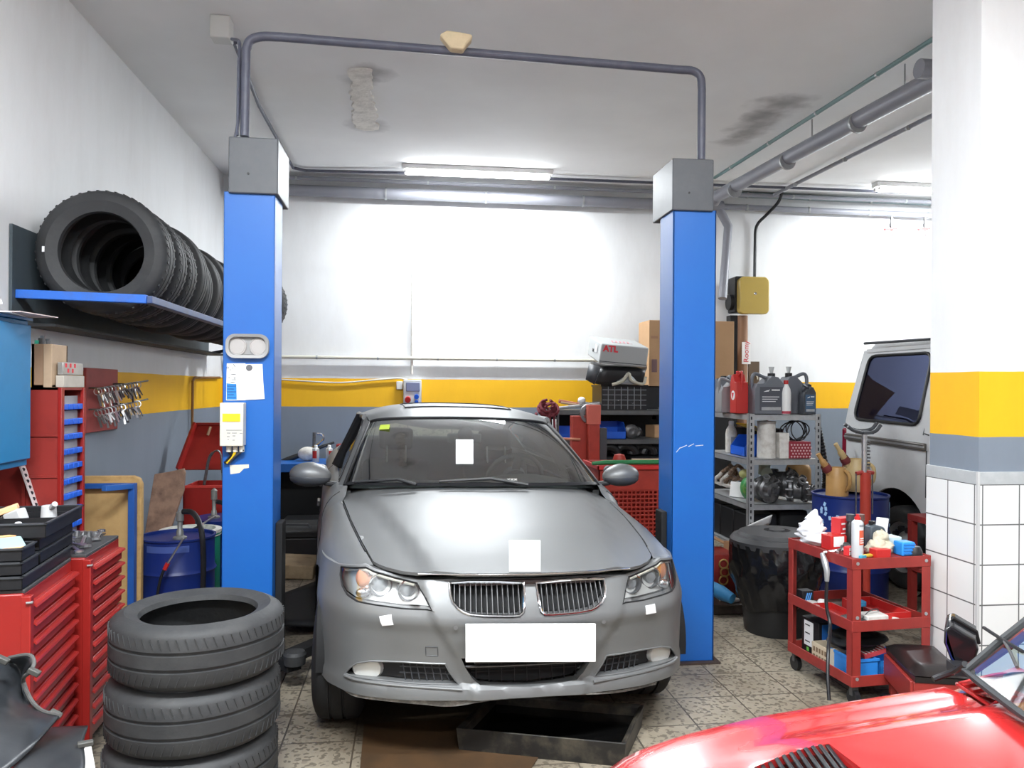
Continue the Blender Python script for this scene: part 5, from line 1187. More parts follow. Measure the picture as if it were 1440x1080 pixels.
for sg in (-1, 1):
    i0 = 0 if sg < 0 else len(BASE)-1
    rl = [Vector((sg*0.595, 2.07, 1.372)), Vector((sg*0.62, 2.3, 1.37)), Vector((sg*0.625, 2.6, 1.37)), Vector((sg*0.6, 3.05, 1.34)), Vector((sg*0.59, 3.25, 1.30))]
    ins = [scr(i0, t/8) for t in range(9)]
    outr = [Vector((sg*(0.79-0.165*t-0.01*4*t*(1-t)), 1.50+0.66*t, 0.985+0.37*t+0.06*t*(1-t))) for t in [k/8 for k in range(9)]]
    MB().grid([ins, [a.lerp(b, 0.5)+Vector((sg*0.012, -0.012, 0.008)) for a, b in zip(ins, outr)], outr, [p+Vector((-sg*0.03, 0.02, -0.01)) for p in outr]]).build('front_pillar', M_PAINT, CAR, smooth=50)
    # roof rail, side glass, rear pillar
    MB().tube(cr([Vector((sg*0.62, 2.13, 1.362)), Vector((sg*0.64, 2.4, 1.362)), Vector((sg*0.637, 2.8, 1.355)), Vector((sg*0.6, 3.25, 1.30)), Vector((sg*0.63, 3.6, 1.14)), Vector((sg*0.68, 3.8, 1.06))], 6), 0.022, 10).build('roof_rail', M_PAINT, CAR)
    bl = [Vector((sg*0.785, y, lerpt(ZTT, y))) for y in (1.5, 1.8, 2.2, 2.6, 3.0, 3.4)]
    tl_ = [outr[1], outr[5], Vector((sg*0.63, 2.3, 1.355)), Vector((sg*0.632, 2.6, 1.355)), Vector((sg*0.622, 3.0, 1.335)), Vector((sg*0.615, 3.35, 1.25))]
    sgl = MB().grid([bl, [a.lerp(b, 0.5)+Vector((sg*0.012, 0, 0)) for a, b in zip(bl, tl_)], tl_]).build('side_window', M_SGLASS, CAR)
    MB().tube(cr([outr[0]]+[outr[4], outr[7]]+tl_[2:], 4), 0.008, 6).build('window_trim', M_BLACK, sgl)
    MB().bar(bl[2], tl_[2], 0.03, 0.09).build('middle_pillar', M_BLACK, CAR)
    MB().grid([[bl[-1], Vector((sg*0.75, 3.75, 1.06))], [tl_[-1], Vector((sg*0.62, 3.55, 1.16))]]).build('rear_pillar', M_PAINT, CAR)
    # door mirror
    c = Vector((sg*0.945, 1.53, 1.052)); mm = MB().ell(c, 0.118, 0.085, 0.068, 24, 14)
    mm.v = [Vector((p.x, min(p.y, 1.585), p.z-0.012*((p.x-c.x)*sg < 0)*abs(p.x-c.x)/0.1)) for p in mm.v]
    mo = mm.build('door_mirror', M_PAINT, CAR, smooth=50)
    lw = MB().ell(c+Vector((0, -0.002, -0.022)), 0.116, 0.084, 0.052, 24, 10); lw.v = [Vector((p.x, min(p.y, 1.583), p.z)) for p in lw.v]
    lw.build('mirror_base', M_DGREY, mo, smooth=50)
    MB().bar(c+Vector((-sg*0.07, 0, -0.05)), Vector((sg*0.78, 1.55, 0.985)), 0.06, 0.03).build('mirror_stalk', M_BLACK, mo, bevel=0.01)
    MB().add([c+Vector((x, 0.056, z)) for x, z in rrect(0.19, 0.1, 0.03)], [tuple(range(20))]).build('mirror_glass', M_CHROME, mo)
# rear glass, boot and tail
rw = MB().grid([[Vector((x*0.585, 3.25+0.02*(1-x*x), 1.39-0.08*x*x)) for x in (-1, -0.5, 0, 0.5, 1)], [Vector((x*0.68, 3.8+0.06*(1-x*x), 1.085-0.02*x*x)) for x in (-1, -0.5, 0, 0.5, 1)]]).build('rear_window', M_SGLASS, CAR)
bt = [[Vector((x*0.70, 3.78+0.08*(1-x*x), 1.075-0.03*x*x)) for x in (-1, -0.5, 0, 0.5, 1)], [Vector((x*0.7, 4.1, 1.085-0.04*x*x)) for x in (-1, -0.5, 0, 0.5, 1)], [Vector((x*0.66, 4.4+0.04*(1-x*x), 1.06-0.04*x*x)) for x in (-1, -0.5, 0, 0.5, 1)]]
MB().grid(patch(bt, 3, 3)).build('boot_lid', M_PAINT, CAR)
tb = [[Vector((x*(0.66+0.02*k), 4.4+0.06*(1-x*x)+0.03*min(k, 2), 1.06-0.04*x*x-0.19*k)) for x in (-1, -0.6, 0, 0.6, 1)] for k in range(5)]
tb = [[Vector((max(-0.79, min(0.79, p.x*(1+0.08*min(k, 2)))), p.y, p.z)) for p in r] for k, r in enumerate(tb)]
MB().grid(patch(tb, 3, 3)).build('tail_panel', M_PAINT, CAR)
for sg in (-1, 1): MB().box(sg*0.5-0.16, sg*0.5+0.16, 4.44, 4.5, 0.8, 0.93).build('tail_light', M_REDP, CAR, bevel=0.02)
# floor pan and cabin
MB().box(-0.72, 0.72, 0.45, 4.35, 0.22, 0.30).build('floor_pan', M_BLACKM, CAR)
MB().box(-0.55, 0.55, 0.5, 1.25, 0.3, 0.6).build('engine', M_BLACKM, CAR)
db = MB().grid(patch([[Vector((x*0.72, 1.28+0.1*x*x, 0.985)) for x in (-1, -0.5, 0, 0.5, 1)], [Vector((x*0.74, 1.55, 0.985+0.01*(1-x*x))) for x in (-1, -0.5, 0, 0.5, 1)], [Vector((x*0.74, 1.85, 0.96+(0.05 if x == 0.5 else 0))) for x in (-1, -0.5, 0, 0.5, 1)], [Vector((x*0.74, 1.9, 0.7)) for x in (-1, -0.5, 0, 0.5, 1)]], 5, 5))
db.build('dashboard', M_DASH, CAR)
MB().box(-0.75, 0.75, 1.3, 4.2, 0.3, 0.36).box(-0.76, -0.72, 1.4, 3.6, 0.3, 0.97).box(0.72, 0.76, 1.4, 3.6, 0.3, 0.97).box(-0.7, 0.7, 3.55, 3.62, 0.3, 1.06).build('cabin_trim', M_DASH, CAR)
for sg in (-1, 1):
    st = MB().obox(T(sg*0.37, 2.35, 0.62), 0.5, 0.5, 0.16).build('front_seat', M_SEAT, CAR, bevel=0.05, seg=3)
    MB().obox(T(sg*0.37, 2.6, 0.82) @ RX(-0.28), 0.48, 0.13, 0.46).build('seat_back', M_SEAT, st, bevel=0.05, seg=3)
    MB().obox(T(sg*0.37, 2.69, 1.19) @ RX(-0.15), 0.25, 0.09, 0.16).build('headrest', M_SEAT, st, bevel=0.035, seg=3)
    for d in (-0.068, 0.068): MB().cyl((sg*0.37+d, 2.6, 1.02), (sg*0.37+d, 2.645, 1.14), 0.007, n=8).build('headrest_post', M_WHITE, st)
MB().obox(T(0, 3.2, 0.65), 1.3, 0.5, 0.18).build('rear_bench', M_SEAT, CAR, bevel=0.05)
MB().obox(T(0, 3.45, 0.92) @ RX(-0.25), 1.3, 0.12, 0.5).build('bench_back', M_SEAT, CAR, bevel=0.05)
Msw = T(0.37, 2.0, 0.98) @ RX(-1.05)
sw = MB().lathe([(0.185+0.015*math.cos(a), 0.015*math.sin(a)) for a in [2*PI*k/10 for k in range(10)]], 36, Msw, closed=True)
sw.obox(Msw, 0.34, 0.05, 0.02).obox(Msw @ T(0, -0.09, 0), 0.05, 0.17, 0.02).cyl(Msw @ Vector((0, 0, -0.02)), Msw @ Vector((0, 0, 0.03)), 0.075, n=20)
sw.build('steering_wheel', mat('wheel_grey', (0.06, 0.062, 0.064), 0.5), CAR)
p = onscreen(657, 604); MB().ell(p+Vector((0.0, 0.07, -0.035)), 0.05, 0.03, 0.05).build('rear_view_mirror', M_BLACK, CAR)
MB().bar(p+Vector((-0.11, 0.1, -0.06)), p+Vector((0.11, 0.1, -0.06)), 0.02, 0.06).build('inner_mirror', M_DASH, CAR, bevel=0.01)
# ------------------------------------------------------------------ work bench at the back, left of the car
yb1 = 8.15
xa = -1.75; xb1 = at(560, 655, Y=yb1).x; zb1_ = at(430, 652, Y=yb1).z
t = thing('work_bench', 'blue topped work bench against the back wall beside the lift post', 'bench', ((xa+xb1)/2, yb1+0.3, 0))
MB().box(xa, xb1, yb1, yb1+0.6, zb1_-0.085, zb1_).build('top', M_BLUE, t, world=True, bevel=0.005)
for x in (xa+0.03, xb1-0.07):
    for y in (yb1+0.03, yb1+0.53): MB().box(x, x+0.05, y, y+0.05, 0, zb1_-0.085).build('leg', M_BLACKM, t, world=True)
MB().box(xa, xb1, yb1+0.56, yb1+0.58, 0.05, zb1_-0.085).build('back_panel', M_BLACKM, t, world=True)
zs = at(420, 752, Y=yb1).z
MB().box(xa+0.02, xb1-0.02, yb1+0.05, yb1+0.56, zs-0.03, zs).build('shelf', M_BLACKM, t, world=True)
a = at(398, 727, Y=yb1+0.1); b = at(455, 745, Y=yb1+0.1)
t = thing('recorder', 'flat grey electronic unit on the dark shelf under the blue bench', 'appliance', ((a.x+b.x)/2, yb1+0.3, zs))
MB().box(a.x, b.x+0.1, yb1+0.08, yb1+0.4, zs+0.001, zs+(a.z-b.z)).build('case', mat('unit_grey', (0.1, 0.105, 0.11), 0.4), t, world=True, bevel=0.005)
for k in range(6): x = a.x+0.05+0.055*k; MB().box(x, x+0.03, yb1+0.074, yb1+0.08, zs+0.04, zs+0.055).build('button', M_TRIMG, t, world=True)
def spray(name, label, p, r, h, body, cap, band=None, group=None, cat='spray can', parent=None):
    t = thing(name, label, cat, p, 0, group)
    MB().lathe([(0, 0), (r*0.95, 0), (r, 0.006), (r, h*0.78), (r*0.97, h*0.8), (r*0.45, h*0.87), (r*0.42, h*0.9), (0, h*0.9)], 20, T(*p)).build('can', body, t, world=True)
    MB().lathe([(r*0.5, h*0.86), (r*0.5, h*0.96), (r*0.42, h), (0, h)], 14, T(*p)).build('cap', cap, t, world=True)
    if band: MB().lathe([(r*1.01, h*0.25), (r*1.01, h*0.68)], 20, T(*p), False, *band[1:]).build('label_band', band[0], t, world=True)
    return t
M_CAN = mat('can_silver', (0.6, 0.62, 0.63), 0.3, 0.5)
yy = yb1+0.12
for (px, lab, c) in ((444, 'silver spray can with a red strip on the blue bench, nearer the post', M_REDP), (463, 'pale spray can with a red label on the blue bench, nearer the car', M_WHITE)):
    p = at(px, 652, Y=yy); h = at(px, 626, Y=yy).z-zb1_
    spray('spray_can', lab, Vector((p.x, yy, zb1_+0.001)), 0.035, h, M_CAN, M_WHITE, (M_REDP, -2.6, -1.2) if px == 444 else (M_REDP, -1.6, -0.6), 'spray cans on the blue bench')
a = at(473, 625, Y=yb1+0.3); b = at(498, 658, Y=yb1+0.3)
t = thing('carton', 'red carton behind the pale spray can on the blue bench', 'box', ((a.x+b.x)/2, yb1+0.35, zb1_))
MB().box(a.x, b.x, yb1+0.28, yb1+0.42, zb1_+0.001, a.z).build('box', M_RED, t, world=True, bevel=0.003)
MB().box(a.x+0.08, b.x, yb1+0.276, yb1+0.28, zb1_+0.02, a.z-0.05).build('white_label', M_PAPER, t, world=True)
p = at(434, 650, Y=yb1+0.28)
t = thing('sander', 'white power tool with a chrome hooked handle on the blue bench', 'tool', (p.x, yb1+0.28, zb1_))
MB().ell((p.x-0.01, yb1+0.28, zb1_+0.075), 0.1, 0.06, 0.074).build('body', M_DWHITE, t, world=True)
MB().tube(cr([at(436, 632, Y=yb1+0.3), at(448, 625, Y=yb1+0.3), at(455, 617, Y=yb1+0.3), at(452, 611, Y=yb1+0.3), at(446, 610, Y=yb1+0.3)], 5), 0.012, 8).build('chrome_hook', M_CHROME, t, world=True)
t = tag(MB().tube([at(386, 657, Y=yb1+0.4)+Vector((0, 0, 0.03)), at(408, 645, Y=yb1+0.4), at(440, 633, Y=yb1+0.42), at(470, 622, Y=yb1+0.45)], [0.02, 0.03, 0.022, 0.012], 10).build('pry_tool', M_BLACK), 'long black tool lying aslant behind the spray cans on the bench', 'tool')
p = at(441, 640, Y=yb1+0.45); tag(MB().cyl((p.x, yb1+0.45, zb1_), (p.x+0.005, yb1+0.45, at(440, 608, Y=yb1+0.45).z), 0.016, n=10).build('steel_rod', M_DSTEEL), 'dark steel rod standing upright on the blue bench', 'rod')
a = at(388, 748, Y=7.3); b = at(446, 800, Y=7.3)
tb = thing('shade_box', 'black box put in for the shade on the floor before the blue bench', 'shade block', ((a.x+b.x)/2, 7.45, 0))  # black box added where the floor lies in shade
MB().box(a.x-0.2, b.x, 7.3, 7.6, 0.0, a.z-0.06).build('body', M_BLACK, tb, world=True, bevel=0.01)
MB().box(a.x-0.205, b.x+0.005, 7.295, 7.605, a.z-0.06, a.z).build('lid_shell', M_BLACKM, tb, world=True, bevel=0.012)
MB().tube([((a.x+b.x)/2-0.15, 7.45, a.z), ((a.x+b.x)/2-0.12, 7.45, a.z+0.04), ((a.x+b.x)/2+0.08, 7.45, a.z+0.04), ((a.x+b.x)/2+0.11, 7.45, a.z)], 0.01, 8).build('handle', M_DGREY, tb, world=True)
# crates of scrap on the floor behind the lift post
yk = 6.6
a = at(385, 795, Y=yk); b = at(440, 832, Y=yk)
o = MB().obox(T((a.x+b.x)/2, yk+0.25, (a.z+max(b.z, 0.0))/2*1.0) @ RY(0.06), (b.x-a.x), 0.45, a.z-max(b.z, 0.0)-0.02).build('wooden_crate', mat('dusty_crate', (0.3, 0.22, 0.13), 0.8, dirt=0.8, dcol=(0.12, 0.08, 0.04), scale=9), bevel=0.01)
tag(o, 'dusty brown crate on the floor between the left lift post and the car', 'crate')
a = at(388, 830, Y=5.6); 
o = thing('scrap_trim', 'crumpled black trim piece on the floor beside the left lift post', 'trim', at(420, 880, Z=0.02))
MB().grid(patch([[at(398, 838, Y=5.7), at(425, 828, Y=5.8), at(444, 820, Y=5.9)], [at(392, 862, Y=5.4), at(425, 850, Y=5.5), at(445, 850, Y=5.6)], [at(396, 880, Y=5.1), at(440, 882, Y=5.1), at(446, 878, Y=5.2)]], 4, 4)).build('sheet', M_BLACKM, o, world=True, solid=0.02)

# ------------------------------------------------------------------ dark parts shelf right of the car
ys = 7.9
def shelf_unit(name, label, x0, x1, y0, y1, levels, ztop, m=M_GALV, post=0.045):
    t = thing(name, label, 'shelf', ((x0+x1)/2, (y0+y1)/2, 0))
    for (x, sx) in ((x0, 1), (x1, -1)):
        for (y, sy) in ((y0, 1), (y1, -1)):
            mb = MB(); mb.box(min(x, x+sx*post), max(x, x+sx*post), min(y, y+sy*0.003), max(y, y+sy*0.003), 0, ztop)
            mb.box(min(x, x+sx*0.003), max(x, x+sx*0.003), min(y, y+sy*post), max(y, y+sy*post), 0, ztop)
            pst = mb.build('upright', m, t, world=True)
            if sy > 0:
                hl = MB(); n = int(ztop/0.05)
                for k in range(n): hl.box(min(x+sx*0.014, x+sx*0.026), max(x+sx*0.014, x+sx*0.026), y-0.0015, y+0.001, 0.03+k*0.05, 0.055+k*0.05)
                hl.build('slot', M_INK, pst, world=True, smooth=0)
    for z in levels:
        mb = MB(); mb.box(x0+0.003, x1-0.003, y0+0.003, y1-0.003, z-0.004, z)
        for (a, b, c, d) in ((x0+0.003, x1-0.003, y0+0.003, y0+0.006), (x0+0.003, x1-0.003, y1-0.006, y1-0.003), (x0+0.003, x0+0.006, y0+0.003, y1-0.003), (x1-0.006, x1-0.003, y0+0.003, y1-0.003)): mb.box(a, b, c, d, z-0.045, z)
        mb.build('shelf_board', m, t, world=True)
    return t
x0 = at(780, 600, Y=ys).x; x1 = at(912, 600, Y=ys).x; z1 = at(850, 577, Y=ys).z; z2 = at(860, 618, Y=ys).z; z3 = z2-0.42
shelf_unit('steel_shelf', 'slotted steel shelf of dark car parts between the car and the right post', x0, x1+0.3, ys, ys+0.5, (z1, z2, z3, 0.12), z1+0.02, mat('shelf_dark', (0.12, 0.125, 0.13), 0.45, 0.4, dirt=0.5))
MB().box(x0+0.01, x1+0.29, ys+0.49, ys+0.498, 0.1, z1).build('dark_backing', M_BLACKM, [o for o in bpy.data.objects if o.name == 'steel_shelf'][0], world=True)  # black sheet added so the gaps between the shelf boards stay dark
# things on its top
def crate(name, label, x0, x1, y0, y1, z0, z1, m, group=None, slots=True):
    t = thing(name, label, 'crate', ((x0+x1)/2, (y0+y1)/2, z0), 0, group)
    mb = MB(); th = 0.012
    mb.box(x0, x1, y0, y1, z0, z0+th)
    for (a, b, c, d) in ((x0, x1, y0, y0+th), (x0, x1, y1-th, y1), (x0, x0+th, y0, y1), (x1-th, x1, y0, y1)): mb.box(a, b, c, d, z0, z1)
    mb.build('crate', m, t, world=True)
    MB().box(x0-0.01, x1+0.01, y0-0.01, y0+0.002, z1-0.02, z1).box(x0-0.01, x1+0.01, y1-0.002, y1+0.01, z1-0.02, z1).box(x0-0.01, x0, y0, y1, z1-0.02, z1).box(x1, x1+0.01, y0, y1, z1-0.02, z1).build('rim', m, t, world=True)
    if slots:
        g = MB(); nx = max(3, int((x1-x0)/0.06)); nz = max(2, int((z1-z0)/0.05))
        for k in range(1, nx): g.box(x0+(x1-x0)*k/nx-0.003, x0+(x1-x0)*k/nx+0.003, y0-0.006, y0, z0+0.01, z1-0.02)
        for k in range(1, nz): g.box(x0+0.01, x1-0.01, y0-0.006, y0, z0+(z1-z0)*k/nz-0.003, z0+(z1-z0)*k/nz+0.003)
        g.build('lattice', M_TRIMG, t, world=True)
    return t
xa_, xb_ = at(846, 560, Y=ys+0.03).x, at(910, 560, Y=ys+0.03).x; zt_c = at(870, 541, Y=ys+0.03).z
cr1 = crate('plastic_crate', 'black lattice crate on the steel shelf below the black car trim', xa_, xb_, ys+0.03, ys+0.45, z1+0.001, zt_c, M_BLACK)
for k in range(5):
    x = xa_+0.1+0.075*k; o = tag(MB().lathe([(0.0, 0), (0.03+0.006*(k % 2), 0), (0.03, 0.04), (0.015, 0.05), (0.015, 0.09), (0, 0.09)], 12, T(x, ys+0.1, z1+0.02+0.03*(k % 3)) @ RX(0.8)).build('engine_fitting', (M_DSTEEL, M_STEEL)[k % 2]), 'metal engine fitting inside the black lattice crate', 'fitting', 'fittings in the lattice crate')
# bent black trim with a pale bracket over the crate
ya = ys-0.02
tr = [[at(825, 531, Y=ya+0.3), at(838, 540, Y=ya), at(870, 541, Y=ya-0.02), at(905, 541, Y=ya)], [at(828, 513, Y=ya+0.3), at(846, 517, Y=ya), at(872, 518, Y=ya), at(908, 520, Y=ya)], [at(833, 508, Y=ya+0.5), at(850, 512, Y=ya+0.4), at(872, 513, Y=ya+0.4), at(910, 515, Y=ya+0.4)]]
o = thing('car_trim', 'bent black car bumper trim jammed between the grey case and the crate', 'car part', (at(868, 541, Y=ya).x, ya+0.2, zt_c))
MB().grid(patch(tr, 5, 5)).build('trim', M_BLACK, o, world=True, solid=0.03)
MB().grid([[at(824, 534, Y=ya-0.05), at(836, 541, Y=ya-0.1)], [at(829, 511, Y=ya-0.05), at(845, 517, Y=ya-0.1)]]).build('end_flap', M_DGREY, o, world=True, solid=0.02)
MB().tube(cr([at(861, 541, Y=ya-0.08), at(875, 536, Y=ya-0.08), at(884, 525, Y=ya-0.08), at(888, 535, Y=ya-0.08), at(904, 540, Y=ya-0.08), at(908, 530, Y=ya-0.08)], 4), 0.016, 8).build('pale_bracket', mat('pale_bracket_m', (0.45, 0.43, 0.35), 0.5), o, world=True)
MB().grid([[at(862, 540, Y=ya-0.06), at(900, 541, Y=ya-0.06)], [at(884, 526, Y=ya-0.05), at(890, 530, Y=ya-0.05)]]).build('plate', M_TRIMG, o, world=True, solid=0.01)
# grey moulded tool case with red lettering
yq_ = ys-0.06
A, B, C_, D = at(842, 511, Y=yq_), at(909, 517, Y=yq_), at(911, 489, Y=yq_), at(846, 483, Y=yq_)
E1 = at(826, 499, Y=yq_+0.5); E2 = at(829, 476, Y=yq_+0.5)
base_u = (B-A); up_v = (D-A); back = E1-A
t = thing('tool_case', 'grey plastic case with red letters lying on top of the black car trim', 'case', A+base_u*0.5+back*0.5)
P = [A, A+base_u, A+base_u+up_v, A+up_v]; Q = [p+back for p in P]
MB().add(P+Q, [(0, 1, 2, 3), (7, 6, 5, 4), (0, 1, 5, 4), (1, 2, 6, 5), (2, 3, 7, 6), (3, 0, 4, 7)]).build('case', mat('case_grey', (0.34, 0.35, 0.35), 0.55), t, world=True, bevel=0.015, seg=3)
n_ = base_u.cross(up_v).normalized(); n_ = n_ if n_.y < 0 else -n_
text('lettering', 'ATL', 0.085, M_INKR, t, frame(A+base_u*0.05+up_v*0.76+n_*0.003, base_u, up_v), world=True, bold=0.004)
MB().add([p+n_*0.002 for p in (A+up_v*0.1, A+base_u+up_v*0.1, A+base_u+up_v*0.14, A+up_v*0.14)], [(0, 1, 2, 3)]).build('seam', M_DGREY, t, world=True)
tn = Vector((0, 0, 1))
fm = MB()
for k in range(5):
    o_ = A+base_u*(0.32+0.085*k)+up_v*1.0+back*0.3+Vector((0, 0, 0.002)); fm.bar(o_, o_+base_u*0.04+back*0.26, 0.014, 0.002); fm.bar(o_+base_u*0.03, o_+base_u*0.075, 0.012, 0.002)
fm.build('faded_print', mat('faded_red_ink', (0.5, 0.2, 0.22), 0.7), t, world=True, smooth=0)
ls = frame(A+back*0.32+up_v*0.62-base_u.normalized()*0.004, -back, up_v)
MB().prism(rrect(0.1, 0.08, 0.01), 0.004, ls).build('latch', M_CHROME, t, world=True)
MB().prism(rrect(0.05, 0.03, 0.01), 0.005, frame(A+back*0.55+up_v*0.45-base_u.normalized()*0.004, -back, up_v)).build('lock', M_BLACK, t, world=True)
# tall cardboard box behind the right post, on a black cabinet
yx = 8.35
a = at(913, 450, Y=yx); b = at(1032, 540, Y=yx)
zc = at(920, 543, Y=yx).z
t = thing('cardboard_box', 'tall plain cardboard box standing behind the right lift post', 'box', ((a.x+b.x)/2, yx+0.2, zc))
MB().box(a.x, b.x, yx, yx+0.4, zc, a.z).build('box', M_CARD, t, world=True, bevel=0.004)
MB().box(a.x+0.03, a.x+0.09, yx-0.002, yx, zc+0.15, zc+0.29).build('printed_mark', mat('card_print', (0.2, 0.12, 0.12), 0.8), t, world=True)
MB().box(a.x+0.02, a.x+0.1, yx-0.002, yx, a.z-0.2, a.z-0.17).build('printed_mark', mat('card_print2', (0.36, 0.2, 0.12), 0.8), t, world=True)
t = thing('black_cabinet', 'black cabinet below the tall cardboard box behind the right post', 'cabinet', ((a.x+b.x)/2, yx+0.2, 0))
MB().box(a.x-0.03, b.x, yx+0.05, yx+0.5, 0, zc-0.001).build('body', M_BLACK, t, world=True, bevel=0.006)
MB().box(a.x+0.05, a.x+0.1, yx+0.04, yx+0.05, zc-0.36, zc-0.26).build('white_tag', M_PAPER, t, world=True)
# bundle of wrenches and pipes lying on the shelf top
for k, (c1, c2, r, m) in enumerate((((786, 574), (845, 568), 0.016, M_STEEL), ((789, 566), (840, 574), 0.012, M_WOOD), ((800, 571), (846, 566), 0.014, M_DSTEEL), ((786, 564), (818, 570), 0.02, mat('wood_handle_red', (0.35, 0.12, 0.07), 0.5)), ((812, 564), (845, 572), 0.015, M_STEEL))):
    p = at(*c1, Y=ys+0.1+0.05*k); q_ = at(*c2, Y=ys+0.12+0.05*k); p.z = max(p.z, z1+r); q_.z = max(q_.z, z1+r)
    lab = ('bright steel bar', 'wooden tool handle', 'oily steel bar', 'reddish wooden handle', 'steel pipe end')[k]+' in the bundle of tools on the steel shelf'
    tag(MB().tube([p, p.lerp(q_, 0.8), q_], [r, r, r*1.5], 8).build('hand_tool', m), lab, 'tool', 'bundle of tools on the steel shelf')
p = at(818, 564, Y=ys+0.1); tag(MB().ell((p.x, ys+0.1, z1+0.1), 0.04, 0.04, 0.035).build('light_bulb', M_WHITE), 'small white knob on the bundle of tools on the steel shelf', 'knob')
# bins and dark parts inside the shelf
def bin_(label, c, w, d, h, m=M_BINB, group='blue storage bins', rz=0.0):
    t = thing('storage_bin', label, 'bin', c, rz, group)
    mb = MB(); th = 0.005
    mb.box(-w/2, w/2, -d/2, d/2, 0, th)
    for sx in (-1, 1):
        x = sx*w/2; mb.prism([(-d/2, 0), (d/2, 0), (d/2, h), (-d/2+d*0.3, h), (-d/2, h*0.45)], th, T(min(x, x-sx*th), 0, 0) @ frame((0, 0, 0), (0, 1, 0), (0, 0, 1)))
    mb.box(-w/2, w/2, d/2-th, d/2, 0, h).box(-w/2, w/2, -d/2, -d/2+th, 0, h*0.45)
    mb.build('bin', m, t)
    MB().box(-w*0.3, w*0.3, -d/2-0.003, -d/2, h*0.1, h*0.38).build('label_holder', m, t, bevel=0.001)
    return t
zb2 = z2+0.001
for (px, w, lab) in ((800, 0.3, 'blue storage bin low on the steel shelf behind the red crane'), (858, 0.26, 'blue storage bin in the middle of the steel shelf, right of the red crane')):
    p = at(px, 600, Y=ys+0.2); bin_(lab, (p.x, ys+0.22, zb2), w, 0.34, 0.17 if px == 858 else 0.12)
for k, (px, r) in enumerate(((885, 0.075), (897, 0.06))):
    p = at(px, 605, Y=ys+0.2); tag(MB().lathe([(r*0.4, -0.04), (r, -0.03), (r, 0.03), (r*0.6, 0.05), (r*0.3, 0.05), (0, 0.04)], 18, T(p.x, ys+0.15+0.12*k, zb2+r) @ RX(PI/2)).build('pump_unit', M_DSTEEL), ('round oily pump on the middle level of the steel shelf', 'smaller oily pump beside the round one on the steel shelf')[k], 'car part')
for k, (px, py, w, h) in enumerate(((855, 632, 0.2, 0.1), (880, 634, 0.22, 0.12), (905, 632, 0.24, 0.11), (920, 640, 0.2, 0.1))):
    p = at(px, py, Y=ys+0.1)
    a1 = [p+Vector((w*0.5*math.cos(t_), 0.02*k, w*0.4*math.sin(t_)-0.05)) for t_ in [PI*j/10 for j in range(11)]]
    o = tag(MB().tube(a1, 0.045, 10).build('wheel_liner', M_BLACK), ('curved black plastic arch on the lower level of the steel shelf, first from the crane', 'curved black plastic arch on the lower level of the steel shelf, second from the crane', 'curved black plastic arch on the lower level, third from the crane', 'curved black plastic arch nearest the right lift post')[k], 'car part', 'black arches on the steel shelf')
    o.location = (0, 0, z3-min(v.co.z for v in o.data.vertices)+0.002+0.25)
for k, (px, w) in enumerate(((850, 0.36), (905, 0.36))):
    p = at(px, 690, Y=ys+0.2)
    tag(MB().box(p.x-w/2, p.x+w/2-0.01, ys+0.05, ys+0.4, z3+0.002, z3+0.24).build('parts_tub', M_BLACK, bevel=0.02), ('black tub on the lower shelf behind the red crane', 'black tub on the lower shelf behind the red basket')[k], 'tub', 'black tubs on the lower shelf')
p = at(925, 609, Y=ys+0.3); tag(MB().obox(T(p.x, ys+0.28, z2+0.07) @ RZ(0.2), 0.2, 0.2, 0.13).build('open_carton', M_CARD, bevel=0.003), 'small brown carton at the end of the steel shelf beside the right post', 'box')
# red straps hanging at the end of the shelf
st = [at(770, 578, Y=ys-0.12)]
o = thing('strap_bundle', 'bundle of dark red straps hanging at the end of the steel shelf', 'strap', (st[0].x, ys-0.12, st[0].z))
mb = MB()
for k in range(9):
    a0 = rnd.uniform(0, 6.28); c = Vector((st[0].x+rnd.uniform(-0.05, 0.05), ys-0.12+rnd.uniform(-0.05, 0.05), st[0].z+rnd.uniform(-0.03, 0.06)))
    mb.tube([c+Vector((0.07*math.cos(a0+t_), 0.03*math.sin(t_*2), 0.06*math.sin(a0+t_))) for t_ in [2*PI*j/12 for j in range(11)]], 0.014, 6)
for k in range(4): mb.tube([(st[0].x-0.06+0.04*k, ys-0.14, st[0].z-0.04), (st[0].x-0.08+0.05*k, ys-0.15, st[0].z-0.16-0.05*(k % 2))], 0.01, 6)
mb.build('strap', mat('maroon_web', (0.16, 0.025, 0.035), 0.8), o, world=True)
for k in range(3): MB().tube([(st[0].x+0.02+0.03*k, ys-0.13, st[0].z-0.08), (st[0].x+0.02+0.03*k, ys-0.14, st[0].z-0.26)], 0.008, 6).build('buckle_bar', M_STEEL, o, world=True)

# red workshop crane
yr = 7.3
def bx(px0, px1, py0, py1, y, d): 
    a = at(px0, py0, Y=y); b = at(px1, py1, Y=y); return (a.x, b.x, y, y+d, b.z, a.z)
t = thing('workshop_crane', 'orange red workshop crane standing behind the silver car', 'crane', at(825, 700, Y=yr).to_2d().to_3d())
t.location.z = 0
a = bx(805, 825, 585, 700, yr, 0.12); MB().box(a[0], a[1], a[2], a[3], 0.05, a[5]).build('mast', M_ORED, t, world=True, bevel=0.006)
a2 = bx(828, 843, 571, 700, yr-0.12, 0.1); MB().box(a2[0], a2[1], a2[2], a2[3], 0.05, a2[5]).build('boom', M_ORED, t, world=True, bevel=0.006)
MB().box(a2[0]-0.006, a2[1]+0.006, a2[2]-0.01, a2[3]+0.02, at(835, 597, Y=yr-0.12).z, a2[5]+0.01).build('boom_sleeve', mat('pale_red_paint', (0.48, 0.1, 0.07), 0.5), t, world=True, bevel=0.005)
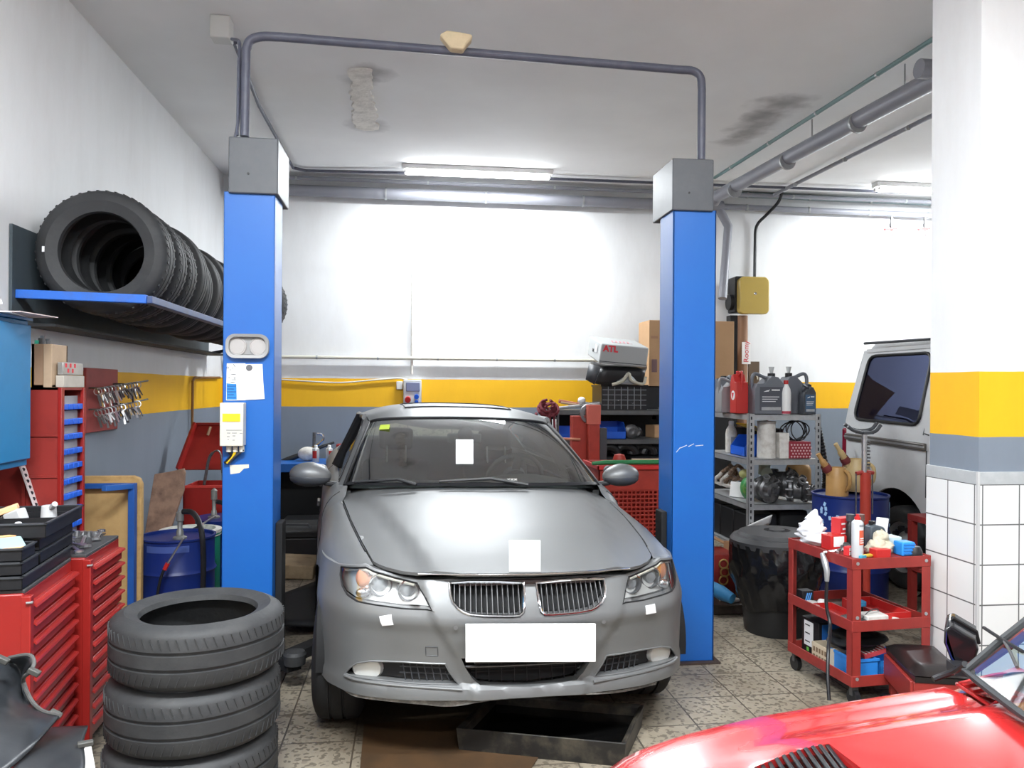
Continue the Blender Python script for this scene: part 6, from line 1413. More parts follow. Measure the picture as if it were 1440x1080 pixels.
p = at(835, 582, Y=yr-0.02); MB().lathe([(0.06, -0.03), (0.09, -0.028), (0.075, 0), (0.09, 0.028), (0.06, 0.03)], 24, T(p.x-0.04, yr+0.0, p.z) @ RX(PI/2) @ T(0, 0, 0), closed=True).build('pulley', M_DSTEEL, t, world=True)
MB().box(a[0]-0.4, a2[1]-0.01, yr-0.02, yr+0.1, 0, 0.08).build('base_beam', M_ORED, t, world=True)
pp = at(790, 617, Y=yr-0.02); MB().tube([pp, at(816, 618, Y=yr-0.02)], 0.012, 8).build('pump_lever', mat('lever_tan', (0.5, 0.2, 0.12), 0.5), t, world=True)
MB().cyl((a[1]+0.03, yr-0.04, 0.1), (a[1]+0.03, yr-0.04, a[5]-0.2), 0.014, n=10).build('ram_rod', mat('brass_rod', (0.45, 0.33, 0.12), 0.35, 0.8), t, world=True)
a3 = bx(843, 853, 602, 700, yr-0.08, 0.08); tag(MB().box(a3[0]+0.004, a3[1], a3[2], a3[3], 0, a3[5]).build('black_post', M_DGREY, bevel=0.004), 'short black steel post beside the red workshop crane', 'post')

# red perforated basket on wheels
yk = 6.1
a = at(842, 652, Y=yk); b = at(936, 655, Y=yk)
x0, x1, zt_b = a.x, b.x+0.08, at(880, 655, Y=yk).z
t = thing('red_bin', 'red perforated plastic basket with a green rim beside the right lift post', 'basket', ((x0+x1)/2, yk+0.25, 0))
mb = MB(); zm = at(880, 690, Y=yk).z; zl = 0.12
mb.box(x0, x1, yk, yk+0.014, zm, zt_b).box(x0, x1, yk+0.5, yk+0.514, zl, zt_b).box(x0, x0+0.014, yk, yk+0.51, zm, zt_b).box(x1-0.014, x1, yk, yk+0.51, zl, zt_b).box(x0, x1, yk, yk+0.51, zl, zl+0.014)
mb.box(x0, x0+0.06, yk, yk+0.014, zl, zm).box(x1-0.04, x1, yk, yk+0.014, zl, zm)
mb.build('tub', M_ORED, t, world=True, bevel=0.003)
g = MB(); n = 15
for k in range(n+1): x = x0+0.06+(x1-x0-0.1)*k/n; g.box(x-0.005, x+0.005, yk+0.001, yk+0.011, zl, zm)
n2 = int((zm-zl)/0.032)
for k in range(n2+1): z = zl+(zm-zl)*k/n2; g.box(x0+0.02, x1-0.02, yk+0.0, yk+0.012, z-0.005, z+0.005)
n3 = 12
for k in range(n3+1): y = yk+0.02+0.48*k/n3; g.box(x0+0.001, x0+0.011, y-0.005, y+0.005, zl, zm)
for k in range(n2+1): z = zl+(zm-zl)*k/n2; g.box(x0, x0+0.012, yk, yk+0.5, z-0.005, z+0.005)
g.build('lattice', M_ORED, t, world=True)
MB().box(x0-0.015, x1+0.01, yk-0.02, yk+0.0, zt_b-0.03, zt_b+0.004).box(x0-0.015, x0, yk-0.02, yk+0.52, zt_b-0.03, zt_b+0.004).build('rim', M_REDP, t, world=True, bevel=0.003)
for x in (x0+0.06, x1-0.06):
    for y in (yk+0.06, yk+0.45): MB().cyl((x-0.02, y, 0.06), (x+0.02, y, 0.06), 0.06, n=14).build('wheel', M_BLACK, t, world=True)
tag(MB().tube([(x0-0.06, yk-0.03, zt_b+0.022), (x0+0.05, yk-0.03, zt_b+0.03), (x1+0.05, yk-0.02, zt_b+0.03)], [0.014, 0.018, 0.018], 10).build('green_bar', mat('green_rod', (0.015, 0.16, 0.05), 0.45)), 'green rod lying across the top of the red perforated basket', 'rod')
tag(MB().box(at(888, 648, Y=yk+0.05).x, x1+0.06, yk+0.0, yk+0.06, zt_b+0.008, zt_b+0.05).build('wood_batten', M_WOOD, bevel=0.003), 'pale wooden batten lying on the red basket beside the green rod', 'batten')
p = at(871, 645, Y=yk+0.2); tag(MB().lathe([(0, 0), (0.05, 0), (0.055, 0.05), (0.04, 0.09), (0, 0.1)], 18, T(p.x, yk+0.2, zt_b-0.02)).build('round_red_lid', M_ORED), 'round red lid poking above the rim of the red basket', 'lid')  # a loose lid, with no pail under it
# ------------------------------------------------------------------ galvanised shelf right of the right post
yf = 6.1
x0 = at(1053, 650, Y=yf).x; x1 = at(1154, 650, Y=yf).x; yb_ = yf+1.0
Z1, Z2, Z3, Z4 = at(1100, 583, Y=yf).z, at(1100, 646, Y=yf).z, at(1100, 709, Y=yf).z, 0.28
shelf_unit('slotted_shelf', 'grey slotted steel shelf of oil jugs and car parts behind the dustbin', x0, x1, yf, yb_, (Z1, Z2, Z3, Z4), Z1+0.005)
def jug(label, c, w, d, h, m, capm, label_m=None, rz=0.0, spout=False, group='oil jugs on the slotted shelf', kind='jug'):
    t = thing('oil_jug', label, 'jug', c, rz, group)
    b = MB().prism([(-w/2, 0), (w/2, 0), (w/2, h*0.72), (w*0.3, h*0.9), (w*0.05, h*0.93), (-w*0.1, h*0.86), (-w*0.2, h*0.78), (-w*0.5, h*0.9)][:5]+[(w*0.05, h*0.9), (-w*0.18, h*0.74), (-w*0.42, h*0.74), (-w/2, h*0.6)], d, frame((0, d/2, 0), (1, 0, 0), (0, 0, 1)))
    b.build('body', m, t, bevel=0.012, seg=3)
    MB().tube(cr([(-w*0.44, 0, h*0.55), (-w*0.47, 0, h*0.85), (-w*0.36, 0, h*0.98), (-w*0.05, 0, h*0.9), (w*0.1, 0, h*0.84)], 5), d*0.095, 8).build('handle', m, t)
    MB().lathe([(0, 0), (w*0.12, 0), (w*0.12, h*0.1), (w*0.1, h*0.11), (0, h*0.11)], 16, T(w*0.2, 0, h*0.89)).build('cap', capm, t)
    if spout: MB().lathe([(0.012, 0), (0.018, 0.03), (0.022, 0.05), (0.02, 0.052), (0, 0.05)], 12, T(w*0.2, 0, h*1.0)).build('clear_spout', M_CLEAR, t)
    if label_m:
        lb = MB().box(-w*0.34, w*0.44, -d/2-0.0015, -d/2+0.001, h*0.08, h*0.66).build('label', label_m, t)
        MB().box(-w*0.28, w*0.38, -d/2-0.0022, -d/2-0.001, h*0.09, h*0.17).build('label_strip', M_GALV, lb)
        mk = MB()
        for k in range(3): mk.box(-w*0.26, w*(0.2+0.06*k), -d/2-0.0026, -d/2-0.001, h*(0.3+0.055*k), h*(0.315+0.055*k))
        mk.prism([(-w*0.22, h*0.54), (-w*0.04, h*0.55), (0, h*0.6), (-w*0.05, h*0.58), (-w*0.1, h*0.575)], 0.0015, frame((0, -d/2-0.001, 0), (1, 0, 0), (0, 0, 1)))
        mk.box(w*0.06, w*0.34, -d/2-0.0026, -d/2-0.001, h*0.57, h*0.6); mk.build('print', M_WHITE, lb)
    return t
M_CLEAR = mat('clear_plastic', (0.6, 0.62, 0.62), 0.2, trans=0.3)
M_JGREY = mat('jug_grey', (0.13, 0.14, 0.16), 0.4); M_JLAB = mat('jug_label', (0.07, 0.075, 0.09), 0.5)
g = at(1078, 581, Y=yf+0.15); h1 = at(1078, 524, Y=yf+0.15).z-Z1
zj = Z1+0.002
jug('big grey oil jug with a dark label at the front of the top shelf', (at(1077, 580, Y=yf+0.12).x, yf+0.13, zj), 0.25, 0.16, h1*0.98, M_JGREY, M_BLACK, M_JLAB, 0, True)
jug('grey oil jug behind the white bottle at the end of the top shelf', (at(1121, 580, Y=yf+0.2).x, yf+0.26, zj), 0.24, 0.16, h1*1.0, M_JGREY, M_BLACK, M_JLAB, PI, True)
o = jug('small dark oil bottle with a blue label at the corner of the top shelf', (at(1134, 580, Y=yf+0.1).x, yf+0.09, zj), 0.11, 0.09, at(1133, 541, Y=yf+0.1).z-Z1, mat('jug_black', (0.05, 0.055, 0.065), 0.35), M_BLACK, mat('label_navy', (0.05, 0.1, 0.17), 0.45))
jug('grey oil jug seen edge on, nearest the right lift post on the top shelf', (at(1019, 575, Y=yf+0.75).x, yf+0.72, zj), 0.25, 0.16, 0.32, M_JGREY, M_BLACK, None, PI/2)
jug('dark green oil jug half hidden by the right lift post', (at(1008, 575, Y=yf+0.9).x+0.03, yf+0.905, zj), 0.12, 0.12, 0.28, mat('jug_green', (0.02, 0.08, 0.07), 0.4), M_BLACK, None, PI/2)
jug('dull grey oil jug between the red bottle and the edge on jug', (at(1029, 575, Y=yf+0.45).x, yf+0.5, zj), 0.2, 0.14, 0.3, mat('jug_mid', (0.22, 0.22, 0.23), 0.45), M_BLACK)
def bottle(name, label, c, r, h, body, cap, cat='bottle', lab=None, sx=1.0, group=None):
    t = thing(name, label, cat, c, 0, group)
    S_ = Matrix.Diagonal((sx, 1, 1, 1))
    MB().lathe([(0, 0), (r*0.95, 0), (r, 0.008), (r, h*0.62), (r*0.85, h*0.74), (r*0.45, h*0.86), (r*0.4, h*0.9), (0, h*0.9)], 24, S_).build('body', body, t)
    MB().lathe([(r*0.46, h*0.88), (r*0.46, h*0.98), (r*0.4, h), (0, h)], 16).build('cap', cap, t)
    if lab: MB().lathe([(r*1.01, h*0.2), (r*1.01, h*0.5)], 16, S_, False, -2.0, -0.4).build('label', lab, t)
    return t
yy = yf+0.06
p = at(1105, 580, Y=yy); bottle('white_bottle', 'slim white bottle with a red cap between the grey jugs', (p.x, yy, zj), 0.04, at(1105, 535, Y=yy).z-Z1, M_WHITE, M_REDP, lab=None)
MB().lathe([(0.0405, 0.004), (0.0405, 0.025)], 24).build('red_liquid', mat('red_liquid_m', (0.4, 0.05, 0.08), 0.4), [o for o in bpy.data.objects if o.name.startswith('white_bottle')][0])
p = at(1042, 580, Y=yf+0.2); jug('red oil bottle with a white round label on the top shelf', (p.x, yf+0.24, zj), 0.13, 0.105, at(1043, 522, Y=yf+0.2).z-Z1, mat('bottle_red', (0.5, 0.03, 0.025), 0.4), M_REDP, None, PI/2)
ob = [o for o in bpy.data.objects if o.get('label', '').startswith('red oil bottle')][0]
MB().lathe([(0, 0.002), (0.04, 0)], 20, T(0.0, 0.0535, 0.15) @ RX(-PI/2)).build('round_label', M_PAPER, ob)
MB().prism([(-0.02, -0.02), (0.02, -0.02), (0.004, 0.03)], 0.002, T(0.0, 0.055, 0.15) @ RX(-PI/2)).build('leaf_mark', M_INKR, ob)
# wall side pieces behind the jugs: hose reel, brown tube, picture
yw_ = BY-0.25
a = at(1036, 390, Y=yw_); b = at(1077, 443, Y=yw_)
t = thing('hose_reel', 'wall reel with a golden translucent square cover above the jugs', 'hose reel', ((a.x+b.x)/2, yw_, b.z))
M = T((a.x+b.x)/2, yw_, (a.z+b.z)/2) @ RX(PI/2)
MB().prism(rrect(b.x-a.x, a.z-b.z, 0.06, 5), 0.09, M).build('cover', M_GOLD, t, world=True, bevel=0.01)
MB().prism(rrect((b.x-a.x)*0.55, (a.z-b.z)*0.97, 0.02, 3), 0.2, M @ T(-0.1, 0.02, -0.2)).build('back_box', M_BLACK, t, world=True)
MB().cyl((a.x-0.06, yw_+0.1, at(1028, 424, Y=yw_).z), (a.x+0.06, yw_+0.1, at(1028, 424, Y=yw_).z), 0.09, n=18).build('motor', M_BLACK, t, world=True)
kk = MB(); kk.lathe([(0, 0.006), (0.013, 0.004), (0.016, 0)], 12, M @ T(0.01, 0.02, 0.09)); kk.build('centre_screw', M_CHROME, t, world=True)
MB().box(at(1036, 480, Y=yw_).x-0.035, at(1042, 480, Y=yw_).x, yw_+0.1, yw_+0.22, 1.0, b.z).build('black_duct', M_BLACK, t, world=True)
tx0, tx1 = at(1043, 480, Y=yw_).x, at(1056, 480, Y=yw_).x
t = thing('cardboard_tube', 'tall brown cardboard tube with a white handwritten card below the golden cover', 'tube', ((tx0+tx1)/2, yw_+0.12, 1.0))
MB().cyl(((tx0+tx1)/2, yw_+0.12, 1.0), ((tx0+tx1)/2, yw_+0.12, b.z-0.002), (tx1-tx0)/2*1.15, n=18).build('tube', mat('brown_tube', (0.24, 0.13, 0.075), 0.7), t, world=True)
c0, c1 = at(1043.5, 481, Y=yw_+0.03), at(1055.5, 512, Y=yw_+0.03)
MB().box(c0.x, c1.x, yw_+0.03, yw_+0.034, c1.z, c0.z).build('card', M_PAPER, t, world=True)
text('lettering', 'Roomy', 0.085, M_INKR, t, frame(((c0.x+c1.x)/2, yw_+0.028, c1.z+0.02), (0, 0, 1), (-1, 0, 0)), world=True)
c0, c1 = at(1057, 508, Y=yw_), at(1072, 536, Y=yw_)
t = thing('small_picture', 'small dark picture with a pale arch shape above the oil jugs', 'picture', ((c0.x+c1.x)/2, yw_+0.1, c1.z-0.2))
MB().box(c0.x, c1.x, yw_+0.08, yw_+0.1, c1.z-0.12, c0.z).build('panel', mat('picture_brown', (0.12, 0.08, 0.05), 0.6), t, world=True)
cxm = (c0.x+c1.x)/2; MB().tube([(cxm+0.04*math.cos(a_), yw_+0.079, c1.z+0.02+0.07*math.sin(a_)) for a_ in [PI*k/10 for k in range(11)]], 0.008, 6).build('pale_arch', M_CREAM, t, world=True)
# second level
zj = Z2+0.002
p = at(1079, 643, Y=yf+0.12); bottle('paint_canister', 'tall white stained canister on the middle level of the slotted shelf', (p.x, yf+0.14, zj), 0.075, at(1079, 591, Y=yf+0.12).z-Z2+0.03, M_DWHITE, M_DWHITE, 'canister')
ob = [o for o in bpy.data.objects if o.name.startswith('paint_canister')][0]
ob.children[0].data = MB().lathe([(0, 0), (0.073, 0), (0.075, 0.01), (0.072, 0.285), (0.076, 0.29), (0.076, 0.3), (0, 0.3)], 24).build('tmp', M_DWHITE).data
bpy.data.objects.remove([o for o in bpy.data.objects if o.name.startswith('tmp')][0]); bpy.data.objects.remove(ob.children[1] if len(ob.children) > 1 else None)
p = at(1100, 643, Y=yf+0.1); tag(MB().box(p.x-0.042, p.x+0.042, yf+0.06, yf+0.16, zj, at(1100, 609, Y=yf+0.06).z).build('white_carton', M_DWHITE, bevel=0.004), 'narrow white carton beside the tall white canister', 'box')
a = at(1109, 643, Y=yf+0.06); b = at(1143, 621, Y=yf+0.06)
t = thing('patterned_box', 'dark red box with a pale dotted pattern on the slotted shelf', 'box', ((a.x+b.x)/2, yf+0.12, zj))
MB().box(a.x, b.x-0.02, yf+0.05, yf+0.25, zj, b.z).build('box', mat('maroon_card', (0.25, 0.02, 0.035), 0.5), t, world=True, bevel=0.004)
dm = MB()
for i in range(7):
    for j in range(5):
        dm.obox(T(a.x+0.02+0.026*i+0.012*(j % 2), yf+0.049, zj+0.015+0.024*j) @ RY(0.7), 0.012, 0.002, 0.012)
dm.build('dots', mat('pink_dots', (0.65, 0.45, 0.45), 0.6), t, world=True, smooth=0)
o = thing('cable_tangle', 'tangle of black cables above the dotted red box', 'cables', ((a.x+b.x)/2, yf+0.16, b.z))
for k in range(5):
    c = Vector(((a.x+b.x)/2+rnd.uniform(-0.04, 0.04), yf+0.16+rnd.uniform(-0.03, 0.03), b.z+0.085))
    MB().tube([c+Vector(((0.075+0.01*k)*math.cos(t_), 0.04*math.sin(t_+k), 0.08*math.sin(t_))) for t_ in [2*PI*j/16 for j in range(17)]], 0.005, 6).build('cable', M_BLACK if k != 2 else M_DGREY, o, world=True)
tag(MB().box(x0+0.24, x1-0.05, yf+0.55, yf+0.9, Z2+0.002, Z2+0.22).build('dark_carton', M_BLACKM, bevel=0.01), 'dark carton at the back of the middle level of the slotted shelf', 'box')
p = at(1036, 640, Y=yf+0.42); bin_('blue storage bin on the middle level of the slotted shelf, facing the lift post', (p.x+0.11, yf+0.38, zj), 0.3, 0.24, 0.17, rz=-PI/2)
p = at(1022, 633, Y=yf+0.75); bottle('white_bottle', 'dirty white bottle beside the blue bin on the slotted shelf', (p.x+0.02, yf+0.7, zj), 0.05, at(1021, 592, Y=yf+0.75).z-Z2, M_DWHITE, M_WHITE, lab=M_TRIMG)
p = at(1046, 597, Y=yf+0.4); tag(MB().obox(T(p.x+0.1, yf+0.45, Z2+0.235) @ RY(0.35), 0.18, 0.3, 0.012).build('yellow_folder', M_YEL, bevel=0.002), 'yellow folder lying over the blue bin on the slotted shelf', 'folder')
# third level: greasy gearbox parts, rope net, bags
zj = Z3+0.002
def casting(label, c, s, seed, rz=0.0):
    r_ = random.Random(seed); t = thing('engine_part', label, 'engine part', c, rz, 'greasy engine parts on the slotted shelf')
    b = MB(); b.lathe([(0, 0), (s*0.5, 0), (s*0.52, s*0.12), (s*0.42, s*0.2), (s*0.45, s*0.5), (s*0.36, s*0.56), (s*0.3, s*0.8), (s*0.16, s*0.84), (s*0.14, s*1.0), (0, s*1.0)], 22, T(0, s*0.3, s*0.5) @ RX(PI/2) @ RY(0.2))
    f = b
    for k in range(8):
        a_ = 2*PI*k/8; f.cyl((s*0.46*math.cos(a_), s*0.32, s*0.5+s*0.46*math.sin(a_)), (s*0.46*math.cos(a_), s*0.05, s*0.5+s*0.46*math.sin(a_)), s*0.06, n=8)
    f.build('housing', M_DSTEEL, t)
    for k in range(3):
        a_ = r_.uniform(0.3, 2.8); d_ = Vector((math.cos(a_), -0.4, math.sin(a_)*0.6)); q_ = Vector((0, 0, s*0.5))+d_*s*0.35
        MB().lathe([(s*0.1, 0), (s*0.14, 0), (s*0.14, s*0.08), (s*0.11, s*0.1), (s*0.11, s*0.35), (s*0.15, s*0.36), (s*0.15, s*0.42), (s*0.1, s*0.42)], 14, frame(q_, d_.orthogonal(), d_.cross(d_.orthogonal()))).build('port', (M_DSTEEL, mat('cast_alloy', (0.3, 0.3, 0.3), 0.45, 0.6, dirt=0.6))[k % 2], t)
    return t
for k, (px, s, dy, lab) in enumerate(((1075, 0.2, 0.12, 'greasy ribbed engine part by the front upright on the lower shelf level'), (1095, 0.24, 0.28, 'large greasy casting in the middle of the lower shelf level'), (1118, 0.2, 0.12, 'greasy flanged engine part lying right of the large casting'), (1136, 0.13, 0.07, 'small black engine part overhanging the shelf edge beside the blue drum'), (1085, 0.13, 0.05, 'small greasy pulley part at the front edge of the lower shelf level'))):
    p = at(px, 705, Y=yf+dy); casting(lab, (p.x, yf+dy, zj+0.03*s), s, k+3, 0.5*k)
p = at(1078, 660, Y=yf+0.3); tag(MB().tube([(p.x-0.01, yf+0.35, zj+0.2), (p.x, yf+0.33, Z2-0.06)], [0.04, 0.05], 12).cyl((p.x-0.01, yf+0.29, zj+0.22), (p.x-0.01, yf+0.27, zj+0.22), 0.05, n=16).build('white_bracket', mat('pale_green_plastic', (0.5, 0.55, 0.45), 0.5)), 'pale plastic bracket with a round end above the greasy castings', 'bracket')
p = at(1130, 680, Y=yf+0.6); bottle('oil_jug', 'brown oil stained jug at the back of the lower shelf level', (p.x, yf+0.7, zj), 0.11, 0.33, M_JUG, M_RED2, 'jug')
p = at(1022, 690, Y=yf+0.7)
o = thing('rope_net', 'bundle of brown and white netted rope on the lower shelf level', 'rope', (p.x+0.05, yf+0.7, zj))
for k in range(7):
    cx0 = Vector((p.x+0.05+rnd.uniform(-0.05, 0.06), yf+0.6+0.05*k, zj+0.08+rnd.uniform(0, 0.12)))
    MB().tube([cx0+Vector((0.07*math.cos(t_)*rnd.uniform(0.8, 1.1), 0.06*math.sin(2*t_), 0.06*math.sin(t_))) for t_ in [2*PI*j/14 for j in range(15)]], 0.016, 6).build('loop', (mat('rope_brown', (0.22, 0.13, 0.08), 0.85, dirt=0.6, dcol=(0.6, 0.55, 0.5), scale=30), M_DWHITE)[k % 3 == 2], o, world=True)
p = at(1033, 690, Y=yf+0.45); tag(MB().obox(T(p.x+0.02, yf+0.4, zj+0.065) @ RZ(-0.9) @ RX(-0.2), 0.16, 0.03, 0.13).build('white_packet', M_PAPER, bevel=0.004), 'white packet leaning on the rope bundle on the lower shelf level', 'packet')
p = at(1047, 680, Y=yf+0.2)
o = thing('green_bag', 'crumpled green and yellow bag beside the front upright of the slotted shelf', 'bag', (p.x+0.05, yf+0.22, zj))
MB().ell((p.x+0.06, yf+0.24, zj+0.1), 0.07, 0.1, 0.1, 14, 10).build('bag', mat('green_bag_m', (0.02, 0.25, 0.06), 0.45, dirt=1.0, dcol=(0.55, 0.55, 0.12), scale=9, bump=0.8, bscale=12), o, world=True)
MB().ell((p.x+0.05, yf+0.3, zj+0.21), 0.05, 0.07, 0.04, 12, 8).build('bag_neck', mat('yellow_bag_m', (0.5, 0.5, 0.2), 0.5, bump=0.8, bscale=14), o, world=True)
for k in range(3):
    tag(MB().box(x0+0.04, x0+0.3, yf+0.12+0.29*k, yf+0.39+0.29*k, Z4+0.002, Z4+0.27).build('black_box', M_BLACK, bevel=0.01), ('black box on the bottom level of the slotted shelf, at its front', 'black box on the bottom level of the slotted shelf, between two others', 'black box on the bottom level of the slotted shelf, farthest back')[k], 'box', 'black boxes on the bottom shelf')
tag(MB().box(x0+0.32, x1-0.05, yf+0.1, yf+0.6, Z4+0.002, Z4+0.3).build('black_tub', M_BLACKM, bevel=0.02), 'wide black tub on the bottom level behind the dustbin', 'tub')
p = at(1072, 735, Y=yf-0.1)
o = tag(MB().grid(patch([[p+Vector((-0.12, 0, -0.02)), p+Vector((0, 0.03, 0.02)), p+Vector((0.09, 0.02, 0.06))], [p+Vector((-0.14, 0.06, -0.08)), p+Vector((0, 0.08, -0.05)), p+Vector((0.1, 0.08, -0.02))]], 4, 4)).build('white_cloth', M_PAPER, solid=0.006), 'crumpled white paper sticking out above the dustbin lid', 'paper')
a = at(1040, 752, Y=yf-0.4); o = thing('small_carton', 'opened brown carton on the floor stack left of the dustbin', 'box', (a.x, yf-0.3, 0.5))
MB().obox(T(a.x, yf-0.3, a.z-0.03) @ RZ(0.4) @ RY(0.1), 0.1, 0.12, 0.1).build('box', M_CARD, o, world=True); o.location.z = a.z-0.08
# clutter on the floor between post and dustbin
p = at(1022, 845, Z=0.0)
zq = 5.6
a = at(1006, 780, Y=zq); b = at(1036, 830, Y=zq)
t = thing('red_chain_box', 'red box with a gold chain on its front between the lift post and dustbin', 'box', ((a.x+b.x)/2, zq+0.15, 0))
MB().box(a.x-0.1, b.x, zq, zq+0.3, 0, a.z).build('box', M_RED2, t, world=True, bevel=0.005)
c = at(1018, 805, Y=zq-0.02)
for k in range(3): MB().lathe([(0.032+0.007*math.cos(a_), 0.007*math.sin(a_)) for a_ in [2*PI*j/8 for j in range(8)]], 16, T(c.x+0.01*(k % 2), zq-0.012, c.z+0.06-0.06*k) @ RX(PI/2), closed=True).build('chain_link', mat('brass', (0.6, 0.42, 0.15), 0.3, 0.9), t, world=True)
o = thing('blue_mat_roll', 'blue padded roll lying beside the base of the right lift post', 'roll', at(1015, 840, Y=5.2))
pA, pB = at(1000, 826, Y=5.25), at(1030, 842, Y=5.1); pA.z = max(pA.z, 0.05); 
MB().tube([pA, pA.lerp(pB, 0.5), pB], [0.045, 0.05, 0.035], 12).build('roll', mat('roll_blue', (0.04, 0.2, 0.4), 0.5), o, world=True)
o = tag(MB().box(at(1042, 800, Y=5.5).x, at(1055, 800, Y=5.5).x, 5.5, 5.6, 0, at(1042, 795, Y=5.5).z).build('card_strip', M_CARD, bevel=0.003), 'upright cardboard strip beside the dustbin', 'cardboard')
o = thing('dark_tray', 'low dark tray on the floor at the foot of the right lift post', 'tray', at(1030, 862, Z=0.0))
c = at(1025, 862, Z=0.0); MB().box(c.x-0.14, c.x+0.14, c.y-0.05, c.y+0.25, 0, 0.07).build('tray', mat('tray_brown', (0.05, 0.035, 0.025), 0.6, dirt=0.6, dcol=(0.15, 0.12, 0.1)), o, world=True, bevel=0.01)
tag(MB().obox(T(c.x+0.03, c.y+0.02, 0.085) @ RZ(0.3), 0.1, 0.06, 0.025).build('rag', M_DWHITE, bevel=0.008), 'greyish rag lying on the low dark tray', 'rag')
o = tag(MB().obox(T(at(1012, 745, Y=5.9).x-0.06, 6.0, 0.42) @ RY(0.5), 0.25, 0.3, 0.02).build('card_flap', M_CARD), 'slanting cardboard flap behind the right lift post', 'cardboard')
o.location.z = 0.02

# ------------------------------------------------------------------ dustbin with liner
cb = at(1087, 898, Z=0.0); cb = Vector((cb.x+0.02, cb.y+0.17, 0)); hb_ = at(1095, 768, Y=cb.y-0.2).z
sc_ = at(1151, 790, Y=cb.y).x-cb.x; xcl = (at(1036, 770, Y=cb.y).x+at(1152, 770, Y=cb.y).x)/2
cb.x = xcl-0.01; rt = (at(1152, 770, Y=cb.y).x-at(1038, 770, Y=cb.y).x)/2
t = thing('dustbin', 'round black dustbin with a bin liner under its lid beside the red trolley', 'dustbin', cb)
rb_ = rt*0.72
MB().lathe([(0, 0.005), (rb_, 0), (rb_+0.005, 0.02), (rt*0.9, hb_*0.93), (rt*0.95, hb_*0.93), (rt*0.95, hb_)], 40).build('body', mat('bin_black', (0.014, 0.014, 0.015), 0.45), t)
lm = MB(); rows = []
for i in range(15):
    f = i/14; z = hb_*(0.98-0.62*f); row = []
    for k in range(72):
        a_ = 2*PI*k/72; r = rt*(0.985-0.20*f)+0.02+0.028*math.sin(PI*f)*(1+0.5*math.sin(3*a_+1))+0.012*math.sin(9*a_+4*f+2*math.sin(5*f+a_))*math.sin(PI*min(1, f*1.1))+0.006*math.sin(23*a_-9*f)
        dz = -0.05*max(0, math.sin(a_*1.5+2.2))*f+0.01*math.sin(5*a_)*f
        row.append(Vector((r*math.cos(a_), r*math.sin(a_), z+dz)))
    rows.append(row)
lm.grid(rows, closeu=True).build('liner', M_BAG, t)
MB().lathe([(rt*1.06, hb_-0.035), (rt*1.07, hb_+0.005), (rt*1.0, hb_+0.03), (rt*0.9, hb_+0.035), (rt*0.85, hb_+0.055), (rt*0.3, hb_+0.065), (rt*0.28, hb_+0.045), (rt*0.2, hb_+0.045), (rt*0.18, hb_+0.07), (0, hb_+0.07)], 44).build('lid', mat('lid_grey_black', (0.035, 0.035, 0.037), 0.55, dirt=0.3), t)

# ------------------------------------------------------------------ blue drum with jugs, jack stand
yd = 5.55
xl, xr = at(1148, 700, Y=yd).x, at(1242, 700, Y=yd).x; r = (xr-xl)/2; hz_d = at(1190, 699, Y=yd-0.2).z
DR = drum('dark blue drum of pale print with two oil stained jugs on it', ((xl+xr)/2, yd+0.0), r, hz_d, M_DRUM, 2)
pm = MB()
for k in range(26):
    a_ = -2.9+rnd.uniform(0, 0.5) if k % 2 else -0.75+rnd.uniform(0, 0.5); z = hz_d-0.06-rnd.uniform(0, 0.16)
    pm.obox(RZ(a_) @ T(r+0.002, 0, z) @ RX(rnd.uniform(-0.6, 0.6)), 0.003, 0.02, 0.028)
pm.build('pattern', mat('pale_print', (0.35, 0.55, 0.8), 0.5), DR, smooth=0)
def oil_can(label, c, r, h, m, rz):
    t = thing('measuring_jug', label, 'jug', c, rz, 'oil measuring jugs on the blue drum')
    MB().lathe([(0, 0), (r, 0), (r, 0.01), (r*0.97, h*0.7), (r*0.8, h*0.93), (r*0.72, h), (r*0.66, h), (r*0.7, h*0.9), (0, h*0.86)], 28).build('body', m, t)
    MB().tube(cr([(-r*0.7, 0, h*0.78), (-r*1.05, 0, h*1.0), (-r*1.45, 0, h*1.22), (-r*1.9, 0, h*1.48)], 5), [0.03]*6+[0.024]*5+[0.016]*5, 10).build('spout', m, t)
    MB().lathe([(0.033, -0.02), (0.036, 0.0), (0.033, 0.03)], 14, frame((-r*1.0, 0, h*0.95), (0, 1, 0), Vector((-0.6, 0, 0.8)).cross(Vector((0, 1, 0))))).build('spout_collar', mat('collar_maroon', (0.16, 0.03, 0.03), 0.5), t)
    MB().tube(cr([(r*0.35, -r*0.85, h*0.9), (r*0.45, -r*1.35, h*0.75), (r*0.45, -r*1.35, h*0.4), (r*0.35, -r*0.95, h*0.2)], 4), 0.014, 8).build('handle', m, t)
    return t
zd = hz_d+0.0
yk1 = yd-0.1; p = at(1177, 695, Y=yk1); ra = (at(1192, 690, Y=yk1).x-at(1162, 690, Y=yk1).x)/2
oil_can('smaller brown oil measuring jug on the blue drum, nearer the slotted shelf', (p.x, yk1, zd), ra*0.95, at(1177, 657, Y=yk1).z-zd, M_JUG, 0.0)
yk2 = yd+0.14; p = at(1204, 690, Y=yk2); ra = (at(1222, 690, Y=yk2).x-at(1186, 690, Y=yk2).x)/2
oil_can('taller pale yellow oil measuring jug on the blue drum, behind the jack stand', (p.x, yk2, zd), ra*0.95, at(1204, 645, Y=yk2).z-zd, M_JUG2, 0.15)
hs = [at(1150, 600, Y=6.6), at(1156, 630, Y=6.6), at(1161, 665, Y=6.6), at(1160, 690, Y=6.6)]
hp_ = cr(hs, 14); mb = MB(); mb.tube(hp_, [0.032 if i % 2 else 0.024 for i in range(len(hp_))], 10)
tag(mb.build('corrugated_hose', M_BLACK), 'black corrugated hose hanging behind the slotted shelf', 'hose')
yj = 4.95
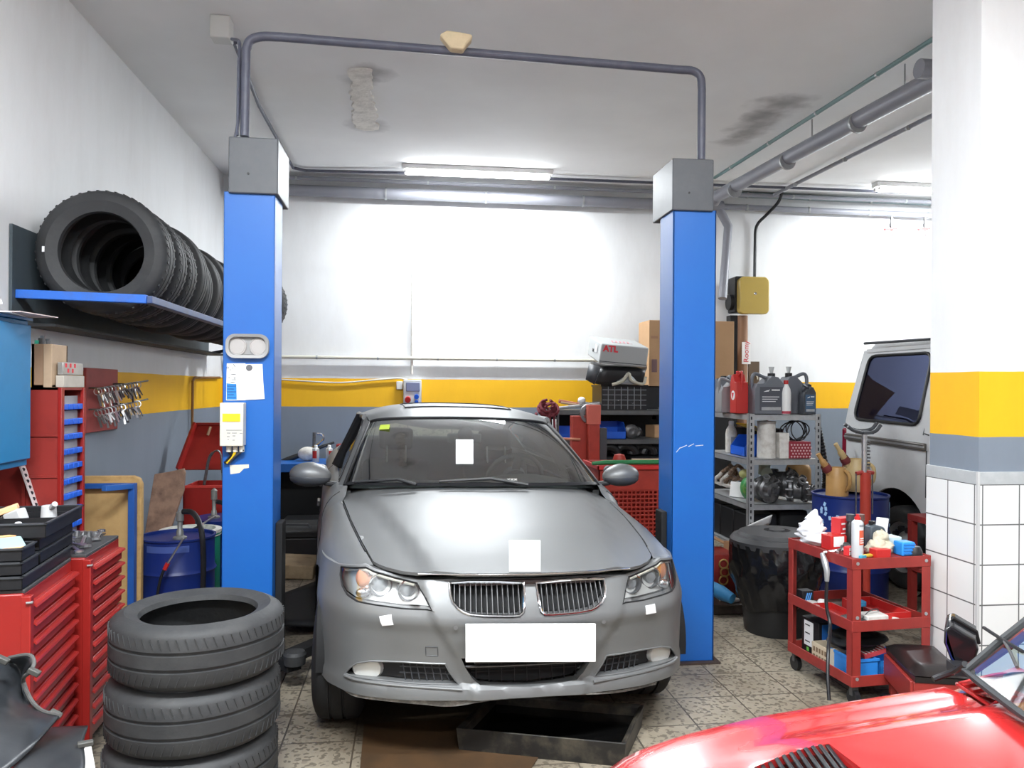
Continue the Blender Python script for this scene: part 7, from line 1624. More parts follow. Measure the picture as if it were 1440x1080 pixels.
pb_ = at(1217, 700, Y=yj)
t = thing('transmission_jack', 'tall red jack stand with a curved black saddle behind the red trolley', 'jack', (pb_.x, yj, 0))
zt_ = at(1216, 664, Y=yj).z; zs_ = at(1214, 608, Y=yj).z
MB().cyl((pb_.x, yj, 0.06), (pb_.x+0.0, yj, zt_), 0.034, n=18).build('column', M_ORED, t, world=True)
MB().cyl((pb_.x-0.01, yj, zt_), (pb_.x-0.01, yj, zs_), 0.017, n=14).build('ram', M_STEEL, t, world=True)
for k in range(9): MB().obox(T(pb_.x-0.01+0.024+0.004*(k % 2), yj, zt_+0.03+0.022*k), 0.02, 0.02, 0.012).build('rack_tooth', M_DSTEEL, t, world=True)
sd_ = [at(1190, 598, Y=yj), at(1199, 604, Y=yj), at(1214, 607, Y=yj), at(1228, 605, Y=yj), at(1236, 596, Y=yj)]
for dy in (-0.035, 0.035): MB().tube(cr([p+Vector((0.008*dy/0.035, dy, 0.006*dy/0.035)) for p in sd_], 4), 0.012, 8).build('saddle_arm', M_DGREY, t, world=True)
MB().obox(T(pb_.x-0.01, yj, zs_), 0.07, 0.1, 0.02).build('saddle_plate', M_DGREY, t, world=True)
MB().tube([at(1204, 666, Y=yj), at(1216, 663, Y=yj), at(1228, 665, Y=yj)], 0.014, 8).build('collar', M_RED2, t, world=True)
for px in (1204, 1227): q_ = at(px, 666, Y=yj); MB().cyl(q_, (q_.x, q_.y, 0.75), 0.005, n=6).build('guide_rod', M_DSTEEL, t, world=True)
for k in range(4):
    a_ = PI/4+PI/2*k; MB().bar((pb_.x, yj, 0.07), (pb_.x+0.16*math.cos(a_), yj+0.16*math.sin(a_), 0.05), 0.05, 0.04).build('foot', M_ORED, t, world=True)
# ------------------------------------------------------------------ van
VX = 3.8
t = thing('van', 'silver grey van with a dark side window parked behind the tiled pillar', 'van', (VX+0.9, 4.2, 0))
def vside(y, z):
    tilt = 0.13*smooth((z-1.2)/0.85)*(z-1.2 > 0)*1.15
    return VX+0.02*(1-math.cos((z-0.9)*1.2))+tilt
yR = at(1194, 600, X=VX+0.04).y+0.02; yT = at(1214, 488, X=VX+0.15).y
def vrear(z): return yR-(yR-yT)*max(0, (z-1.2))/0.72-0.01
Zs = [0.3, 0.45, 0.6, 0.75, 0.9, 1.0, 1.1, 1.18, 1.25, 1.35, 1.5, 1.65, 1.8, 1.92]
ya_ = at(1258, 700, X=VX).y
pol = [(1.9, 0.3)]+arc(ya_-2.9, 0.33, 0.37, 180, 0)+[(ya_-0.37, 0.3)]+arc(ya_, 0.36, 0.44, 172, 8)+[(yR-0.01, 0.36), (yR-0.01, 1.15), (vrear(1.92), 1.92), (1.9, 1.92)]
# window opening traced from its corners
W = [at(x, y, X=X_) for x, y, X_ in ((1208, 589, VX+0.05), (1224, 501, VX+0.145), (1313, 496, VX+0.145), (1300, 598, VX+0.045))]
wy = [(p.y, p.z) for p in W]
def rounded(poly, r=0.07, n=4):
    out = []
    for i in range(len(poly)):
        p0, p1, p2 = Vector(poly[i-1]), Vector(poly[i]), Vector(poly[(i+1) % len(poly)])
        a_ = p1+(p0-p1).normalized()*r; b_ = p1+(p2-p1).normalized()*r
        for k in range(n+1): tt_ = k/n; out.append(tuple(a_*(1-tt_)**2+p1*2*tt_*(1-tt_)+b_*tt_**2))
    return out
win = rounded(wy, 0.09)
body = sheet(pol, [win], lambda y, z: Vector((vside(y, z), y, z)), 0.07, rim=(0.03, 0, 0)).build('body_side', M_VAN, t, world=True)
MB().box(VX+0.14, VX+1.7, 1.95, yR-0.12, 1.9, 1.93).build('roof', M_VAN, t, world=True)
MB().grid([[Vector((vside(y, 1.92), min(y, vrear(1.92)), 1.92)) for y in (1.9, 3, 4, 5, 6.5)], [Vector((VX+0.2, min(y, vrear(1.92)-0.02), 1.975)) for y in (1.9, 3, 4, 5, 6.5)], [Vector((VX+0.5, min(y, vrear(1.92)-0.05), 2.0)) for y in (1.9, 3, 4, 5, 6.5)], [Vector((VX+1.6, min(y, vrear(1.92)-0.05), 1.98)) for y in (1.9, 3, 4, 5, 6.5)]]).build('roof_edge', M_VAN, t, world=True)
MB().grid([[Vector((VX+0.02+k*0.43, yR-0.01-0.0*k, z)) if z < 1.2 else Vector((vside(0, z)+k*0.4, vrear(z), z)) for k in range(5)] for z in (0.36, 0.8, 1.15, 1.3, 1.6, 1.92)]).build('rear_doors', M_VAN, t, world=True)
vw = sheet(win, [], lambda y, z: Vector((vside(y, z)-0.004, y, z)), 0.1).build('side_window', glassy('van_glass', (0.07, 0.08, 0.19), 0.06, 0.02, (0.5, 0.58, 1.0)), t, world=True)
lp = [Vector((vside(y, z)-0.008, y, z)) for y, z in win]; MB().tube(lp+[lp[0], lp[1]], 0.013, 8, caps=False).build('rubber_seal', M_BLACK, vw, world=True)
MB().box(VX+0.1, VX+1.6, 1.95, yR-0.2, 0.4, 0.45).box(VX+1.5, VX+1.6, 1.95, yR-0.2, 0.4, 1.9).box(VX+0.6, VX+1.55, yR-0.8, yR-0.75, 0.4, 1.85).build('interior', mat('van_inside', (0.05, 0.055, 0.09), 0.7), t, world=True)
r0, r1 = at(1200, 614, X=VX), at(1303, 629, X=VX); r0.x = r1.x = VX-0.012
MB().bar(r0+Vector((0, 0.1, 0)), r1, 0.03, 0.055).build('slide_rail', mat('rail_dark', (0.16, 0.15, 0.14), 0.4, 0.5), t, world=True, bevel=0.008)
MB().bar(r0+Vector((-0.012, 0.1, 0)), r1+Vector((-0.012, 0, 0)), 0.012, 0.014).build('rail_highlight', M_GALV, t, world=True)
for pts in (((1303, 500), (1302, 545), (1298, 612)), ((1303, 634), (1302, 700)), ((1300, 610), (1306, 612))):
    P = [at(x, y, X=VX) for x, y in pts]; P = [Vector((vside(p.y, p.z)-0.001, p.y, p.z)) for p in P]
    MB().tube(P, 0.005, 6).build('door_gap', M_DGREY, t, world=True)
g0, g1 = at(1216, 483, X=VX+0.1), at(1319, 476, X=VX+0.1); MB().tube([g0, g1, g1+(g1-g0)*1.5], 0.012, 8).build('roof_gutter', M_DGREY, t, world=True)
wc = Vector((VX+0.14, ya_, 0.33))
wl_ = tyre_mb(0.33, 0.2, 0.2, T(*wc) @ RY(-PI/2), 48).build('wheel', M_RUB, t, world=True)
rm = MB().lathe([(0.2, 0.08), (0.185, 0.05), (0.17, 0.02), (0.1, 0.05), (0.06, 0.09), (0, 0.09)], 36, T(*wc) @ RY(-PI/2))
rm.build('hub_cap', mat('hub_silver', (0.5, 0.51, 0.52), 0.35, 0.5), wl_, world=True)
hm = MB()
for k in range(10): a_ = 2*PI*k/10; hm.cyl(Vector((wc.x-0.03, wc.y+0.145*math.cos(a_), wc.z+0.145*math.sin(a_))), Vector((wc.x-0.07, wc.y+0.145*math.cos(a_), wc.z+0.145*math.sin(a_))), 0.022, n=10)
hm.build('hub_hole', M_INK, wl_, world=True)
MB().lathe([(0.44, 0), (0.44, -0.35), (0.0, -0.35)], 26, T(VX+0.02, ya_, 0.36) @ RY(-PI/2)).build('wheel_arch', M_BLACKM, t, world=True)
wf = Vector((VX+0.14, ya_-2.9, 0.33)); w2 = tyre_mb(0.33, 0.2, 0.2, T(*wf) @ RY(-PI/2), 48).build('wheel', M_RUB, t, world=True)
MB().lathe([(0.2, 0.08), (0.17, 0.02), (0.06, 0.09), (0, 0.09)], 36, T(*wf) @ RY(-PI/2)).build('hub_cap', mat('hub_silver2', (0.5, 0.51, 0.52), 0.35, 0.5), w2, world=True)
l0 = at(1194, 602, X=VX-0.01); MB().box(VX-0.01, VX+0.12, yR-0.05, yR+0.02, 0.62, l0.z).build('tail_light', mat('tail_maroon', (0.2, 0.01, 0.03), 0.25), t, world=True, bevel=0.02)
# red steel stand behind the trolley
yb3 = 5.3; ye = 4.55; x0 = at(1276, 760, Y=yb3).x; x1 = VX-0.09; zt_ = at(1276, 722, Y=yb3).z
t = thing('steel_stand', 'dark red angle steel stand partly hidden behind the tiled pillar', 'stand', ((x0+x1)/2, ye+0.35, 0))
for (x, y) in ((x0+0.002, ye+0.002), (x1-0.002, ye+0.002), (x0+0.002, yb3-0.045), (x1-0.002, yb3-0.045)): MB().box(x, x+0.045, y, y+0.045, 0, zt_-0.046).build('leg', M_RED2, t, world=True)
MB().box(x0, x1+0.045, ye, yb3+0.002, zt_-0.045, zt_).build('top', M_RED2, t, world=True, bevel=0.003)
MB().box(x0, x1+0.045, ye+0.001, ye+0.02, 0.3, 0.35).box(x0, x1+0.045, ye+0.001, yb3-0.001, 0.3, 0.31).build('shelf', M_RED2, t, world=True)
p = at(1303, 752, Y=4.95); tag(MB().obox(T((x0+x1)/2+0.02, 4.95, 0.313+0.12) @ RZ(0.4), 0.14, 0.14, 0.24).build('grey_carton', M_GALV, bevel=0.004), 'grey carton inside the dark red stand by the pillar', 'box')
# ------------------------------------------------------------------ red trolley
zt_ = 0.737
c0 = at(1199, 786, Z=zt_); c1 = at(1111, 756, Z=zt_); c2 = at(1309, 781, Z=zt_)
ex = (c2-c0); ey = (c1-c0); W = ex.length; Ln = ey.length
# squared up: local x across the front, local y towards the back
rz = math.atan2(ex.y, ex.x)
t = thing('tool_trolley', 'red three tier steel trolley crowded with parts in front of the tiled pillar', 'trolley', (c0.x, c0.y, 0), rz)
TR = mat_of(t); hw = 0.11
for (x, y) in ((0, 0), (W, 0), (0, Ln), (W, Ln)):
    sx = 1 if x == 0 else -1; sy = 1 if y == 0 else -1
    lg = MB().box(min(x, x+sx*0.05), max(x, x+sx*0.05), min(y, y+sy*0.005), max(y, y+sy*0.005), hw, zt_).box(min(x, x+sx*0.005), max(x, x+sx*0.005), min(y, y+sy*0.045), max(y, y+sy*0.045), hw, zt_).build('leg', M_RED2, t, bevel=0.002)
    for z in (zt_-0.025, (zt_+hw)/2+0.02, hw+0.03):
        MB().cyl((x+sx*0.028, y-sy*0.004 if sy > 0 else y+0.004, z), (x+sx*0.028, y-sy*0.001, z), 0.009, n=10).build('bolt', M_GALV, lg)
    w = MB().cyl((x+sx*0.02, y+sy*0.03, 0.04), (x+sx*0.045, y+sy*0.03, 0.04), 0.04, n=18).build('caster', M_BLACK, t)
    MB().box(min(x+sx*0.015, x+sx*0.05), max(x+sx*0.015, x+sx*0.05), y+sy*0.03-0.012, y+sy*0.03+0.012, 0.05, hw).build('fork', M_DSTEEL, w)
levels = []
zm = (TR.inverted() @ at(1199, 874, Y=c0.y)).z; zl = hw+0.045
for z in (zt_, zm, zl):
    if z != zt_: MB().box(0.004, W-0.004, 0.004, Ln-0.004, z-0.055, z-0.05).build('tier', mat('tier_dirty', (0.1, 0.06, 0.05), 0.6, dirt=0.6) if z != zt_ else M_RED2, t)
    r = MB()
    for (a, b, c, d) in ((0, W, -0.002, 0.004), (0, W, Ln-0.004, Ln+0.002), (-0.002, 0.004, 0, Ln), (W-0.004, W+0.002, 0, Ln)): r.box(a, b, c, d, z-0.055, z)
    r.build('edge', M_RED2, t, bevel=0.002)
    levels.append(z-0.0495)
zA, zB, zC = levels; zA = zt_-0.006
MB().box(0.004, W-0.004, 0.004, Ln-0.004, zt_-0.012, zt_-0.007).build('top_sheet', M_RED2, t)
def onT(px, py, z=None, y=None):
    """trolley-local point: along the sight line at height z (world)"""
    return TR.inverted() @ at(px, py, Z=z)
def place(name, label, cat, px, py, z, group=None, rz_=0.0, dx=0.0, dy=0.0, xy=None):
    p = at(px, py, Z=z); q = TR.inverted() @ p
    q.x = min(max(q.x+dx, 0.05), W-0.05); q.y = min(max(q.y+dy, 0.05), Ln-0.05)
    if xy: q.x, q.y = xy
    q.z = z
    p = TR @ q
    return thing(name, label, cat, (p.x, p.y, z), rz+rz_, group)
# top tier
o = place('rag_heap', 'heap of crumpled white rags at the back corner of the trolley top', 'rag', 1157, 757, zA, dx=0.02, xy=(0.075, 0.43))
rr = random.Random(5)
def crumple(mb, c, rx, ry, rz__, seed, n=26, m=16):
    r_ = random.Random(seed); ph = [(r_.uniform(1.5, 4.5), r_.uniform(1, 4), r_.uniform(0, 6), r_.uniform(0, 6)) for _ in range(6)]
    vs = []
    for i in range(m+1):
        for k in range(n):
            a_ = PI*i/m; b_ = 2*PI*k/n; s = 1
            for (f1, f2, p1, p2) in ph: s += 0.085*math.sin(f1*a_*2+p1)*math.cos(round(f2)*b_+p2)
            v = Vector((rx*s*math.sin(a_)*math.cos(b_), ry*s*math.sin(a_)*math.sin(b_), max(-rz__*0.9, rz__*s*math.cos(a_))))
            vs.append(Vector(c)+v)
    mb.add(vs, [(i*n+k, (i+1)*n+k, (i+1)*n+(k+1) % n, i*n+(k+1) % n) for i in range(m) for k in range(n)]); return mb
M_RAG = mat('rag_white', (0.78, 0.78, 0.8), 0.85)
cm = MB(); crumple(cm, (0.01, -0.01, 0.03), 0.095, 0.13, 0.034, 1); crumple(cm, (-0.01, 0.02, 0.07), 0.07, 0.075, 0.05, 2); crumple(cm, (0.03, 0.05, 0.1), 0.04, 0.05, 0.05, 3)
cm.build('rag', M_RAG, o, smooth=60)
cp_ = MB(); cp_.tube([(0.0, 0.06, 0.11), (0.035, 0.06, 0.15), (0.045, 0.06, 0.175)], [0.03, 0.024, 0.008], 8); cp_.build('corner', M_RAG, o)
M_RBOX = mat('red_white_box', (0.58, 0.03, 0.035), 0.5)
def carton(label, px, py, w, d, h, m, marks=None, rz_=0.0, z=None, tilt=0.0, dx=0.0, dy=0.0, name='carton', cat='box', group='cartons on the trolley', xy=None):
    t_ = place(name, label, cat, px, py, z if z is not None else zA, group, rz_, dx, dy, xy)
    if tilt: t_.rotation_euler = (tilt, 0, rz+rz_)
    MB().box(-w/2, w/2, -d/2, d/2, 0, h).build('box', m, t_, bevel=0.002)
    if marks:
        mk = MB()
        for (x0, x1, z0, z1) in marks: mk.box(x0*w, x1*w, -d/2-0.001, -d/2+0.0005, z0*h, z1*h)
        mk.build('print', M_WHITE, t_, smooth=0)
    return t_
base_c = carton('red carton lying flat under the upright red carton on the trolley', 1183, 762, 0.12, 0.12, 0.06, M_REDP, dy=0.1, dx=0.0, xy=(0.19, 0.36))
uc = carton('red carton with white lettering standing highest on the trolley', 1187, 762, 0.13, 0.06, 0.088, M_RBOX, [(-0.42, -0.2, 0.62, 0.72), (-0.05, 0.17, 0.6, 0.7), (0.28, 0.44, 0.6, 0.72), (-0.35, -0.15, 0.3, 0.4), (0.1, 0.3, 0.28, 0.4), (-0.45, 0.2, 0.06, 0.12)], dy=0.1, dx=0.01, rz_=0.25, xy=(0.205, 0.36))
uc.location.z = zA+0.0615; 
carton('opened red and white carton in front of the upright red carton on the trolley', 1181, 775, 0.085, 0.08, 0.075, M_REDP, [(-0.3, 0.45, 0.25, 0.95)], 0.05, dx=-0.01, dy=0.02, xy=(0.075, 0.27))
o = place('steel_pump', 'small greasy steel part lying before the opened red carton', 'car part', 1186, 780, zA, dx=-0.002, dy=-0.03, xy=(0.075, 0.17))
MB().lathe([(0, 0), (0.022, 0), (0.026, 0.012), (0.018, 0.02), (0.02, 0.035), (0.008, 0.04), (0, 0.04)], 16, T(0, 0, 0.015) @ RX(0.6)).build('housing', M_DSTEEL, o); MB().tube([(-0.02, 0, 0.02), (-0.05, -0.01, 0.012), (-0.06, -0.03, 0.008)], 0.007, 8).build('pipe', M_STEEL, o)
carton('small red carton with white squares beside the spray can on the trolley', 1193, 783, 0.05, 0.03, 0.045, M_RBOX, [(-0.4, -0.08, 0.1, 0.45), (0.05, 0.4, 0.1, 0.45), (-0.4, -0.08, 0.55, 0.9), (0.05, 0.4, 0.55, 0.9)], 0.5, dx=0.035, dy=-0.01, xy=(0.055, 0.11))
sp = place('spray_can', 'tall white spray can with an orange label on the trolley top', 'spray can', 1208, 781, zA, xy=(0.07, 0.06))
h = at(1207, 723, Y=sp.location.y).z-zA; spr = 0.0285
MB().lathe([(0, 0), (spr*0.95, 0), (spr, 0.005), (spr, h*0.8), (spr*0.95, h*0.82), (spr*0.5, h*0.88), (spr*0.45, h*0.9), (0, h*0.9)], 24).build('can', mat('can_white', (0.66, 0.68, 0.7), 0.35, 0.2), sp)
MB().lathe([(spr*0.55, h*0.86), (spr*0.55, h*0.93), (spr*0.3, h*0.95), (spr*0.3, h), (0, h)], 16).build('cap', M_REDP, sp)
lb_ = MB().lathe([(spr*1.01, h*0.3), (spr*1.01, h*0.64)], 14, None, False, -1.9, -0.5).build('orange_label', mat('orange_red_label', (0.65, 0.11, 0.05), 0.45), sp)
mk = MB()
for k in range(3): mk.lathe([(spr*1.02, h*(0.34+0.05*k)), (spr*1.02, h*(0.365+0.05*k))], 10, None, False, -1.75, -0.75)
mk.build('print', M_WHITE, lb_, smooth=0)
MB().lathe([(spr*1.01, h*0.72), (spr*1.01, h*0.77)], 14, None, False, -1.9, -0.6).build('dark_stripe', M_TRIMG, sp)
o = place('dark_bottle', 'dark grey oil bottle behind the tall spray can on the trolley', 'bottle', 1228, 772, zA, dy=0.06, xy=(0.27, 0.19))
MB().prism([(-0.045, 0), (0.045, 0), (0.047, 0.1), (0.035, 0.125), (0.0, 0.135), (-0.02, 0.14), (-0.047, 0.13), (-0.05, 0.09)], 0.06, frame((0, 0.03, 0), (1, 0, 0), (0, 0, 1))).build('body', mat('bottle_slate', (0.07, 0.085, 0.1), 0.35), o, bevel=0.01, seg=3)
MB().cyl((-0.02, 0, 0.13), (-0.02, 0, 0.155), 0.016, n=14).build('cap', M_BLACK, o)
mk = MB(); mk.prism([(-0.03, 0.07), (0.0, 0.06), (0.03, 0.075), (0.035, 0.085), (0.0, 0.07)], 0.001, frame((0, -0.0305, 0), (1, 0, 0), (0, 0, 1))); mk.box(-0.01, 0.03, -0.0315, -0.0305, 0.03, 0.036); mk.build('emblem', M_GALV, o)
for k, (px, dx) in enumerate(((1206, 0.0), (1218, 0.05))):
    o = place('black_bottle', ('black capped bottle behind the spray can, nearer the red cartons', 'black capped bottle behind the spray can, nearer the dark oil bottle')[k], 'bottle', px, 770, zA, 'black bottles on the trolley', xy=((0.2, 0.3), (0.255, 0.29))[k])
    MB().lathe([(0, 0), (0.022, 0), (0.022, 0.12), (0.012, 0.14), (0, 0.14)], 16).build('body', M_BLACK, o); MB().cyl((0, 0, 0.138), (0, 0, 0.175), 0.021, n=14).build('cap', (M_DGREY, mat('brown_cap', (0.12, 0.06, 0.05), 0.5))[k], o)
o = place('shop_cloth', 'pale printed cloth bundled on the trolley beside the blue pack', 'cloth', 1247, 778, zA, dy=0.03, xy=(0.225, 0.08))
cm = MB(); crumple(cm, (0, 0.02, 0.035), 0.07, 0.06, 0.038, 11); crumple(cm, (0.025, 0.04, 0.075), 0.042, 0.03, 0.042, 12); cm.build('cloth', mat('printed_cloth', (0.58, 0.54, 0.42), 0.85, dirt=0.8, dcol=(0.4, 0.3, 0.2), scale=35), o, smooth=60)
o = place('white_box', 'white and navy leaflet standing at the back of the trolley top', 'leaflet', 1252, 765, zA, dy=0.2, xy=(0.39, 0.3))
MB().obox(T(0, 0, 0.075) @ RY(0.12), 0.06, 0.025, 0.15).build('sheet', M_PAPER, o, bevel=0.002); MB().obox(T(0.004, -0.0135, 0.045) @ RY(0.12), 0.045, 0.002, 0.055).build('navy_block', mat('navy_print', (0.02, 0.03, 0.2), 0.5), o)
o = place('shelf_tag', 'small white card leaning in front of the navy leaflet', 'card', 1245, 768, zA, dy=0.12, xy=(0.33, 0.22))
MB().obox(T(0, 0, 0.045) @ RY(0.6), 0.035, 0.006, 0.04).build('card', M_PAPER, o); MB().obox(T(0, 0, 0.012), 0.03, 0.01, 0.024).build('foot', M_GALV, o)
o = place('red_tin', 'low red tin at the front edge of the trolley top', 'tin', 1246, 783, zA, dx=-0.01, xy=(0.185, 0.04))
MB().obox(T(0, 0, 0.022), 0.085, 0.06, 0.044).build('tin', M_REDP, o, bevel=0.004)
o = place('blue_pack', 'bright blue plastic pack at the front of the trolley top', 'pack', 1278, 780, zA, xy=(0.345, 0.055))
MB().obox(T(0, 0.01, 0.035), 0.075, 0.07, 0.07).build('pack', mat('bright_blue', (0.03, 0.28, 0.78), 0.4), o, bevel=0.006)
rb = MB()
for k in range(4): rb.box(-0.03, 0.036, -0.029, -0.0245, 0.01+0.015*k, 0.016+0.015*k)
rb.build('rib', mat('bright_blue2', (0.02, 0.2, 0.6), 0.4), o)
o = place('dust_cover', 'round black plastic cap right of the blue pack on the trolley', 'cap', 1295, 781, zA, xy=(0.392, 0.045))
MB().lathe([(0, 0), (0.036, 0), (0.036, 0.02), (0.025, 0.045), (0, 0.05)], 20).build('cap', M_BLACK, o)
o = place('white_carton', 'pale turquoise carton behind the blue pack on the trolley', 'box', 1270, 772, zA, dy=0.1, xy=(0.33, 0.16))
MB().obox(T(0, 0, 0.04), 0.09, 0.08, 0.08).build('box', mat('pale_turquoise', (0.55, 0.66, 0.66), 0.5), o, bevel=0.003)
o = place('pink_carton', 'flat pink and white packet behind the black cap by the pillar', 'packet', 1298, 770, zA, dy=0.16, dx=0.0, xy=(0.38, 0.2))
MB().obox(T(0, 0, 0.035) @ RY(0.3) @ RX(0.5), 0.1, 0.05, 0.03).build('packet', mat('pink_red', (0.6, 0.15, 0.17), 0.5, dirt=1, dcol=(0.8, 0.75, 0.75), scale=12), o, bevel=0.003)
o = place('yellow_tube', 'small yellow tube lying at the front edge of the trolley', 'tube', 1224, 784, zA, dx=0.01, dy=-0.02, xy=(0.11, 0.03))
MB().tube([(-0.03, 0, 0.01), (0.02, 0.01, 0.01), (0.035, 0.012, 0.01)], [0.009, 0.01, 0.004], 10).build('tube', mat('mustard', (0.6, 0.42, 0.05), 0.5), o)
o = place('blue_clip', 'turquoise clip at the foot of the spray can on the trolley', 'clip', 1214, 785, zA, dx=0.0, dy=-0.03, xy=(0.075, 0.025))
MB().obox(T(0, 0, 0.008) @ RZ(0.4), 0.045, 0.018, 0.016).build('clip', mat('turquoise', (0.05, 0.35, 0.5), 0.4), o, bevel=0.003)
# ratchet and hose hanging on the side
q = [at(1168, 778, Y=c0.y+0.22), at(1176, 790, Y=c0.y+0.19), at(1179, 803, Y=c0.y+0.17), at(1179, 817, Y=c0.y+0.17)]
q = [Vector((min(p.x, (TR @ Vector((-0.022, 0.2, 0))).x), p.y, p.z)) for p in q]
o = thing('air_gun', 'steel air blow gun hanging over the long side of the trolley', 'air tool', q[0])
MB().tube(q, [0.012, 0.017, 0.015, 0.011], 10).build('body', M_GALV, o, world=True); MB().tube([q[0]+Vector((0.01, 0, 0.005)), at(1190, 772, Y=c0.y+0.16)], 0.008, 8).build('lever', M_STEEL, o, world=True)
hq = [q[-1], at(1178, 850, Y=c0.y+0.16), at(1172, 880, Y=c0.y+0.12), at(1165, 910, Y=c0.y+0.0), at(1164, 950, Y=c0.y-0.06), at(1166, 985, Y=c0.y-0.1)]
hq = [q[-1]]+[Vector((min(p.x, (TR @ Vector((-0.03, 0.2, 0))).x), p.y, p.z)) for p in hq[1:]]
tag(MB().tube(cr(hq, 6), 0.009, 8).build('air_hose', M_BLACK), 'black air hose hanging down the long side of the trolley', 'hose')
# middle tier
o = place('blue_filter_box', 'small black and blue box at the back of the middle tier', 'box', 1143, 838, zB, dx=0.0, xy=(0.06, 0.5))
MB().obox(T(0, 0, 0.04), 0.07, 0.06, 0.08).build('box', M_BLACK, o, bevel=0.003); mk = MB(); 
for k in range(3): mk.obox(T(0.0+0.012*k-0.01, -0.031, 0.045) @ RY(0.3), 0.006, 0.002, 0.05)
mk.build('blue_print', mat('cyan_print', (0.1, 0.35, 0.8), 0.5), o, smooth=0)
for k, (px, py, sx, sz, m, lab) in enumerate(((1162, 845, 0.05, 0.035, M_DWHITE, 'greyish white cap lying on the middle trolley tier, by the long side'), (1186, 845, 0.035, 0.05, M_DWHITE, 'small white upright cap at the middle of the middle trolley tier'), (1170, 838, 0.03, 0.04, M_PAPER, 'white plastic piece behind the greyish cap on the middle tier'))):
    o = place('bottle_stopper', lab, 'cap', px, py, zB, 'loose caps on the middle tier', xy=((0.05, 0.42), (0.16, 0.2), (0.12, 0.43))[k]); MB().lathe([(0, 0), (sx, 0), (sx*0.9, sz*0.6), (sx*0.6, sz), (0, sz)], 18).build('cap', m, o)
o = place('red_bowl', 'shallow red tray of odds and ends on the middle tier', 'tray', 1180, 852, zB, xy=(0.09, 0.27))
MB().box(-0.06, 0.06, -0.12, 0.12, 0, 0.006).box(-0.06, 0.06, -0.12, -0.114, 0, 0.035).box(-0.06, 0.06, 0.114, 0.12, 0, 0.035).box(-0.06, -0.054, -0.12, 0.12, 0, 0.035).box(0.054, 0.06, -0.12, 0.12, 0, 0.035).build('tray', M_REDP, o)
o = place('white_dish', 'stained white tub with a wire in the middle tier front', 'tub', 1233, 864, zB, xy=(0.16, 0.06))
MB().box(-0.06, 0.06, -0.045, 0.045, 0, 0.065).build('tub', M_DWHITE, o, bevel=0.006); MB().tube(cr([(-0.07, 0, 0.03), (-0.04, -0.02, 0.08), (0.02, 0.0, 0.085), (0.05, 0.02, 0.07)], 5), 0.003, 6).build('wire', M_DSTEEL, o)
o = place('grey_pot', 'small round grey pot beside the stained white tub', 'pot', 1263, 864, zB, xy=(0.27, 0.06)); MB().lathe([(0, 0), (0.045, 0), (0.048, 0.03), (0.04, 0.03), (0.038, 0.008), (0, 0.008)], 22).build('pot', M_DWHITE, o)
o = place('white_pot', 'white cube shaped pot next to the stained white tub', 'pot', 1250, 862, zB, dy=0.03, xy=(0.22, 0.09)); MB().box(-0.03, 0.03, -0.03, 0.03, 0, 0.05).build('pot', M_DWHITE, o, bevel=0.008)
o = place('red_organiser_tray', 'long red tray running back along the middle tier', 'tray', 1262, 845, zB, dy=0.06, dx=-0.02, xy=(0.31, 0.25))
MB().box(-0.08, 0.1, -0.16, 0.16, 0, 0.006).box(-0.08, -0.074, -0.16, 0.16, 0, 0.05).box(0.094, 0.1, -0.16, 0.16, 0, 0.05).box(-0.08, 0.1, -0.16, -0.154, 0, 0.05).box(-0.08, 0.1, 0.154, 0.16, 0, 0.05).build('tray', M_REDP, o)
o = place('blue_spray_head', 'small blue spray head among the caps on the middle tier', 'spray head', 1220, 845, zB, dy=0.1, xy=(0.2, 0.22)); MB().lathe([(0, 0), (0.025, 0), (0.02, 0.06), (0, 0.06)], 14).build('collar', M_BLACK, o); MB().obox(T(0, -0.01, 0.075), 0.04, 0.05, 0.03).build('head', mat('sky_blue', (0.05, 0.35, 0.7), 0.4), o, bevel=0.006)
o = place('dark_slab', 'dark greasy slab lying near the front of the middle tier', 'slab', 1198, 862, zB, dx=0.03, dy=0.02, xy=(0.09, 0.09)); MB().obox(T(0, 0, 0.025) @ RY(-0.15), 0.1, 0.13, 0.035).build('slab', M_DSTEEL, o, bevel=0.004)
# lower tier
o = place('starter_box', 'black box with a white printed label standing on the bottom tier', 'box', 1128, 895, zC, dx=0.03, dy=-0.06, xy=(0.085, 0.455))
MB().box(-0.02, 0.12, -0.08, 0.08, 0, 0.2).build('box', M_BLACK, o, bevel=0.003)
MB().box(-0.0215, -0.0195, -0.03, 0.055, 0.05, 0.185).build('white_label', M_PAPER, o)
mk = MB(); 
for k in range(3): mk.box(-0.0222, -0.0212, -0.0, 0.045, 0.16-0.045*k, 0.166-0.045*k)
mk.build('print', M_INK, o); MB().box(-0.0222, -0.0205, 0.01, 0.03, 0.02, 0.04).build('green_mark', mat('lime_print', (0.2, 0.6, 0.1), 0.5), o)
MB().box(-0.0, 0.118, -0.0815, -0.0795, 0.02, 0.19).build('blue_face', mat('blue_face', (0.02, 0.12, 0.4), 0.4), o)
o = place('cream_basket', 'cream plastic basket on the bottom tier behind the blue crates', 'basket', 1152, 915, zC, dx=0.03, dy=-0.05, xy=(0.06, 0.29))
mb = MB(); mb.box(-0.04, 0.14, -0.06, 0.08, 0, 0.005)
for (a, b, c, d) in ((-0.04, 0.14, -0.06, -0.055), (-0.04, 0.14, 0.075, 0.08), (-0.04, -0.035, -0.06, 0.08), (0.135, 0.14, -0.06, 0.08)): mb.box(a, b, c, d, 0, 0.11)
mb.build('basket', mat('cream_basket_m', (0.6, 0.5, 0.36), 0.5), o); gm = MB()
for k in range(5):
    for j in range(2): gm.box(-0.0415, -0.0405, -0.05+0.025*k, -0.035+0.025*k, 0.025+0.04*j, 0.05+0.04*j)
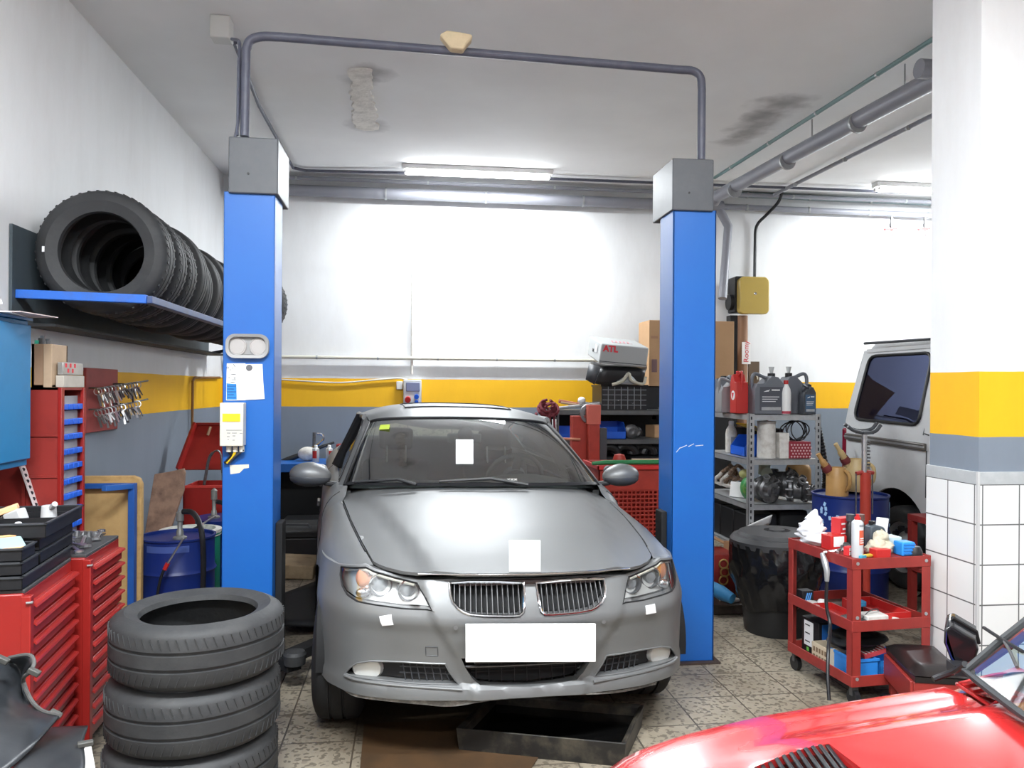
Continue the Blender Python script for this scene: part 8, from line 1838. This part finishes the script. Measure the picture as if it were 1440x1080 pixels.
gm.build('slot', mat('slot_brown', (0.2, 0.13, 0.08), 0.7), o, smooth=0)
o = place('black_bag', 'lumpy black bag lying over the crates on the bottom tier', 'bag', 1190, 905, zC, dx=0.1, dy=0.07, xy=(0.13, 0.22))
o.location.z = zC+0.115
cm = MB(); crumple(cm, (0.06, 0.0, 0.045), 0.15, 0.13, 0.055, 21); cm.build('bag', mat('bag_matt', (0.012, 0.012, 0.013), 0.55), o, smooth=60)
M_BC = mat('crate_blue', (0.03, 0.24, 0.72), 0.4)
o = place('blue_crate', 'bright blue plastic crate at the front corner of the bottom tier', 'crate', 1200, 950, zC, 'blue crates on the bottom tier', dx=0.04, dy=0.06, xy=(0.135, 0.15))
mb = MB(); mb.box(-0.075, 0.06, -0.09, 0.1, 0, 0.005)
for (a, b, c, d) in ((-0.075, 0.06, -0.09, -0.085), (-0.075, 0.06, 0.095, 0.1), (-0.075, -0.07, -0.09, 0.1), (0.055, 0.06, -0.09, 0.1)): mb.box(a, b, c, d, 0, 0.105)
mb.build('crate', M_BC, o); MB().box(-0.08, 0.065, -0.095, -0.085, 0.095, 0.107).box(-0.08, -0.07, -0.095, 0.105, 0.095, 0.107).build('rim', M_BC, o)
o = place('blue_crate', 'bright blue crate with printed sheet beside the creeper seat', 'crate', 1245, 950, zC, 'blue crates on the bottom tier', dx=0.03, dy=0.05, xy=(0.285, 0.14))
mb = MB(); mb.box(-0.08, 0.13, -0.08, 0.12, 0, 0.005)
for (a, b, c, d) in ((-0.08, 0.13, -0.08, -0.075), (-0.08, 0.13, 0.115, 0.12), (-0.08, -0.075, -0.08, 0.12), (0.125, 0.13, -0.08, 0.12)): mb.box(a, b, c, d, 0, 0.09)
mb.build('crate', M_BC, o)
pmk = MB(); 
for k in range(5): pmk.box(-0.06, 0.03, -0.0815, -0.0805, 0.018+0.014*k, 0.023+0.014*k)
pmk.build('print', mat('light_blue_print', (0.3, 0.55, 0.9), 0.5), o)
o = place('striped_packet', 'red and white striped packet on top of the blue crates', 'packet', 1232, 915, zC, dx=0.0, dy=0.1, xy=(0.2, 0.13)); o.location.z = zC+0.11
MB().obox(RY(-0.2) @ T(0, 0, 0.012), 0.13, 0.09, 0.022).build('packet', mat('packet_red', (0.45, 0.05, 0.06), 0.5), o)
mk = MB()
for k in range(6): mk.obox(RY(-0.2) @ T(-0.05+0.02*k, 0, 0.0236), 0.007, 0.085, 0.001)
mk.build('stripe', M_WHITE, o, smooth=0)
o = place('white_canister', 'white container with a red cap behind the creeper seat', 'container', 1268, 905, zC, dx=0.02, dy=0.25, xy=(0.33, 0.4))
MB().prism([(-0.08, 0), (0.08, 0), (0.08, 0.13), (0.03, 0.18), (-0.03, 0.18), (-0.08, 0.15)], 0.1, frame((0, 0.05, 0), (1, 0, 0), (0, 0, 1))).build('body', M_DWHITE, o, bevel=0.01); MB().cyl((0, 0, 0.178), (0, 0, 0.215), 0.024, n=16).build('cap', M_REDP, o)

# creeper seat
zs = 0.31
A = at(1236, 906, Z=zs); B = at(1262, 893, Z=zs); C2 = at(1334, 936, Z=zs); D2 = at(1282, 953, Z=zs)
cen = (A+C2)/2+Vector((0.045, -0.035, 0)); axv = (D2-A).normalized()
ang = math.atan2(axv.y, axv.x)
Lc = 0.42; Wc = 0.24
t = thing('creeper_seat', 'low stool with a padded black seat on a red frame beside the trolley', 'stool', (cen.x, cen.y, 0), ang)
rows = []
for i in range(9):
    u = -1+2*i/8; row = []
    for k in range(9):
        v = -1+2*k/8; e = (1-u**8)*(1-v**8); row.append(Vector((u*Lc/2, v*Wc/2, zs-0.03+0.035*max(0, e)**0.4+0.006*(u*u))))
    rows.append(row)
mb = MB().grid(rows); n9 = 9
mb.box(-Lc/2+0.004, Lc/2-0.004, -Wc/2+0.004, Wc/2-0.004, zs-0.055, zs-0.03)
mb.build('cushion', mat('black_vinyl', (0.016, 0.013, 0.013), 0.28), t, smooth=70)
fr = MB()
for s in (-1, 1): fr.box(-Lc/2+0.02, Lc/2-0.02, s*Wc/2-0.012, s*Wc/2+0.012, zs-0.17, zs-0.056)
for s in (-1, 1): fr.box(s*(Lc/2-0.02)-0.012, s*(Lc/2-0.02)+0.012, -Wc/2, Wc/2, zs-0.17, zs-0.056)
fr.build('frame', M_RED2, t, bevel=0.003)
for sx in (-1, 1):
    for sy in (-1, 1):
        lg = MB().box(sx*(Lc/2-0.03)-0.015, sx*(Lc/2-0.03)+0.015, sy*(Wc/2-0.03)-0.015, sy*(Wc/2-0.03)+0.015, 0.06, zs-0.06).build('leg', M_RED2, t)
        MB().cyl((sx*(Lc/2-0.03)-0.012, sy*Wc/2, 0.03), (sx*(Lc/2-0.03)+0.012, sy*Wc/2, 0.03), 0.03, n=14).build('caster', M_BLACK, lg)

# ------------------------------------------------------------------ drip pan and floor sheets under the car nose
pn = [at(641, 1008, Z=0.12), at(690, 988, Z=0.12), at(905, 988, Z=0.12), at(905, 1012, Z=0.12)]
c = [at(648, 1068, Z=0.0), at(900, 1040, Z=0.0)]
t = thing('drip_pan', 'grimy black oil drip pan on the floor under the silver car nose', 'pan', ((c[0].x+c[1].x)/2, (c[0].y+c[1].y)/2+0.2, 0))
zr = 0.1
q0 = at(641, 1024, Z=zr); q1 = at(880, 1046, Z=zr); q2 = at(906, 991, Z=zr); q3 = at(642, 1003, Z=zr)
q0, q1, q2, q3 = q0, q1, q2, Vector((q0.x+(q2.x-q1.x), q0.y+(q2.y-q1.y), zr))
def insetq(P, k):
    cc = sum(P, Vector((0, 0, 0)))/4; return [cc+(p-cc)*k for p in P]
P = [q0, q1, q2, q3]; Pi = insetq(P, 0.93)
b0 = [Vector((p.x, p.y, 0.0)) for p in insetq(P, 0.97)]; bi = [Vector((p.x, p.y, 0.02)) for p in insetq(P, 0.92)]
mb = MB().grid([[*b0], [*P], [*insetq(P, 0.975)], [*[Vector((p.x, p.y, zr-0.01)) for p in Pi]], [*bi]], closeu=True); mb.add(bi, [(0, 1, 2, 3)])
mb.build('pan', mat('pan_grimy', (0.012, 0.011, 0.01), 0.5, dirt=0.8, dcol=(0.1, 0.085, 0.06), scale=9), t, world=True, bevel=0.01)
MB().add([Vector((p.x, p.y, 0.05)) for p in insetq(P, 0.925)], [(0, 1, 2, 3)]).build('waste_oil', mat('waste_oil', (0.003, 0.003, 0.003), 0.08), t, world=True)
pl = [at(x, y, Z=0.006) for x, y in ((512, 1018), (505, 1095), (720, 1120), (760, 1060), (660, 1010))]
o = MB().add(pl+[Vector((p.x, p.y, 0.001)) for p in pl], [(0, 1, 2, 3, 4), (9, 8, 7, 6, 5)]+[(i, (i+1) % 5, (i+1) % 5+5, i+5) for i in range(5)]).build('cardboard_sheet', mat('oily_card', (0.075, 0.04, 0.018), 0.55, dirt=0.9, dcol=(0.03, 0.02, 0.012), scale=4), smooth=0)
tag(o, 'oil soaked brown cardboard sheet on the floor before the silver car', 'cardboard')

# ------------------------------------------------------------------ red car in the near corner
O = at(876, 1050, Z=0.62); B0 = at(1310, 957, Z=0.80)
ex = Vector((B0.x-O.x, B0.y-O.y, 0)); Lh = ex.length; ang = math.atan2(ex.y, ex.x)
R2 = thing('car', 'glossy red car with a black door mirror in the near corner', 'car', (O.x, O.y, 0), ang)
MR = mat_of(R2); MRI = MR.inverted()
# local: x to the rear, y away from the viewer (0 at the far edge of the bonnet, negative towards the viewer)
M_RCAR = mat('red_gloss_paint', (0.4, 0.018, 0.018), 0.22, coat=1.0)
M_RCAR.node_tree.nodes['Principled BSDF'].inputs['Coat IOR'].default_value = 1.65
def loc(px, py, z): return MRI @ at(px, py, Z=z)
ZB = [(-0.12, 0.50), (-0.08, 0.555), (-0.03, 0.598), (0.03, 0.63), (0.15, 0.672), (0.35, 0.722), (0.6, 0.765), (Lh, 0.80), (Lh+0.3, 0.83)]
WID = 1.36
def hood2(x, y, off=0.0):
    z = (lerpt(ZB, x-0.03)+2*lerpt(ZB, x)+lerpt(ZB, x+0.03))/4
    d = min(-y, WID+y)                                   # distance in from either edge
    z -= 0.05*max(0, 1-d/0.06)**2
    b = smooth((d-0.205)/0.03)*smooth((x-0.2)/0.2)       # raised centre of the bonnet
    groove = math.exp(-((d-0.2)/0.018)**2)*smooth((x-0.15)/0.2)
    z += 0.02*b-0.008*groove+0.03*math.sin(PI*min(1, max(0, -y/WID)))
    return Vector((x, y, z+off))
fe = [(-0.115, -0.16), (-0.1, -0.09), (-0.06, -0.035), (0.0, -0.01), (0.1, 0.0), (Lh*0.5, 0.004), (Lh, 0.0)]
vq = [loc(1062, 1064, 0.72), loc(1158, 1058, 0.74)]
va = max(0.25, -vq[1].y)+0.03
ve = [(vq[0].x-0.02, -va), (vq[1].x, -va), (vq[1].x+0.02, -va-0.2), (vq[0].x-0.02, -va-0.2)]
outl = fe+[(Lh+0.03, -0.25), (Lh+0.03, -WID+0.25), (Lh, -WID)]+[(x, -WID-y) for x, y in reversed(fe[:-1])]
hb2 = sheet(outl, [ve], hood2, 0.045, rim=(0, 0, -0.02)).build('bonnet', M_RCAR, R2, smooth=30)
vm = MB(); vm.add([hood2(x, y, -0.05) for x, y in ve], [(0, 1, 2, 3)]); vm.build('vent_well', M_BLACKM, hb2)
gv = MB()
for k in range(11):
    x = ve[0][0]+(ve[1][0]-ve[0][0])*k/10.5; gv.add([hood2(x, -va, -0.002), hood2(x+0.008, -va, -0.002), hood2(x+0.012, -va-0.2, -0.03), hood2(x, -va-0.2, -0.03)], [(0, 1, 2, 3)])
gv.build('vent_fin', M_BLACK, hb2, solid=0.004)
# flank and nose below the bonnet
nl = [hood2(x, y, -0.004) for x, y in fe]
sd = [nl]
for (dz, dx) in ((-0.05, 0.025), (-0.2, 0.03), (-0.45, 0.02)):
    sd.append([Vector((p.x-(dx if i < 3 else 0), p.y+(dx if i >= 2 else 0.01), p.z+dz if p.z+dz > 0.12 else 0.12)) for i, p in enumerate(nl)])
MB().grid(patch(sd, 3, 3)).build('wing', M_RCAR, R2, smooth=50)
fr = [[hood2(-0.115, y, -0.004) for y in (-0.16, -0.5, -0.86, -WID+0.16)], [Vector((-0.15, y, 0.45)) for y in (-0.16, -0.5, -0.86, -WID+0.16)], [Vector((-0.13, y, 0.2)) for y in (-0.16, -0.5, -0.86, -WID+0.16)]]
MB().grid(patch(fr, 3, 3)).build('nose', M_RCAR, R2)
pl_ = loc(866, 1072, 0.57)
MB().grid(patch([[Vector((-0.125, -0.19, 0.585)), Vector((-0.11, -0.11, 0.585)), Vector((-0.07, -0.05, 0.59))], [Vector((-0.145, -0.2, 0.52)), Vector((-0.13, -0.1, 0.52)), Vector((-0.085, -0.03, 0.53))]], 4, 3)).build('indicator', mat('clear_lens_solid', (0.6, 0.6, 0.58), 0.1, 0.3), R2)
# cowl with louvred grille
zc_ = 0.80
cw = [[hood2(Lh+0.034, y, 0.0) for y in (-0.01, -0.12, -0.25, -0.45, -0.68, -0.91, -1.11, -1.25, -WID+0.01)],
      [Vector((Lh+0.22+0.0*abs(y), y, 0.842+0.03*math.sin(PI*min(1, max(0, -y/WID))))) for y in (-0.01, -0.12, -0.25, -0.45, -0.68, -0.91, -1.11, -1.25, -WID+0.01)]]
MB().grid(patch(cw, 3, 3)).build('cowl', M_RCAR, R2)
gcx, gcy = Lh+0.10, -0.135
def cowlz(x, y): 
    a_ = hood2(Lh+0.034, y).z; b_ = 0.842+0.03*math.sin(PI*min(1, max(0, -y/WID))); return a_+(b_-a_)*(x-Lh-0.034)/0.186
gl_ = [(gcx+x, gcy+y) for x, y in rrect(0.13, 0.2, 0.03)]
gr = MB(); pts = [Vector((x, y, cowlz(x, y)+0.003)) for x, y in gl_]; gr.tube(pts+[pts[0], pts[1]], 0.005, 6, caps=False)
for k in range(1, 5): y = gcy-0.1+0.04*k; gr.bar((gcx-0.06, y, cowlz(gcx-0.06, y)+0.004), (gcx+0.06, y, cowlz(gcx+0.06, y)+0.004), 0.014, 0.008)
gr.bar((gcx, gcy-0.1, cowlz(gcx, gcy-0.1)+0.006), (gcx, gcy+0.1, cowlz(gcx, gcy+0.1)+0.006), 0.01, 0.008)
co = gr.build('louvre_grille', M_RCAR, R2)
MB().add([Vector((x, y, cowlz(x, y)+0.001)) for x, y in gl_], [tuple(range(len(gl_)))]).build('grille_well', mat('well_dark_red', (0.12, 0.005, 0.005), 0.5), co)
# windscreen
w0 = loc(1357, 945, 0.86); w1 = loc(1440, 1012, 0.86)
wx = w0.x; wy = w0.y
dv = (w1-w0); dv.z = 0
SL = Vector((0.46, -0.10, 0.40))
bs = [Vector((wx, wy, 0.862)), Vector((wx-0.05, wy-0.3, 0.875)), Vector((wx-0.07, -WID/2, 0.88)), Vector((wx-0.05, -WID-wy+0.3, 0.875)), Vector((wx, -WID-wy, 0.862))]
tp = [Vector((b.x+SL.x, b.y+(SL.y if i < 2 else -SL.y if i > 2 else 0)*(1 if i in (0, 4) else 0.7), b.z+SL.z)) for i, b in enumerate(bs)]
wg = MB().grid(patch([bs, [a_.lerp(b_, 0.5)+Vector((-0.012, 0, 0.015)) for a_, b_ in zip(bs, tp)], tp], 5, 5)).build('windscreen', M_GLASS, R2)
ring = [tp[0]]+[tp[0].lerp(bs[0], k/6)+Vector((-0.012*4*(k/6)*(1-k/6), 0, 0.015*4*(k/6)*(1-k/6))) for k in range(1, 6)]+cr(bs, 5)+[bs[4].lerp(tp[4], k/6)+Vector((-0.012*4*(k/6)*(1-k/6), 0, 0.015*4*(k/6)*(1-k/6))) for k in range(1, 6)]+cr(list(reversed(tp)), 5)
MB().tube(ring, 0.0095, 8).build('rubber_seal', mat('seal_grey', (0.02, 0.022, 0.024), 0.5), wg)
ln = (tp[0]-bs[0]).cross(Vector((0, 1, 0))).normalized(); ln = ln if ln.z > 0 else -ln
# body below and behind the screen
bb = MB(); bb.box(Lh+0.05, 2.9, -WID+0.02, -0.02, 0.25, 0.80); bb.build('body', M_RCAR, R2, bevel=0.04, seg=3)
MB().grid([[tp[0]+Vector((-0.0, 0.0, 0.02)), tp[2]+Vector((0, 0, 0.03)), tp[4]+Vector((0, 0, 0.02))], [Vector((tp[0].x+0.9, tp[0].y, tp[0].z)), Vector((tp[2].x+0.9, tp[2].y, tp[2].z+0.02)), Vector((tp[4].x+0.9, tp[4].y, tp[4].z))]]).build('roof', M_RCAR, R2, solid=0.02)
for (b_, t_, s_) in ((bs[0], tp[0], 1), (bs[4], tp[4], -1)):
    MB().tube([b_+Vector((0.03, 0.02*s_, 0)), t_+Vector((0.03, 0.02*s_, 0))], 0.016, 8).build('pillar', M_RCAR, R2)
for k, y in enumerate((-0.42, -WID+0.42)):
    MB().obox(T(Lh+0.95, y, 0.98) @ RY(-0.3), 0.12, 0.42, 0.5).build('seat', mat('seat_red_trim', (0.25, 0.02, 0.03), 0.7), R2, bevel=0.04)
MB().box(wx+0.08, wx+0.4, -WID+0.1, -0.1, 0.78, 0.87).build('dashboard', M_DASH, R2, bevel=0.03)
# wiper
k1, k2, k3 = [bs[0].lerp(tp[0], f)+Vector((0, dy, 0))+ln*0.03 for f, dy in ((0.35, -0.05), (0.33, -0.2), (0.0, -0.42))]
def on2(px, py):
    d = MRI @ Vector((0, 0, EYE)); v = MRI.to_3x3() @ ray(px, py); k = (bs[0]-d).dot(ln)/v.dot(ln); return d+v*k+ln*0.03
MB().tube([on2(1394, 895), on2(1420, 912), on2(1450, 930)], 0.0045, 8).build('wiper_blade', M_BLACK, R2)
MB().tube([on2(1422, 912), on2(1432, 930), on2(1442, 952)], 0.004, 8).build('wiper_arm', M_DSTEEL, R2)
# door mirror: wedge shaped housing on the far door
mc = MRI @ at(1352, 905, Y=(MR @ Vector((wx+0.1, 0.1, 0))).y)
yM = (MR @ Vector((wx+0.1, 0.08, 0))).y
mp_ = [MRI @ at(x, y, Y=yM) for x, y in ((1328, 884), (1338, 880), (1372, 900), (1376, 915), (1372, 930), (1345, 939), (1336, 928), (1327, 905))]
bk_ = [p+Vector((0.06, 0.1, 0.012)) for p in mp_]; cM = sum(mp_, Vector((0, 0, 0)))/8
t2 = MB().add(mp_+bk_, [tuple(range(8)), tuple(reversed(range(8, 16)))]+[(i, (i+1) % 8, (i+1) % 8+8, i+8) for i in range(8)]).build('door_mirror', mat('mirror_black', (0.012, 0.012, 0.014), 0.15), R2, bevel=0.014, seg=3)
MB().add([p.lerp(cM, 0.12)+Vector((0, 0, 0)) for p in (mp_[0], mp_[7], mp_[6], mp_[5])]+[], [(0, 1, 2, 3)]).build('mirror_face', mat('mirror_blue', (0.03, 0.05, 0.25), 0.1, 0.6), t2)
MB().tube([mp_[1].lerp(bk_[1], 0.45)+Vector((0, 0, 0.004)), mp_[2].lerp(bk_[2], 0.45)+Vector((0, 0, 0.004)), mp_[3].lerp(bk_[3], 0.45)], 0.006, 6).build('housing_seam', M_BLACKM, t2)
MB().bar(MRI @ at(1345, 935, Y=yM), Vector((wx+0.05, -0.02, 0.83)), 0.05, 0.025).build('mirror_foot', M_BLACK, t2)
MB().tube(cr([MRI @ at(1312, 955, Z=0.81), MRI @ at(1325, 950, Z=0.82), MRI @ at(1342, 944, Z=0.84), MRI @ at(1357, 934, Z=0.88)], 4), 0.008, 8).build('corner_seal', M_BLACK, R2)
for (x, y) in ((0.28, 0.0), (0.28, -WID), (2.4, 0.0), (2.4, -WID)):
    s = 1 if y > -0.5 else -1
    w_ = tyre_mb(0.29, 0.18, 0.18, T(x, y-s*0.1, 0.29) @ RX(PI/2*-s), 40).build('wheel', M_RUB, R2)
    MB().lathe([(0.18, 0.07), (0.15, 0.03), (0, 0.05)], 30, T(x, y-s*0.1, 0.29) @ RX(PI/2*-s)).build('hub_cap', M_GALV, w_)
# ------------------------------------------------------------------ camera
cd = bpy.data.cameras.new('camera'); cam = bpy.data.objects.new('camera', cd); COL.objects.link(cam)
cd.sensor_width = 36.0; cd.lens = 36.0*FPX/1440; cd.shift_y = 6.0/1440; cd.clip_start = 0.02; cd.clip_end = 60
up = Vector((0, 0, 1))
cx_ = RT*math.cos(ROLL)+up*math.sin(ROLL); cy_ = -RT*math.sin(ROLL)+up*math.cos(ROLL)
Mx = Matrix((cx_, cy_, -FW)).transposed().to_4x4(); Mx.translation = (0, 0, EYE)
cam.matrix_world = Mx
SC_ = bpy.context.scene
SC_.camera = cam
SC_.view_settings.view_transform = 'Standard'; SC_.view_settings.look = 'None'; SC_.view_settings.gamma = 1; SC_.view_settings.use_curve_mapping = False
SC_.view_settings.exposure = 0.0
SC_.cycles.use_denoising = True
SC_.cycles.max_bounces = 8; SC_.cycles.transparent_max_bounces = 12
